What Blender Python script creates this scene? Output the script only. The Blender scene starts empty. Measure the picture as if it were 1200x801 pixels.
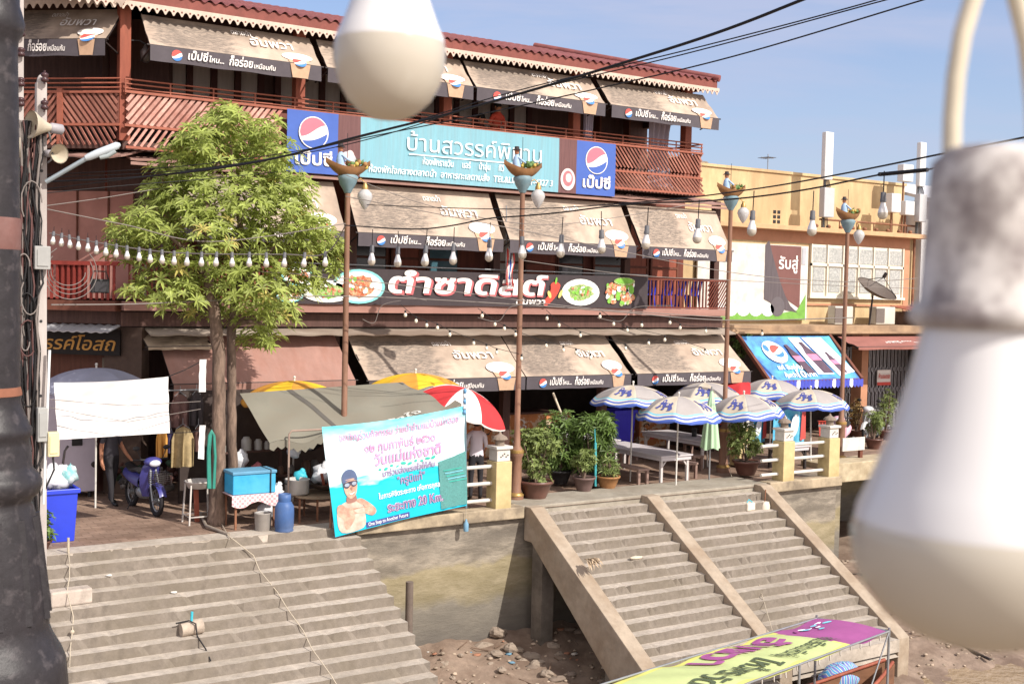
import bpy, bmesh, math, random
from mathutils import Vector, Matrix
from mathutils.geometry import tessellate_polygon
random.seed(7)
PI = math.pi
R = math.radians
sc = bpy.context.scene
col = sc.collection

# ------------------------------------------------------------------ camera
EYE = Vector((0, 0, 4.3))
YAW, PITCH, ROLL, FPX = R(33.17), R(-2.45), R(1.27), 1400.0
_f = Vector((math.sin(YAW) * math.cos(PITCH), math.cos(YAW) * math.cos(PITCH), math.sin(PITCH)))
_r = _f.cross(Vector((0, 0, 1))).normalized()
_u = _r.cross(_f)
RT = math.cos(ROLL) * _r + math.sin(ROLL) * _u
UP = -math.sin(ROLL) * _r + math.cos(ROLL) * _u
FW = _f
cam = bpy.data.cameras.new('camera')
camo = bpy.data.objects.new('camera', cam)
col.objects.link(camo)
_m = Matrix((RT, UP, -FW)).transposed().to_4x4()
_m.translation = EYE
camo.matrix_world = _m
cam.sensor_width = 36
cam.lens = 36 * FPX / 1200
cam.clip_start = 0.05
cam.clip_end = 2000
cam.dof.use_dof = True
cam.dof.focus_distance = 24
cam.dof.aperture_fstop = 15
sc.camera = camo

# ------------------------------------------------------------------ light
SUN_EL, SUN_AZ = R(40), R(161)          # azimuth clockwise from +Y
sdir = Vector((math.sin(SUN_AZ) * math.cos(SUN_EL), math.cos(SUN_AZ) * math.cos(SUN_EL), math.sin(SUN_EL)))
sun = bpy.data.lights.new('sun', 'SUN')
sun.energy = 3.3
sun.angle = R(0.5)
sun.color = (1.0, 0.94, 0.85)
suno = bpy.data.objects.new('sun', sun)
col.objects.link(suno)
suno.location = (10, -10, 40)
suno.rotation_euler = sdir.to_track_quat('Z', 'Y').to_euler()

world = bpy.data.worlds.new('World')
sc.world = world
world.use_nodes = True
wn = world.node_tree
wn.nodes.clear()
wo = wn.nodes.new('ShaderNodeOutputWorld')
bg = wn.nodes.new('ShaderNodeBackground')
sky = wn.nodes.new('ShaderNodeTexSky')
sky.sky_type = 'NISHITA'
sky.sun_disc = False
sky.sun_elevation = SUN_EL
sky.sun_rotation = SUN_AZ
sky.air_density = 1.1
sky.dust_density = 0.9
sky.ozone_density = 4.0
bg.inputs[1].default_value = 0.15
# thin streaky clouds in the sky itself
tc = wn.nodes.new('ShaderNodeTexCoord')
mp = wn.nodes.new('ShaderNodeMapping')
mp.inputs['Rotation'].default_value = (0, R(8), R(20))
mp.inputs['Scale'].default_value = (1.0, 1.0, 5.5)
nz = wn.nodes.new('ShaderNodeTexNoise')
nz.inputs['Scale'].default_value = 2.6
nz.inputs['Detail'].default_value = 7
nz.inputs['Roughness'].default_value = 0.55
nz.inputs['Distortion'].default_value = 0.6
rp = wn.nodes.new('ShaderNodeValToRGB')
rp.color_ramp.elements[0].position = 0.43
rp.color_ramp.elements[0].color = (0.0, 0.0, 0.0, 1)
rp.color_ramp.elements[1].position = 0.66
rp.color_ramp.elements[1].color = (0.68, 0.68, 0.68, 1)
mx = wn.nodes.new('ShaderNodeMixRGB')
mx.inputs[2].default_value = (3.9, 4.0, 4.9, 1)
L = wn.links.new
L(tc.outputs['Generated'], mp.inputs[0])
L(mp.outputs[0], nz.inputs['Vector'])
L(nz.outputs['Fac'], rp.inputs[0])
L(rp.outputs[0], mx.inputs[0])
L(sky.outputs[0], mx.inputs[1])
tn = wn.nodes.new('ShaderNodeMixRGB'); tn.blend_type = 'MULTIPLY'; tn.inputs[0].default_value = 1; tn.inputs[2].default_value = (0.50, 0.54, 0.62, 1)   # milky violet air
L(mx.outputs[0], tn.inputs[1])
# pale haze low over the horizon
hz_s = wn.nodes.new('ShaderNodeSeparateXYZ'); L(tc.outputs['Generated'], hz_s.inputs[0])
hz_r = wn.nodes.new('ShaderNodeMapRange'); hz_r.inputs[1].default_value = 0.02; hz_r.inputs[2].default_value = 0.34; hz_r.inputs[3].default_value = 0.62; hz_r.inputs[4].default_value = 0.10
L(hz_s.outputs[2], hz_r.inputs[0])
hz_m = wn.nodes.new('ShaderNodeMixRGB'); hz_m.inputs[2].default_value = (2.25, 2.3, 2.75, 1)
L(hz_r.outputs[0], hz_m.inputs[0]); L(tn.outputs[0], hz_m.inputs[1])
# added fill light: a bright unseen area of sky behind the viewer
sx_ = wn.nodes.new('ShaderNodeSeparateXYZ'); L(tc.outputs['Generated'], sx_.inputs[0])
bk_m = wn.nodes.new('ShaderNodeMapRange'); bk_m.interpolation_type = 'SMOOTHSTEP'
bk_m.inputs[1].default_value = 0.30; bk_m.inputs[2].default_value = -0.45; bk_m.inputs[3].default_value = 0; bk_m.inputs[4].default_value = 0.8
L(sx_.outputs[1], bk_m.inputs[0])
fill_sky = wn.nodes.new('ShaderNodeMixRGB'); fill_sky.inputs[2].default_value = (6.2, 5.6, 5.3, 1)
L(bk_m.outputs[0], fill_sky.inputs[0]); L(hz_m.outputs[0], fill_sky.inputs[1])
L(fill_sky.outputs[0], bg.inputs[0])
L(bg.outputs[0], wo.inputs[0])

sc.view_settings.view_transform = 'Standard'
sc.view_settings.look = 'None'
sc.view_settings.gamma = 1
sc.view_settings.exposure = 0.86
sc.cycles.max_bounces = 6

# ------------------------------------------------------------------ helpers
def ray(x, y):
    return (RT * (x - 600) - UP * (y - 400.5) + FW * FPX) / FPX
def PZ(x, y, z=0.0):
    d = ray(x, y); return EYE + d * ((z - EYE.z) / d.z)
def PY(x, y, Y):
    d = ray(x, y); return EYE + d * (Y / d.y)
def PX(x, y, X):
    d = ray(x, y); return EYE + d * (X / d.x)
def PD(x, y, D):
    return EYE + ray(x, y) * D
V = Vector

def s2l(c):
    c = c / 255.0
    return c / 12.92 if c <= 0.04045 else ((c + 0.055) / 1.055) ** 2.4
def S(r, g, b):
    return (s2l(r), s2l(g), s2l(b))

MATS = {}
def mat(name, rgb, rough=0.75, var=0.18, scale=5.0, metal=0.0, bump=0.0, rgb2=None, amt2=0.5, scale2=1.3,
        stretch=(1, 1, 1), island=0.0, trans=0.0, spec=0.3, thr=(0.42, 0.62)):
    if name in MATS:
        return MATS[name]
    m = bpy.data.materials.new(name)
    MATS[name] = m
    m.use_nodes = True
    nt = m.node_tree
    b = nt.nodes['Principled BSDF']
    out = nt.nodes['Material Output']
    lk = nt.links.new
    c = S(*rgb)
    t = nt.nodes.new('ShaderNodeTexCoord')
    mpg = nt.nodes.new('ShaderNodeMapping')
    mpg.inputs['Scale'].default_value = stretch
    lk(t.outputs['Object'], mpg.inputs[0])
    n = nt.nodes.new('ShaderNodeTexNoise')
    n.inputs['Scale'].default_value = scale
    n.inputs['Detail'].default_value = 6
    n.inputs['Roughness'].default_value = 0.65
    lk(mpg.outputs[0], n.inputs['Vector'])
    r = nt.nodes.new('ShaderNodeValToRGB')
    r.color_ramp.elements[0].position = 0.3
    r.color_ramp.elements[1].position = 0.72
    r.color_ramp.elements[0].color = tuple(max(0, x * (1 - var)) for x in c) + (1,)
    r.color_ramp.elements[1].color = tuple(min(1, x * (1 + var * 0.8)) for x in c) + (1,)
    lk(n.outputs['Fac'], r.inputs[0])
    cur = r.outputs[0]
    if rgb2:
        n2 = nt.nodes.new('ShaderNodeTexNoise')
        n2.inputs['Scale'].default_value = scale2
        n2.inputs['Detail'].default_value = 8
        n2.inputs['Roughness'].default_value = 0.6
        lk(mpg.outputs[0], n2.inputs['Vector'])
        r2 = nt.nodes.new('ShaderNodeMapRange')
        r2.inputs['From Min'].default_value = thr[0]
        r2.inputs['From Max'].default_value = thr[1]
        r2.inputs['To Max'].default_value = amt2
        lk(n2.outputs['Fac'], r2.inputs[0])
        x = nt.nodes.new('ShaderNodeMixRGB')
        x.inputs[2].default_value = S(*rgb2) + (1,)
        lk(r2.outputs[0], x.inputs[0]); lk(cur, x.inputs[1])
        cur = x.outputs[0]
    if island:
        g = nt.nodes.new('ShaderNodeNewGeometry')
        h = nt.nodes.new('ShaderNodeHueSaturation')
        a = nt.nodes.new('ShaderNodeMapRange')
        a.inputs['To Min'].default_value = 1 - island
        a.inputs['To Max'].default_value = 1 + island
        lk(g.outputs['Random Per Island'], a.inputs[0])
        lk(a.outputs[0], h.inputs['Value'])
        lk(cur, h.inputs['Color'])
        cur = h.outputs[0]
    lk(cur, b.inputs['Base Color'])
    b.inputs['Roughness'].default_value = rough
    b.inputs['Metallic'].default_value = metal
    b.inputs['Specular IOR Level'].default_value = spec
    if bump:
        bp = nt.nodes.new('ShaderNodeBump')
        bp.inputs['Strength'].default_value = bump
        bp.inputs['Distance'].default_value = 0.02
        lk(n.outputs['Fac'], bp.inputs['Height'])
        lk(bp.outputs[0], b.inputs['Normal'])
    if trans:
        tr = nt.nodes.new('ShaderNodeBsdfTranslucent')
        lk(cur, tr.inputs[0])
        ms = nt.nodes.new('ShaderNodeMixShader')
        ms.inputs[0].default_value = trans
        lk(b.outputs[0], ms.inputs[1]); lk(tr.outputs[0], ms.inputs[2])
        lk(ms.outputs[0], out.inputs[0])
    return m

_glyphs = {}
def glyphs(txt, bold=0.0, shear=0.0):
    """Outline triangles of a line of text: list of (verts2d, tris), and its width; em height 1."""
    key = (txt, bold, shear)
    if key in _glyphs:
        return _glyphs[key]
    cu = bpy.data.curves.new('lettering', 'FONT')
    cu.body = txt; cu.size = 1; cu.shear = shear
    o = bpy.data.objects.new('lettering', cu)
    col.objects.link(o)
    dg = bpy.context.evaluated_depsgraph_get()
    c2 = o.to_curve(dg)
    loops = []; kinds = []
    for sp in c2.splines:
        pts = []
        if sp.type == 'BEZIER':
            bp = sp.bezier_points
            n = len(bp)
            for i in range(n):
                a, b = bp[i], bp[(i + 1) % n]
                p0, p1, p2, p3 = a.co, a.handle_right, b.handle_left, b.co
                st = (p1 - p0).length < 1e-6 and (p3 - p2).length < 1e-6
                ln = (p3 - p0).cross(p1 - p0).length + (p3 - p0).cross(p2 - p0).length
                k = 1 if (st or ln < 1e-5) else 3
                for q in range(k):
                    t = q / k; s = 1 - t
                    p = p0 * s**3 + p1 * 3*s*s*t + p2 * 3*s*t*t + p3 * t**3
                    pts.append((p.x, p.y))
        else:
            pts = [(p.co.x, p.co.y) for p in sp.points]
        cl = []
        for p in pts:
            if not cl or (abs(p[0]-cl[-1][0]) + abs(p[1]-cl[-1][1])) > 1e-4:
                cl.append(p)
        if len(cl) > 2:
            loops.append(cl); kinds.append(ord(txt[min(sp.character_index, len(txt)-1)]) < 256)
    o.to_curve_clear()
    bpy.data.objects.remove(o); bpy.data.curves.remove(cu)
    def area(l):
        return 0.5 * sum(l[i][0]*l[(i+1) % len(l)][1] - l[(i+1) % len(l)][0]*l[i][1] for i in range(len(l)))
    ars = [area(l) for l in loops]
    if not loops:
        _glyphs[key] = ([], 1.0); return _glyphs[key]
    sgs = {}
    for k in (True, False):
        c = [a for a, q in zip(ars, kinds) if q == k]
        sgs[k] = (1 if max(c, key=abs) > 0 else -1) if c else 1
    sgn = [sgs[k] for k in kinds]
    def off(l, sg):
        if not bold: return l
        n = len(l); out = []
        for i in range(n):
            a, b, c = l[i-1], l[i], l[(i+1) % n]
            d1 = V((b[0]-a[0], b[1]-a[1])).normalized(); d2 = V((c[0]-b[0], c[1]-b[1])).normalized()
            t = d1 + d2
            if t.length < 1e-6: t = d1
            t.normalize()
            out.append((b[0] + t.y * bold * sg, b[1] - t.x * bold * sg))
        return out
    loops = [off(l, q) for l, q in zip(loops, sgn)]
    def inside(p, l):
        r_ = False
        for i in range(len(l)):
            a, b = l[i], l[i-1]
            if (a[1] > p[1]) != (b[1] > p[1]) and p[0] < (b[0]-a[0])*(p[1]-a[1])/(b[1]-a[1]) + a[0]:
                r_ = not r_
        return r_
    res = []
    for i, l in enumerate(loops):
        sg = sgn[i]
        if ars[i] * sg <= 0: continue
        holes = [h for j, h in enumerate(loops) if ars[j] * sg < 0 and inside(h[0], l) and abs(ars[j]) < abs(ars[i])]
        polys = [l] + holes
        try:
            tris = tessellate_polygon([[V((x, y, 0)) for x, y in p] for p in polys])
        except Exception:
            continue
        vs = [q for p in polys for q in p]
        res.append((vs, [tuple(t) for t in tris]))
    xs = [q[0] for vs, _ in res for q in vs]
    x0, x1 = min(xs), max(xs)
    res = [([(a - x0, b) for a, b in vs], t) for vs, t in res]
    _glyphs[key] = (res, x1 - x0)
    return _glyphs[key]

OFFS = {}
class MB:
    """Collects shapes, in world coordinates, and links them as one mesh object."""
    def __init__(self, T=None):
        self.v = []; self.f = []; self.m = []; self.s = []; self.uv = []; self.T = T
    def add(self, vs, fs, m=0, smooth=False, uv=None):
        b = len(self.v)
        if self.T is not None:
            vs = [self.T @ V(p) for p in vs]
        self.v += [tuple(p) for p in vs]
        for f in fs:
            self.f.append(tuple(b + i for i in f)); self.m.append(m); self.s.append(smooth)
            self.uv.append([uv[i] for i in f] if uv else [(0.0, 0.0)] * len(f))
        return self
    def bb(self, x0, x1, y0, y1, z0, z1, m=0):
        vs = [(x, y, z) for x in (x0, x1) for y in (y0, y1) for z in (z0, z1)]
        return self.add(vs, [(0, 1, 3, 2), (4, 6, 7, 5), (0, 4, 5, 1), (2, 3, 7, 6), (0, 2, 6, 4), (1, 5, 7, 3)], m)
    def box(self, c, s, rz=0, m=0, rot=None):
        M = rot or Matrix.Rotation(rz, 3, 'Z')
        vs = [V(c) + M @ V((x*s[0]/2, y*s[1]/2, z*s[2]/2)) for x in (-1, 1) for y in (-1, 1) for z in (-1, 1)]
        return self.add(vs, [(0, 1, 3, 2), (4, 6, 7, 5), (0, 4, 5, 1), (2, 3, 7, 6), (0, 2, 6, 4), (1, 5, 7, 3)], m)
    def frame(self, d):
        d = V(d).normalized()
        a = V((0, 0, 1)) if abs(d.z) < 0.9 else V((0, 1, 0))
        x = d.cross(a).normalized(); y = x.cross(d)
        return x, y, d
    def bar(self, p0, p1, w, h, m=0):
        p0, p1 = V(p0), V(p1)
        x, y, d = self.frame(p1 - p0)
        vs = [p + x * (a*w/2) + y * (b*h/2) for p in (p0, p1) for a, b in ((-1, -1), (1, -1), (1, 1), (-1, 1))]
        return self.add(vs, [(3, 2, 1, 0), (4, 5, 6, 7), (0, 1, 5, 4), (1, 2, 6, 5), (2, 3, 7, 6), (3, 0, 4, 7)], m)
    def cyl(self, p0, p1, r0, r1=None, n=10, m=0, cap=True):
        p0, p1 = V(p0), V(p1); r1 = r0 if r1 is None else r1
        x, y, d = self.frame(p1 - p0)
        vs = [p + (x*math.cos(2*PI*i/n) + y*math.sin(2*PI*i/n))*r for p, r in ((p0, r0), (p1, r1)) for i in range(n)]
        self.add(vs, [(i, (i+1) % n, n+(i+1) % n, n+i) for i in range(n)], m, True)
        if cap:
            self.add(vs[:n], [tuple(range(n-1, -1, -1))], m); self.add(vs[n:], [tuple(range(n))], m)
        return self
    def tube(self, pts, r, n=6, m=0, closed=False):
        pts = [V(p) for p in pts]; k = len(pts)
        rr = r if isinstance(r, (list, tuple)) else [r]*k
        vs = []
        x = None
        for i, p in enumerate(pts):
            d = (pts[(i+1) % k] - pts[i-1]) if closed else (pts[min(i+1, k-1)] - pts[max(i-1, 0)])
            if d.length < 1e-9: d = V((0, 0, 1))
            d.normalize()
            if x is None:
                x = self.frame(d)[0]
            x = (x - d * x.dot(d))
            x = x.normalized() if x.length > 1e-6 else self.frame(d)[0]
            y = d.cross(x)
            vs += [p + (x*math.cos(2*PI*j/n) + y*math.sin(2*PI*j/n))*rr[i] for j in range(n)]
        fs = []
        for i in range(k if closed else k-1):
            a, b = i*n, ((i+1) % k)*n
            fs += [(a+j, a+(j+1) % n, b+(j+1) % n, b+j) for j in range(n)]
        self.add(vs, fs, m, True)
        if not closed:
            self.add(vs[:n], [tuple(range(n-1, -1, -1))], m); self.add(vs[-n:], [tuple(range(n))], m)
        return self
    def lathe(self, c, prof, n=20, m=0, axis=None, smooth=True, cap=True):
        c = V(c)
        x, y, d = (V((1, 0, 0)), V((0, 1, 0)), V((0, 0, 1))) if axis is None else self.frame(axis)
        vs = []
        for r, z in prof:
            vs += [c + d*z + (x*math.cos(2*PI*i/n) + y*math.sin(2*PI*i/n))*r for i in range(n)]
        fs = [(k*n+i, k*n+(i+1) % n, (k+1)*n+(i+1) % n, (k+1)*n+i) for k in range(len(prof)-1) for i in range(n)]
        self.add(vs, fs, m, smooth)
        if cap:
            if prof[0][0] > 1e-4: self.add(vs[:n], [tuple(range(n-1, -1, -1))], m)
            if prof[-1][0] > 1e-4: self.add(vs[-n:], [tuple(range(n))], m)
        return self
    def ball(self, c, r, m=0, nu=12, nv=8, jit=0.0, rot=None):
        r = (r, r, r) if not isinstance(r, (tuple, list)) else r
        vs = []
        for j in range(nv+1):
            t = PI*j/nv
            for i in range(nu):
                a = 2*PI*i/nu; k = 1 + random.uniform(-jit, jit)
                p = V((r[0]*math.sin(t)*math.cos(a)*k, r[1]*math.sin(t)*math.sin(a)*k, r[2]*math.cos(t)*k))
                vs.append(V(c) + (rot @ p if rot else p))
        fs = [(j*nu+i, (j+1)*nu+i, (j+1)*nu+(i+1) % nu, j*nu+(i+1) % nu) for j in range(nv) for i in range(nu)]
        return self.add(vs, fs, m, True)
    def grid(self, fn, nu, nv, m=0, smooth=True, thick=0.0):
        vs = []; uv = []
        for j in range(nv+1):
            for i in range(nu+1):
                vs.append(V(fn(i/nu, j/nv))); uv.append((i/nu, j/nv))
        fs = [(j*(nu+1)+i, j*(nu+1)+i+1, (j+1)*(nu+1)+i+1, (j+1)*(nu+1)+i) for j in range(nv) for i in range(nu)]
        self.add(vs, fs, m, smooth, uv)
        if thick:
            w = nu+1
            nr = []
            for j in range(nv+1):
                for i in range(w):
                    a = vs[j*w+min(i+1, nu)] - vs[j*w+max(i-1, 0)]; b = vs[min(j+1, nv)*w+i] - vs[max(j-1, 0)*w+i]
                    q = a.cross(b); nr.append(q.normalized() if q.length > 1e-12 else V((0, 0, 1)))
            v2 = [p - q*thick for p, q in zip(vs, nr)]
            self.add(v2, [tuple(reversed(f)) for f in fs], m, smooth, uv)
            edge = [i for i in range(w)] + [j*w+nu for j in range(1, nv+1)] + [nv*w+i for i in range(nu-1, -1, -1)] + [j*w for j in range(nv-1, 0, -1)]
            k = len(edge)
            self.add([vs[e] for e in edge] + [v2[e] for e in edge], [(i, k+i, k+(i+1) % k, (i+1) % k) for i in range(k)], m)
        return self
    def poly(self, pts, m=0):
        return self.add(pts, [tuple(range(len(pts)))], m)
    def prism(self, pts, ext, m=0):
        """polygon pts (3d) swept by vector ext"""
        n = len(pts); a = [V(p) for p in pts]; b = [p + V(ext) for p in a]
        return self.add(a + b, [tuple(range(n-1, -1, -1)), tuple(range(n, 2*n))] + [(i, (i+1) % n, n+(i+1) % n, n+i) for i in range(n)], m)
    def text(self, txt, place, x, y, h, m=0, w=None, bold=0.0, shear=0.0, center=False, lift=0.009):
        """txt set on a surface; place(a, b, lift) maps surface metres to the world; h = em height, w = forced width"""
        gl, wid = glyphs(txt, bold, shear)
        sx = (w / wid) if w else h
        x0 = x - (wid*sx/2 if center else 0)
        for k, (vs, ts) in enumerate(gl):
            self.add([place(x0 + a*sx, y + b*h, lift + 0.0012*(k % 3)) for a, b in vs], ts, m)
        return self
    def logo(self, place, cx, cy, r, m=(0, 1, 2), lift=0.0, n=16, ring=None):
        """round emblem: red cap, white wave, blue bowl"""
        if ring is not None:
            self.add([place(cx + 1.07*r*math.cos(2*PI*i/28), cy + 1.07*r*math.sin(2*PI*i/28), lift-0.002) for i in range(28)], [tuple(range(28))], ring)
        def c1(t): return 0.12 + 0.36*t + 0.14*math.sin(2.6*t)
        def c2(t): return min(c1(t) - .03, -0.28 + 0.28*t - 0.20*math.cos(1.6*t))
        for i in range(n):
            a, b = -1 + 2*i/n, -1 + 2*(i+1)/n
            for k, (hi, lo) in enumerate(((lambda t, s: s, lambda t, s: max(-s, min(s, c1(t)))),
                                          (lambda t, s: max(-s, min(s, c1(t))), lambda t, s: max(-s, min(s, c2(t)))),
                                          (lambda t, s: max(-s, min(s, c2(t))), lambda t, s: -s))):
                sa, sb = math.sqrt(max(0, 1-a*a)), math.sqrt(max(0, 1-b*b))
                q = [(a, lo(a, sa)), (b, lo(b, sb)), (b, hi(b, sb)), (a, hi(a, sa))]
                if abs(q[0][1]-q[3][1]) + abs(q[1][1]-q[2][1]) < 1e-4: continue
                self.add([place(cx + x*r, cy + y*r, lift) for x, y in q], [(0, 1, 2, 3)], m[k])
        return self
    def ell(self, place, cx, cy, rx, ry, m=0, lift=0.0, n=24, rot=0.0):
        c, s = math.cos(rot), math.sin(rot)
        return self.add([place(cx + rx*math.cos(2*PI*i/n)*c - ry*math.sin(2*PI*i/n)*s, cy + rx*math.cos(2*PI*i/n)*s + ry*math.sin(2*PI*i/n)*c, lift) for i in range(n)], [tuple(range(n))], m)
    def build(self, name, mats, parent=None, loc=None, bevel=0.0):
        off = OFFS.get(parent.name, V((0, 0, 0))) if parent else (V(loc) if loc is not None else V((0, 0, 0)))
        me = bpy.data.meshes.new(name)
        me.from_pydata([tuple(V(p) - off) for p in self.v], [], self.f)
        if not isinstance(mats, (list, tuple)): mats = [mats]
        for q in mats: me.materials.append(q)
        me.polygons.foreach_set('material_index', self.m)
        me.polygons.foreach_set('use_smooth', self.s)
        if any(u[0] != (0.0, 0.0) or u[1] != (0.0, 0.0) for u in self.uv):
            ul = me.uv_layers.new(name='UVMap')
            ul.data.foreach_set('uv', [c for u in self.uv for p in u for c in p])
        me.update()
        o = bpy.data.objects.new(name, me)
        col.objects.link(o)
        if parent:
            o.parent = parent
            OFFS[o.name] = off
        else:
            o.location = off
            OFFS[o.name] = off
        if bevel:
            bm_ = o.modifiers.new('bevel', 'BEVEL'); bm_.width = bevel; bm_.segments = 2; bm_.limit_method = 'ANGLE'
        return o

def tag(o, label=None, cat=None, group=None, kind=None):
    if label: o['label'] = label
    if cat: o['category'] = cat
    if group: o['group'] = group
    if kind: o['kind'] = kind
    return o
def thing(name, label, cat, loc=(0, 0, 0), group=None):
    o = bpy.data.objects.new(name, None)
    o.empty_display_size = 0.2
    col.objects.link(o)
    o.location = loc
    OFFS[o.name] = V(loc)
    return tag(o, label, cat, group)
def structure(o):
    o['kind'] = 'structure'; return o
def copy_tree(o, loc, rz=0.0, label=None, group=None, sc_=1.0):
    c = o.copy(); col.objects.link(c); c.location = loc; c.rotation_euler = (0, 0, rz); c.scale = (sc_,)*3
    if label: c['label'] = label
    if group: c['group'] = group
    OFFS[c.name] = V(loc)
    for ch in o.children:
        d = ch.copy(); col.objects.link(d); d.parent = c
        for g in ch.children:
            e = g.copy(); col.objects.link(e); e.parent = d
    return c
def hang(p0, p1, sag, n=14):
    p0, p1 = V(p0), V(p1)
    return [p0.lerp(p1, i/n) - V((0, 0, 4*sag*(i/n)*(1-i/n))) for i in range(n+1)]
def flat(o, a, b):
    """surface frame at o with metre axes a, b: place(x, y, lift) lifts towards the viewer side"""
    o, a, b = V(o), V(a).normalized(), V(b).normalized(); n = a.cross(b)
    return lambda x, y, z=0.0: o + a*x + b*y + n*(z + 0.004)
# ------------------------------------------------------------------ materials
concrete = mat('concrete', (150, 143, 131), .9, .2, 7, bump=.35, rgb2=(118, 108, 95), amt2=.55, scale2=.9)
concrete_l = mat('pale_concrete', (178, 164, 138), .9, .16, 6, bump=.3, rgb2=(128, 112, 88), amt2=.6, scale2=2.2)
concrete_d = mat('dark_concrete', (112, 104, 96), .9, .25, 5, bump=.4, rgb2=(70, 64, 58), amt2=.6)
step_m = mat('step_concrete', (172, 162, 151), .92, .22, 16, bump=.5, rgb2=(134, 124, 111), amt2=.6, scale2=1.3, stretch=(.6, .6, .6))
riser_m = mat('shaded_stained_riser', (122, 113, 104), .92, .2, 14, bump=.5, rgb2=(106, 97, 84), amt2=.5, scale2=2.2, stretch=(.7, .4, .6))  # riser shade painted in as a darker colour than the treads, plus stain blotches
ochre = mat('ochre_plaster', (190, 172, 128), .85, .14, 5, bump=.2, rgb2=(150, 132, 92), amt2=.6, scale2=1.6)
white_p = mat('white_paint', (206, 202, 196), .55, .06, 8, rgb2=(150, 140, 126), amt2=.35, scale2=3)
white_cloth = mat('white_cloth', (212, 210, 210), .85, .03, 6)
wood_br = mat('brown_wood', (104, 62, 48), .7, .25, 6, stretch=(1, 1, .2), bump=.2)
wood_dk = mat('dark_wood', (84, 60, 54), .7, .3, 6, stretch=(3, 3, .3), bump=.2)
wood_red = mat('red_brown_wood', (146, 80, 60), .6, .25, 7, stretch=(2, 2, .3), rgb2=(120, 58, 44), amt2=.5)
wood_pink = mat('faded_pink_wood', (166, 112, 98), .8, .28, 8, rgb2=(124, 72, 62), amt2=.7, scale2=2.5)
tile_red = mat('roof_tile', (132, 78, 76), .8, .25, 7, rgb2=(104, 64, 62), amt2=.6, scale2=1.5)
tin = mat('grey_tin', (150, 138, 126), .7, .2, 5, rgb2=(112, 92, 80), amt2=.6, scale2=1.2, stretch=(.4, 1, 1))
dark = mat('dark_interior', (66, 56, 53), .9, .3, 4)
black = mat('black_plastic', (44, 43, 45), .5, .2, 6)
steel = mat('grey_steel', (150, 152, 155), .4, .12, 8, metal=.6)
rust = mat('rusty_steel', (140, 96, 72), .75, .3, 8, rgb2=(96, 66, 52), amt2=.6, scale2=3)
cable_m = mat('black_cable', (26, 24, 26), .6, .1, 5)
cable_g = mat('grey_cable', (120, 112, 108), .7, .1, 5)
rope_m = mat('pale_rope', (176, 164, 146), .9, .2, 40)

def band_material():
    m = mat('tidal_wall', (142, 132, 119), .9, .4, 9, bump=.8, rgb2=(88, 80, 72), amt2=.8, scale2=2.2, stretch=(.5, 1, 1.6))
    nt = m.node_tree; lk = nt.links.new
    b = nt.nodes['Principled BSDF']
    base = b.inputs['Base Color'].links[0].from_socket
    t = nt.nodes.new('ShaderNodeNewGeometry')
    sp = nt.nodes.new('ShaderNodeSeparateXYZ'); lk(t.outputs['Position'], sp.inputs[0])
    n = nt.nodes.new('ShaderNodeTexNoise'); n.inputs['Scale'].default_value = 1.4; n.inputs['Detail'].default_value = 7
    lk(t.outputs['Position'], n.inputs['Vector'])
    ma = nt.nodes.new('ShaderNodeMath'); ma.operation = 'MULTIPLY_ADD'
    lk(n.outputs['Fac'], ma.inputs[0]); ma.inputs[1].default_value = 0.6; lk(sp.outputs['Z'], ma.inputs[2])
    mr = nt.nodes.new('ShaderNodeMapRange'); mr.inputs['From Min'].default_value = -2.2; mr.inputs['From Max'].default_value = 0.2
    lk(ma.outputs[0], mr.inputs[0])
    rp_ = nt.nodes.new('ShaderNodeValToRGB'); e = rp_.color_ramp.elements
    e[0].position = 0.0; e[0].color = (.10, .09, .08, .9)
    e[1].position = 1.0; e[1].color = (.3, .27, .23, .0)
    for p, c in ((.30, (.16, .145, .12, .75)), (.40, (.24, .20, .10, .5)), (.62, (.29, .24, .12, .55)), (.66, (.25, .22, .17, .25)), (.86, (.2, .19, .17, .15))):
        q = e.new(p); q.color = c
    lk(mr.outputs[0], rp_.inputs[0])
    x = nt.nodes.new('ShaderNodeMixRGB'); lk(rp_.outputs['Alpha'], x.inputs[0]); lk(base, x.inputs[1]); lk(rp_.outputs[0], x.inputs[2])
    lk(x.outputs[0], b.inputs['Base Color'])
    return m
tidal = band_material()

def paving_material():
    m = mat('brown_paving', (150, 126, 110), .85, .2, 5, rgb2=(88, 70, 60), amt2=.5, scale2=.9)
    nt = m.node_tree; lk = nt.links.new; b = nt.nodes['Principled BSDF']
    base = b.inputs['Base Color'].links[0].from_socket
    t = nt.nodes.new('ShaderNodeTexCoord')
    br = nt.nodes.new('ShaderNodeTexBrick')
    br.inputs['Scale'].default_value = 1.0
    br.inputs['Brick Width'].default_value = .3; br.inputs['Row Height'].default_value = .15
    br.inputs['Mortar Size'].default_value = .008
    br.inputs['Color1'].default_value = (1, 1, 1, 1); br.inputs['Color2'].default_value = (.72, .68, .66, 1); br.inputs['Mortar'].default_value = (.45, .42, .4, 1)
    lk(t.outputs['Object'], br.inputs['Vector'])
    x = nt.nodes.new('ShaderNodeMixRGB'); x.blend_type = 'MULTIPLY'; x.inputs[0].default_value = .8
    lk(base, x.inputs[1]); lk(br.outputs[0], x.inputs[2]); lk(x.outputs[0], b.inputs['Base Color'])
    return m
paving = paving_material()
mud_m = mat('river_mud', (136, 118, 104), .8, .25, 6, bump=.8, rgb2=(96, 78, 66), amt2=.7, scale2=1.3)

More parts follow.
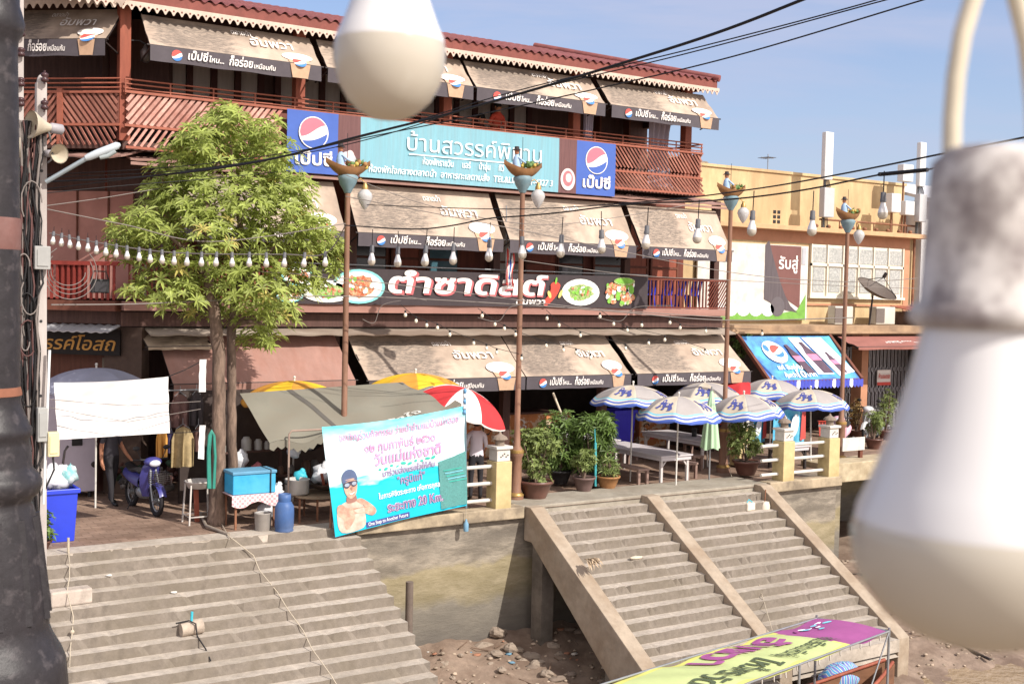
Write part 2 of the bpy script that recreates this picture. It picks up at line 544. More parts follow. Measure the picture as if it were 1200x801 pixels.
# ------------------------------------------------------------------ setting: ground, quay, stairs, mud, water
b = MB()
b.grid(lambda u, v: (-150 + 171.6*u + 0*v, 19.42 + 300*v, 0), 6, 6, 0, False)
b.grid(lambda u, v: (21.6 + 248*u, 20.6 + 299*v, 0), 6, 6, 0, False)
structure(b.build('quay_ground', paving))

def mudz(x, y):
    h = -2.42 - (19.5 - y)*.2
    return h + .05*math.sin(x*2.3 + y*1.7) + .04*math.sin(x*5.1 - y*3.9) + .03*math.sin(x*11 + y*9)
b = MB()
b.grid(lambda u, v: (-20 + 60*u, 8 + 11.6*v, mudz(-20 + 60*u, 8 + 11.6*v)), 240, 60)
b.grid(lambda u, v: (-150 + 420*u, -60 + 68*v, -4.7 - 6*(1-v)), 4, 4)
b.grid(lambda u, v: (22.0 + 48*u, 19.5 + 5.3*v, -2.42 + .05*math.sin(u*90 + v*6)), 60, 10)
b.grid(lambda u, v: (40 + 230*u, 8 + 11.6*v, -4.7 + 2.3*v), 4, 4)
structure(b.build('river_mud', mud_m))

wat = mat('brown_water', (142, 122, 98), .12, .12, .8, spec=.5)
nt = wat.node_tree
wv = nt.nodes.new('ShaderNodeTexNoise'); wv.inputs['Scale'].default_value = 3.5; wv.inputs['Detail'].default_value = 4
tcn = nt.nodes.new('ShaderNodeTexCoord'); nt.links.new(tcn.outputs['Object'], wv.inputs['Vector'])
bp = nt.nodes.new('ShaderNodeBump'); bp.inputs['Strength'].default_value = .5; bp.inputs['Distance'].default_value = .12
nt.links.new(wv.outputs['Fac'], bp.inputs['Height']); nt.links.new(bp.outputs[0], nt.nodes['Principled BSDF'].inputs['Normal'])
b = MB(); b.grid(lambda u, v: (-150 + 420*u, -60 + 78*v, -3.3), 2, 2, 0, False)
structure(b.build('water', wat))

b = MB()
b.bb(-150, 22.1, 19.5, 20.1, -4.5, -.02)
b.bb(21.6, 22.1, 20.1, 24.6, -4.5, -.02)
b.bb(22.1, 270, 24.6, 25.0, -4.5, -.3)
b.bb(22.1, 270, 20.6, 25.0, -.3, -.02)
for i in range(12): b.bb(23.4 + 4*i, 23.75 + 4*i, 20.8, 21.15, -4.5, -.3)
structure(b.build('quay_wall', tidal))
b = MB()
b.bb(22.9, 60, 20.52, 21.4, -.35, .14)
structure(b.build('quay_kerb', concrete_l, bevel=.02))

RI, TR = .155, .2575
def stair_mesh(b, x0, x1, y0, z0, n, thick=None, m=0, seg=10):
    """solid flight; nosings wander by a few millimetres so edges are worn, not ruled"""
    rs = random.Random(int(x0*10))
    xs = [x0 + (x1-x0)*i/seg for i in range(seg+1)]
    prof = []
    y, z = y0, z0
    if thick is not None: y -= TR; prof.append((y0, z0, 0))
    for k in range(n):
        prof += [(y, z, 1), (y - .006, z - RI, 0)]
        z -= RI
        y -= TR
    prof += [(y, z, 1)]
    rows = []
    for (py, pz, nose) in prof:
        rows.append([(lambda c: (x, py + (rs.uniform(-.008, .008) + c)*nose, pz + (rs.uniform(-.005, .005) - c*.7)*nose))(rs.uniform(.02, .05) if rs.random() < .07 else 0) for x in xs])
    vs = [p for r_ in rows for p in r_]
    w = seg+1
    fs = [(j*w+i, j*w+i+1, (j+1)*w+i+1, (j+1)*w+i) for j in range(len(rows)-1) for i in range(seg)]
    flat_ = [abs(prof[j+1][1] - prof[j][1]) < .05 for j in range(len(prof)-1)]
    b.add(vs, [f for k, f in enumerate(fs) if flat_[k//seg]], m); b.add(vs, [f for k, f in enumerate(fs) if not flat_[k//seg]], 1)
    ends = [r_[0] for r_ in rows], [r_[-1] for r_ in rows]
    for e, q in ((ends[0], 0), (ends[1], 1)):
        if thick is None:
            low = [(e[0][0], y0, z - .8), (e[0][0], y, z - .8)]
            pts = list(e) + [low[1], low[0]]
            b.poly(pts, m)
        else:
            for j in range(0, len(e)-1):
                b.poly([e[j], e[j+1], (e[j+1][0], e[j+1][1], e[j+1][2]-thick), (e[j][0], e[j][1], e[j][2]-thick)], m)
    if thick is None:
        b.poly([(x0, y, z), (x1, y, z), (x1, y, z-.8), (x0, y, z-.8)], m)
    else:
        b.poly([(x0, y0, z0-thick-.1), (x1, y0, z0-thick-.1), (x1, y, z-thick-.1), (x0, y, z-thick-.1)], m)
        b.poly([(x0, y, z), (x1, y, z), (x1, y, z-thick), (x0, y, z-thick)], m)
    return y, z
b = MB()
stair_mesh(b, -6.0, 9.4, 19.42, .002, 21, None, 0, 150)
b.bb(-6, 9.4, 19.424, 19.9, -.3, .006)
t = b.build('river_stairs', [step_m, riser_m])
structure(t)

rs = MB()
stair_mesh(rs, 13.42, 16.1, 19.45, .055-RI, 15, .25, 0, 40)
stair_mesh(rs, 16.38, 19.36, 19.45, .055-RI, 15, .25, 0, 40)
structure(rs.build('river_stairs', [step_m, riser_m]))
st = MB()
for x in (13.1, 16.06, 19.34):
    w = .33
    pts = [(x, 19.46, .06), (x, 19.25, .055), (x, 15.42, -2.36), (x, 15.34, -2.42), (x, 15.34, -3.3), (x, 15.7, -3.3), (x, 19.2, -.62), (x, 19.46, -.62)]
    st.prism(pts, (w, 0, 0))
structure(st.build('stair_stringers', mat('stringer_concrete', (156, 142, 126), .9, .16, 7, bump=.35, rgb2=(120, 100, 80), amt2=.5, scale2=1.5), bevel=.015))
b = MB()
b.bb(13.14, 13.42, 18.85, 19.2, -3.4, -.5)
b.bb(19.37, 19.65, 18.85, 19.2, -3.4, -.5)
b.bb(13.18, 13.4, 16.6, 16.85, -3.6, -1.95)
structure(b.build('stair_piers', concrete_d))
b = MB()
b.bb(13.05, 19.75, 19.452, 20.55, -.14, .055)
structure(b.build('stair_landing', concrete, bevel=.015))
b = MB()
b.bb(9.42, 13.04, 19.36, 19.72, -.16, .07)
b.bb(19.76, 22.15, 19.36, 19.72, -.16, .07)
structure(b.build('parapet_base', mat('parapet_concrete', (172, 156, 132), .9, .2, 5, bump=.4, rgb2=(96, 86, 76), amt2=.7, scale2=1.8), bevel=.02))

# rocks and debris on the mud
def rock(px, py, s, label, seed, mtl=None):
    s *= .74
    random.seed(seed)
    p = None
    for z in (-2.4, -2.5, -2.6, -2.7, -2.8, -2.9, -3.0):
        q = PZ(px, py, z)
        if p is None or abs(mudz(q.x, q.y) - z) < abs(mudz(p.x, p.y) - p.z): p = q
    bb_ = MB(); bb_.ball((p.x, p.y, p.z + s*.12), (s*random.uniform(.8, 1.2), s*random.uniform(.6, .9), s*.5), 0, 9, 6, .18, Matrix.Rotation(random.uniform(0, 3), 3, 'Z'))
    o = bb_.build('rock', mtl or mat('rock', (146, 132, 119), .9, .25, 9, bump=.6, rgb2=(120, 106, 92), amt2=.5), loc=p)
    for f in o.data.polygons: f.use_smooth = False
    return tag(o, label, 'rock', 'rocks lying on the river mud')
ROCKS = [(583, 742, .28), (566, 760, .3), (598, 760, .24), (607, 762, .15), (582, 766, .16), (622, 770, .22), (612, 775, .14), (521, 780, .2), (592, 748, .12), (560, 744, .1), (548, 752, .1), (630, 778, .2), (640, 790, .2), (588, 785, .14), (540, 768, .1), (575, 778, .1), (605, 783, .1), (530, 795, .13), (655, 768, .18), (648, 758, .2)]
for i, (x, y, s) in enumerate(ROCKS):
    rock(x, y, s, ['broken pale grey rock lying on the brown river mud between the two stairs', 'small chip of stone on the brown mud between the two stairs'][s < .17], 100+i)
pb = MB()
random.seed(55)
for i in range(900):
    x, y = (random.uniform(9.6, 15.5), random.uniform(16.0, 19.3)) if i < 330 else (random.uniform(19.9, 26), random.uniform(15.2, 20.2))
    s = random.uniform(.015, .06)
    pb.ball((x, y, mudz(x, y)+s*.2), (s, s*.8, s*.5), 0, 6, 4, .2)
tag(pb.build('pebbles', mat('pebble', (150, 134, 118), .9, .3, 3, island=.35)), 'scattered pebbles and rubbish on the brown mud', kind='stuff')

lb_ = MB(); random.seed(77)
for i in range(110):
    x, y = (random.uniform(9.8, 15.0), random.uniform(16.4, 19.3)) if i < 75 else (random.uniform(19.9, 26), random.uniform(15.4, 20))
    z = mudz(x, y); a = random.uniform(0, 3.14); k = random.random()
    if k < .45: lb_.bar((x, y, z + .02), (x + random.uniform(.1, .5)*math.cos(a), y + .4*math.sin(a), z + random.uniform(.02, .08)), .018, .014, 2)
    elif k < .8: s_ = random.uniform(.03, .09); lb_.ball((x, y, z + .01), (s_, s_*.7, s_*.3), random.choice((0, 1, 3)), 7, 5, .35)
    else: lb_.ball((x, y, z), (random.uniform(.08, .2), .1, .05), 4, 9, 5, .2)
tag(lb_.build('litter', [mat('litter_white', (186, 180, 172), .7, .1, 6), mat('litter_blue', (96, 130, 150), .6, .2, 6), mat('driftwood', (112, 92, 78), .9, .2, 6), mat('litter_rust', (150, 106, 84), .8, .2, 6), mat('buried_stone', (120, 106, 95), .9, .25, 8)]), 'twigs and scraps of litter strewn over the river mud', kind='stuff')
# ------------------------------------------------------------------ market house
WU = V((.752, -.659, 0)); WN = V((.659, .752, 0))       # wing: local x runs right along its front, local y inwards
WT = Matrix(((WU.x, WN.x, 0, 6.42), (WU.y, WN.y, 0, 24.1), (0, 0, 1, 0), (0, 0, 0, 1)))
def W(x, y, z): return WT @ V((x, y, z))

house = thing('market_house', 'long three storey wooden market house with red tiled roof and slatted balconies behind the quay', 'house', (14, 26, 0))
glass_d = mat('curtained_glass', (176, 164, 156), .5, .15, 3, stretch=(4, 4, .4))
glass_b = mat('dark_glass', (40, 38, 42), .2, .2, 3, spec=.5)
pinkwall = mat('pink_wall', (176, 128, 118), .85, .12, 3, rgb2=(146, 98, 90), amt2=.4)
b = MB()
b.bb(6.6, 21.5, 26.2, 26.4, 7.1, 10.0)
b.bb(21.35, 21.5, 24.5, 26.2, 8.9, 9.7)
b.build('wall', wood_dk, house)
b = MB()
b.bb(6.6, 22.7, 25.9, 26.1, 3.9, 6.9)
b.build('wall', mat('red_wood_wall', (112, 58, 44), .7, .25, 5, stretch=(3, 3, .3), rgb2=(60, 36, 32), amt2=.6), house)
b = MB()
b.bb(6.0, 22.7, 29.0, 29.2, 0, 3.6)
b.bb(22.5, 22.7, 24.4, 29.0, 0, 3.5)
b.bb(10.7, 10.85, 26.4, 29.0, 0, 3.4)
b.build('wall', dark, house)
b = MB(); b.bb(6.5, 21.7, 24.2, 32, 6.93, 7.1); b.bb(6.42, 22.7, 24.3, 32, 3.46, 3.84); b.build('floor_slab', wood_dk, house)
b = MB(); b.bb(6.5, 22.7, 24.0, 24.28, 3.74, 3.92); b.bb(6.5, 22.7, 24.22, 24.29, 3.42, 3.70, 1); b.build('fascia', [mat('pale_fascia', (150, 112, 102), .8, .2, 5, stretch=(.3, 1, 1)), wood_dk], house)
b = MB()
b.grid(lambda u, v: (7.0 + 15.9*u, 24.62 - .72*v, 3.44 - .2*v - .012*math.sin(u*3.1*40)*v), 240, 2, 0, False, .03)
b.build('eave', tin, house)
b = MB()
b.grid(lambda u, v: (6.6 + 16.1*u, 24.9 - .9*v, 6.93 - .22*v - .007*math.sin(u*3.1*60)*v), 320, 2, 0, False, .03)
b.bb(6.6, 22.7, 23.97, 24.01, 6.62, 6.68)
b.build('eave', mat('pink_tin', (150, 118, 108), .7, .2, 5, rgb2=(112, 78, 70), amt2=.6, stretch=(.4, 1, 1)), house)
for x in (6.54, 10.25, 13.9, 17.6, 21.27):
    b = MB(); b.bb(x-.11, x+.11, 24.2, 24.42, 7.1, 9.85); b.build('column', wood_red, house, bevel=.01)
for x in (7.3, 11.6, 15.4, 19.4, 22.5):
    b = MB(); b.bb(x-.09, x+.09, 24.3, 24.48, 3.9, 6.85); b.build('column', wood_dk, house)
for x in (11.3, 15.9, 18.9, 22.5):
    b = MB(); b.bb(x-.1, x+.1, 24.5, 24.7, 0, 3.45); b.build('column', wood_dk, house)
# third floor glazed folding doors
for k, x0 in enumerate((6.8, 10.5, 14.15)):
    fr = MB()
    for i in range(7):
        x = x0 + i*.55
        fr.bb(x-.07, x+.07, 26.08, 26.195, 7.1, 9.3)
    fr.bb(x0-.07, x0+3.37, 26.09, 26.195, 9.3, 9.5); fr.bb(x0-.07, x0+3.37, 26.09, 26.195, 7.1, 7.45)
    d = fr.build('folding_door', mat('door_wood', (74, 40, 34), .6, .2, 5), house)
    pn = MB()
    for i in range(6):
        pn.bb(x0 + i*.55 + .075, x0 + i*.55 + .475, 26.15, 26.19, 7.46, 9.28)
    pn.build('pane', glass_d, d)
# second floor doors, red shutters and openings
for x0, x1, m, nm in ((7.4, 8.4, wood_red, 'shutter'), (12.2, 13.2, glass_b, 'window'), (13.4, 14.1, wood_red, 'shutter'), (14.4, 15.2, mat('teal_glass', (66, 100, 112), .3, .3, 3), 'window'), (16.2, 17.1, glass_d, 'window'), (17.3, 18.2, wood_red, 'shutter'), (18.3, 19.1, glass_b, 'window'), (19.5, 20.4, glass_b, 'window'), (20.5, 21.3, wood_red, 'shutter'), (21.5, 22.4, wood_red, 'shutter')):
    b = MB(); b.bb(x0, x1, 25.84, 25.895, 4.0, 6.2); o = b.build(nm, m, house)
    f = MB()
    for x in (x0-.06, x1+.0): f.bb(x, x+.06, 25.82, 25.893, 3.95, 6.26)
    f.bb(x0, x1, 25.82, 25.893, 6.2, 6.26); f.bb(x0, x1, 25.82, 25.837, 5.0, 5.06)
    f.build('frame', wood_br, o)
# lattice balcony
def slats(b, x0, x1, z0, z1, y0, y1, step, lean, w=.045):
    x = x0 - abs(lean)
    while x < x1 + abs(lean):
        a, c = (x, z0), (x + lean, z1)
        pa, pc = list(a), list(c)
        def cut(p, q, lim, hi):
            t = (lim - p[0]) / (q[0] - p[0]); return [lim, p[1] + (q[1]-p[1])*t]
        ok = True
        for lim, hi in ((x0, False), (x1, True)):
            oa = pa[0] > lim if hi else pa[0] < lim
            oc = pc[0] > lim if hi else pc[0] < lim
            if oa and oc: ok = False; break
            if oa: pa = cut(pa, pc, lim, hi)
            elif oc: pc = cut(pa, pc, lim, hi)
        if ok and abs(pa[0]-pc[0]) > .02:
            f = lambda z: y0 + (y1-y0)*(z-z0)/(z1-z0)
            b.bar((pa[0], f(pa[1]), pa[1]), (pc[0], f(pc[1]), pc[1]), .02, w)
        x += step
lat = mat('lattice_wood', (190, 146, 134), .85, .25, 9, rgb2=(156, 98, 86), amt2=.7, scale2=2.2, island=.22)
lat_r = mat('lattice_red_wood', (150, 100, 86), .8, .25, 9, rgb2=(120, 70, 60), amt2=.7, scale2=2.2, island=.2)
board_m = mat('lattice_board', (118, 74, 64), .9, .2, 6)
b = MB(); slats(b, 6.55, 9.8, 7.42, 8.04, 24.1, 24.1, .135, .48, .07); slats(b, 6.55, 9.8, 6.98, 7.38, 23.97, 24.1, .135, .3, .05)
b.build('lattice', lat, house)
b = MB(); slats(b, 18.5, 21.66, 7.5, 8.08, 24.1, 24.1, .12, -.5, .045); slats(b, 18.5, 21.66, 6.92, 7.46, 23.97, 24.1, .12, -.46, .045)
b.build('lattice', lat_r, house)
b = MB(); b.bb(6.55, 18.5, 24.14, 24.17, 7.4, 8.06); b.build('lattice_board', board_m, house)
b = MB()
for z in (8.30, 8.21, 8.12): b.cyl((6.5, 24.1, z), (21.68, 24.1, z), .018, n=6)
for z in (8.06, 7.40, 6.96): b.bb(6.5, 21.68, 24.06 - (.1 if z < 7.3 else 0), 24.13 - (.1 if z < 7.3 else 0), z-.03, z+.02)
for i in range(18): b.cyl((6.52 + i*.89, 24.1, 8.0), (6.52 + i*.89, 24.1, 8.31), .018, n=6)
b.cyl((21.66, 24.1, 8.3), (21.66, 26.2, 8.3), .02, n=6); b.bb(21.62, 21.68, 24.15, 26.2, 7.0, 8.05)
b.build('railing', mat('railing_pipe', (150, 88, 70), .6, .2, 5), house)
# second floor balustrade
b = MB()
for i in range(38):
    x = 6.6 + i*.09
    b.bb(x, x+.035, 24.06, 24.09, 3.94, 4.66)
b.bb(6.5, 10.2, 24.04, 24.11, 4.66, 4.73)
b.build('balustrade', mat('balustrade_wood', (108, 56, 44), .7, .25, 6), house)
b = MB()
x = 19.85
while x < 22.0:
    b.bb(x, x+.035, 24.06, 24.09, 3.94, 4.66); x += .115
slats(b, 22.0, 22.68, 3.95, 4.66, 24.07, 24.07, .09, .5, .03)
b.bb(19.82, 22.7, 24.04, 24.11, 4.66, 4.73); b.bb(19.82, 22.7, 24.04, 24.11, 3.93, 3.97)
b.build('balustrade', mat('balustrade_wood', (108, 56, 44), .7, .25, 6), house)
# ceiling under the roof, roof, fascia and lace
b = MB(); b.bb(6.3, 21.8, 24.0, 31, 9.9, 9.96); b.build('ceiling', wood_dk, house)
rf = MB()
def eavept(u): return 4.0 + 17.95*u
def roof(u, v):
    x = eavept(u); y = 23.8 + 4.6*v; z = 9.98 + 1.22*v
    lim = 21.95 - 4.6*v*.62
    x = min(x, lim)
    return (x, y, z + .035*math.sin(x*2*PI/.23) + .02*((v*13) % 1))
rf.grid(roof, 520, 26, 0, True)
def roof2(u, v):
    y = 23.8 + 4.6*u; x = 21.95 - .62*4.6*v*u
    return (x if v < 1 else 21.95 - .62*4.6*u, y, 9.98 + 1.62*u*v if v < 1 else 9.98 + 1.62*u)
rf.add([(21.95, 23.8, 9.98), (21.95, 33, 9.98), (19.1, 33-4.6, 11.2), (19.1, 28.4, 11.2)], [(0, 1, 2, 3)])
rf.add([(4, 28.4, 11.2), (19.1, 28.4, 11.2), (21.95, 33, 9.98), (4, 33, 9.98)], [(0, 1, 2, 3)])
rfo = rf.build('roof', tile_red, house)
c = MB()
c.tube([(21.95 - .62*4.6*t, 23.8 + 4.6*t, 10.03 + 1.22*t) for t in [i/14 for i in range(15)]], .09, 8)
c.build('ridge_cap', tile_red, rfo)
b = MB(); b.bb(4.0, 21.9, 23.84, 23.88, 9.78, 9.97); b.bb(21.82, 21.9, 23.88, 31, 9.78, 9.97); b.build('fascia', mat('fascia_red', (122, 68, 60), .7, .2, 5), house)
b = MB()
x = 4.0
lace_fr = []
while x < 21.85:
    w = .165
    pr = [(0, .16), (w, .16), (w, .085), (w*.78, .06), (w*.6, .01), (w*.5, 0), (w*.4, .01), (w*.22, .06), (0, .085)]
    b.prism([(x + p, 23.86, 9.60 + q*1.15) for p, q in pr][::-1], (0, -.018, 0), 0)
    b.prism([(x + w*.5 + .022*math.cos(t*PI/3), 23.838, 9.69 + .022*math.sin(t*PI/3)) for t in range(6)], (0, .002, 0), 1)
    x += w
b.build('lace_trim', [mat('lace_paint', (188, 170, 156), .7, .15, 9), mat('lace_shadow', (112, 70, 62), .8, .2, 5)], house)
# curtains at the open bays
cur = mat('sheer_curtain', (200, 190, 204), .9, .08, 4, stretch=(5, 5, .3), trans=.3)
for x0, x1, y in ((18.0, 18.35, 24.45), (20.2, 21.1, 24.55)):
    b = MB(); b.grid(lambda u, v: (x0 + (x1-x0)*u*(1-.25*math.sin(v*PI)), y + .05*math.sin(u*26), 9.3 - 2.2*v), 30, 6, 0, True, .004)
    b.build('curtain', cur, house)
# open bay interiors
b = MB(); b.bb(19.6, 19.66, 25.9, 26.15, 7.1, 9.2); b.bb(20.6, 20.66, 25.9, 26.15, 7.1, 9.2); b.bb(18.3, 21.2, 25.9, 26.15, 8.4, 8.46); b.build('partition', wood_br, house)

# ------------------------------------------------------------------ the angled wing at the left
wing = thing('corner_wing', 'angled wooden wing of the market house behind the leaning utility poles', 'house', W(-3, 1, 0))
def WM(): return MB(WT)
b = WM(); b.bb(-9, .1, 2.0, 2.2, 7.1, 10.0); b.build('wall', wood_dk, wing)
b = WM(); b.bb(-9, -.02, 1.5, 1.7, 3.9, 6.9); b.build('wall', wood_dk, wing)
b = WM(); b.bb(-3.2, -.4, 1.42, 1.495, 3.95, 6.2); 
b.build('panel', pinkwall, wing)
b = WM()
for x in (-2.6, -1.65, -.95): b.bb(x, x+.03, 1.38, 1.418, 3.95, 6.2)
b.build('batten', wood_br, wing)
b = WM(); b.bb(-.05, .9, 1.2, 1.3, 3.95, 5.9); b.build('door', wood_br, wing)
b = WM(); b.bb(.0, .07, 1.14, 1.195, 3.95, 5.95); b.bb(.07, .95, 1.14, 1.195, 5.88, 5.95); b.build('door_frame', mat('pale_frame', (150, 138, 128), .7, .1, 5), wing)
b = WM(); b.bb(-9, -.1, -.0, 6, 6.93, 7.08); b.bb(-9, -.1, .2, 6, 3.46, 3.84); b.build('floor_slab', wood_dk, wing)
b = WM(); b.bb(-9, -.03, -.1, .18, 3.72, 3.92); b.build('fascia', wood_br, wing)
b = WM(); b.grid(lambda u, v: (-9 + 9.2*u, .6 - .95*v, 6.93 - .22*v - .014*math.sin(u*3.1*36)*v), 200, 2, 0, False, .03); b.build('eave', MATS['pink_tin'], wing)
b = WM(); slats(b, -1.22, -.06, 7.42, 8.02, 0, 0, .12, -.46, .05); slats(b, -1.22, -.06, 6.98, 7.38, -.12, 0, .12, -.3, .045); slats(b, -9, -1.3, 7.42, 8.02, 0, 0, .12, .46, .05); slats(b, -9, -1.3, 6.98, 7.38, -.12, 0, .12, .3, .045)
b.build('lattice', lat_r, wing)
b = WM(); b.bb(-9, -.06, .04, .07, 7.4, 8.04); b.build('lattice_board', board_m, wing)
b = WM()
for z in (8.30, 8.21, 8.12): b.cyl((-9, 0, z), (0, 0, z), .018, n=6)
for z in (8.04, 7.40): b.bb(-9, 0, -.04, .03, z-.03, z+.02)
b.bb(-1.31, -1.2, -.05, .05, 6.95, 8.1)
b.build('railing', MATS['railing_pipe'], wing)
b = WM()
x = -6.0
while x < -.1:
    b.bb(x, x+.05, -.03, .0, 3.94, 4.64); x += .12
b.bb(-6, 0, -.06, .03, 4.62, 4.7); b.bb(-1.3, -.7, .04, .06, 3.94, 4.62); b.bb(-6, -2, .04, .06, 3.94, 4.62)
b.build('balustrade', mat('red_balustrade', (128, 50, 42), .7, .25, 6), wing)
b = WM(); b.bb(-9, .05, -.1, 2, 9.9, 9.96); b.build('ceiling', wood_dk, wing)
b = WM(); b.grid(lambda u, v: (-9 + 9.4*u, -.35 + 4*v, 9.98 + 1.4*v + .035*math.sin(u*9.4*2*PI/.23)), 260, 6); b.build('roof', tile_red, wing)
b = WM()
b.bb(-9, .1, -.33, -.29, 9.78, 9.97)
b.build('fascia', MATS['fascia_red'], wing)
b = WM()
x = -9
while x < .1:
    w = .165
    pr = [(0, .16), (w, .16), (w, .085), (w*.78, .06), (w*.6, .01), (w*.5, 0), (w*.4, .01), (w*.22, .06), (0, .085)]
    b.prism([(x + p, -.31, 9.60 + q*1.15) for p, q in pr][::-1], (0, -.018, 0), 0)
    x += w
b.build('lace_trim', MATS['lace_paint'], wing)
# wing ground floor: shopfront
b = WM(); b.bb(-9, 1.5, 2.2, 2.4, 0, 3.5); b.build('wall', wood_dk, wing)
b = WM(); b.bb(-3.2, -.55, .62, .7, 0, 2.85); b.build('shop_door', mat('brown_shop_wood', (92, 54, 40), .6, .3, 5, stretch=(3, 3, .3)), wing)
b = WM(); b.bb(-.62, -.2, .55, .6, 2.25, 2.75); b.build('notice', mat('grey_notice', (110, 100, 88), .8, .1, 4), wing)
b = WM(); b.bb(-.5, .3, .4, .75, 0, 3.4); b.build('pier', mat('grey_brown_pier', (86, 70, 62), .85, .2, 5), wing)
b = WM(); b.grid(lambda u, v: (-1.9 + 1.85*u, .2 - .55*v, 3.42 - .12*v + .012*math.sin(u*60)), 60, 2, 0, False, .02); b.build('eave', mat('bright_tin', (186, 186, 190), .45, .1, 5, metal=.4), wing)
sg = thing('shop_sign', 'dark sign board with golden Thai letters over the brown shop doors', 'sign', W(-1, .1, 2.9))
b = WM(); b.bb(-2.6, -.12, .3, .36, 2.82, 3.34); b.build('board', mat('sign_black', (30, 24, 22), .6, .2, 5), sg)
b = WM(); b.text('สวรรค์โอสถ', flat((-2.2, .3, 2.92), (1, 0, 0), (0, 0, 1)), 0, 0, .36, 0, 2.0, .012, .25); b.build('lettering', mat('gold_letters', (190, 140, 72), .5, .1, 5, metal=.2), sg)
lm = thing('wall_lamp', 'dark lantern on the bracket of the orange corner column', 'lamp', (6.95, 24.3, 8.9))
b = MB(); b.lathe((6.95, 24.25, 8.85), [(.03, -.16), (.09, -.12), (.11, .06), (.06, .12), (.02, .2)], 10); b.build('lantern', mat('lantern_metal', (92, 84, 84), .5, .2, 5, metal=.5), lm)
b = MB(); b.tube([(6.95, 24.25, 9.05), (6.85, 24.3, 9.12), (6.66, 24.3, 9.1)], .015); b.build('bracket', black, lm)

# ------------------------------------------------------------------ printed awnings
awn_m = mat('awning_print', (180, 162, 146), .85, .12, 3, rgb2=(140, 122, 108), amt2=.55, scale2=1.1)
def awning_mat():
    m = awn_m; nt = m.node_tree; lk = nt.links.new; bs = nt.nodes['Principled BSDF']
    base = bs.inputs['Base Color'].links[0].from_socket
    uv = nt.nodes.new('ShaderNodeUVMap')
    sp = nt.nodes.new('ShaderNodeSeparateXYZ'); lk(uv.outputs[0], sp.inputs[0])
    n = nt.nodes.new('ShaderNodeTexNoise'); n.inputs['Scale'].default_value = 3.0; n.inputs['Detail'].default_value = 8; n.inputs['Roughness'].default_value = .7
    mp_ = nt.nodes.new('ShaderNodeMapping'); mp_.inputs['Scale'].default_value = (2.2, 3.2, 1); lk(uv.outputs[0], mp_.inputs[0]); lk(mp_.outputs[0], n.inputs['Vector'])
    def mr(src, a, b_, c=0, d=1):
        q = nt.nodes.new('ShaderNodeMapRange'); q.interpolation_type = 'SMOOTHSTEP'
        q.inputs[1].default_value = a; q.inputs[2].default_value = b_; q.inputs[3].default_value = c; q.inputs[4].default_value = d
        lk(src, q.inputs[0]); return q.outputs[0]
    def mul(a, c):
        q = nt.nodes.new('ShaderNodeMath'); q.operation = 'MULTIPLY'; lk(a, q.inputs[0]); lk(c, q.inputs[1]); return q.outputs[0]
    def addn(a, c, k):
        q = nt.nodes.new('ShaderNodeMath'); q.operation = 'MULTIPLY_ADD'; lk(c, q.inputs[0]); q.inputs[1].default_value = k; lk(a, q.inputs[2]); return q.outputs[0]
    uu = addn(sp.outputs[0], n.outputs['Fac'], .34)
    vv = addn(sp.outputs[1], n.outputs['Fac'], .22)
    mask = mul(mul(mr(uu, .17, .25), mr(uu, .74, .60)), mul(mr(vv, .16, .26), mr(vv, 1.12, .95)))
    # the drawn crowd of boats: dense fine strokes inside the mask
    n2 = nt.nodes.new('ShaderNodeTexNoise'); n2.inputs['Scale'].default_value = 9; n2.inputs['Detail'].default_value = 9; n2.inputs['Roughness'].default_value = .8
    mp2 = nt.nodes.new('ShaderNodeMapping'); mp2.inputs['Scale'].default_value = (2.4, 4.2, 1); mp2.inputs['Rotation'].default_value = (0, 0, .12); lk(uv.outputs[0], mp2.inputs[0]); lk(mp2.outputs[0], n2.inputs['Vector'])
    ink = mr(n2.outputs['Fac'], .62, .40)
    f = mul(mask, mr(ink, 0, 1, .30, .95))
    # every sheet has weathered differently: grime shifted and strengthened per object
    oi = nt.nodes.new('ShaderNodeObjectInfo')
    va = nt.nodes.new('ShaderNodeVectorMath'); va.operation = 'ADD'
    cb = nt.nodes.new('ShaderNodeCombineXYZ'); lk(oi.outputs['Random'], cb.inputs[2])
    sc2 = nt.nodes.new('ShaderNodeVectorMath'); sc2.operation = 'SCALE'; sc2.inputs['Scale'].default_value = 37; lk(cb.outputs[0], sc2.inputs[0])
    mp3 = nt.nodes.new('ShaderNodeMapping'); mp3.inputs['Scale'].default_value = (7, 1.6, 1); lk(uv.outputs[0], mp3.inputs[0])
    lk(mp3.outputs[0], va.inputs[0]); lk(sc2.outputs[0], va.inputs[1])
    n3 = nt.nodes.new('ShaderNodeTexNoise'); n3.inputs['Scale'].default_value = 1.1; n3.inputs['Detail'].default_value = 7; lk(va.outputs[0], n3.inputs['Vector'])
    gr = mul(mr(n3.outputs['Fac'], .42, .72), mr(oi.outputs['Random'], 0, 1, .25, .75))
    gx = nt.nodes.new('ShaderNodeMixRGB'); gx.inputs[2].default_value = S(128, 114, 104) + (1,); lk(gr, gx.inputs[0]); lk(base, gx.inputs[1]); base = gx.outputs[0]
    x = nt.nodes.new('ShaderNodeMixRGB'); x.inputs[2].default_value = S(104, 95, 88) + (1,)
    lk(f, x.inputs[0]); lk(base, x.inputs[1]); lk(x.outputs[0], bs.inputs['Base Color'])
awning_mat()
val_m = mat('awning_valance', (80, 74, 79), .8, .12, 5)
wht = mat('print_white', (224, 218, 214), .8, .05, 5)
lred = mat('print_red', (205, 84, 78), .7, .05, 5)
lblue = mat('print_blue', (66, 122, 186), .7, .05, 5)
tan_m = mat('print_tan', (182, 150, 124), .8, .15, 8)
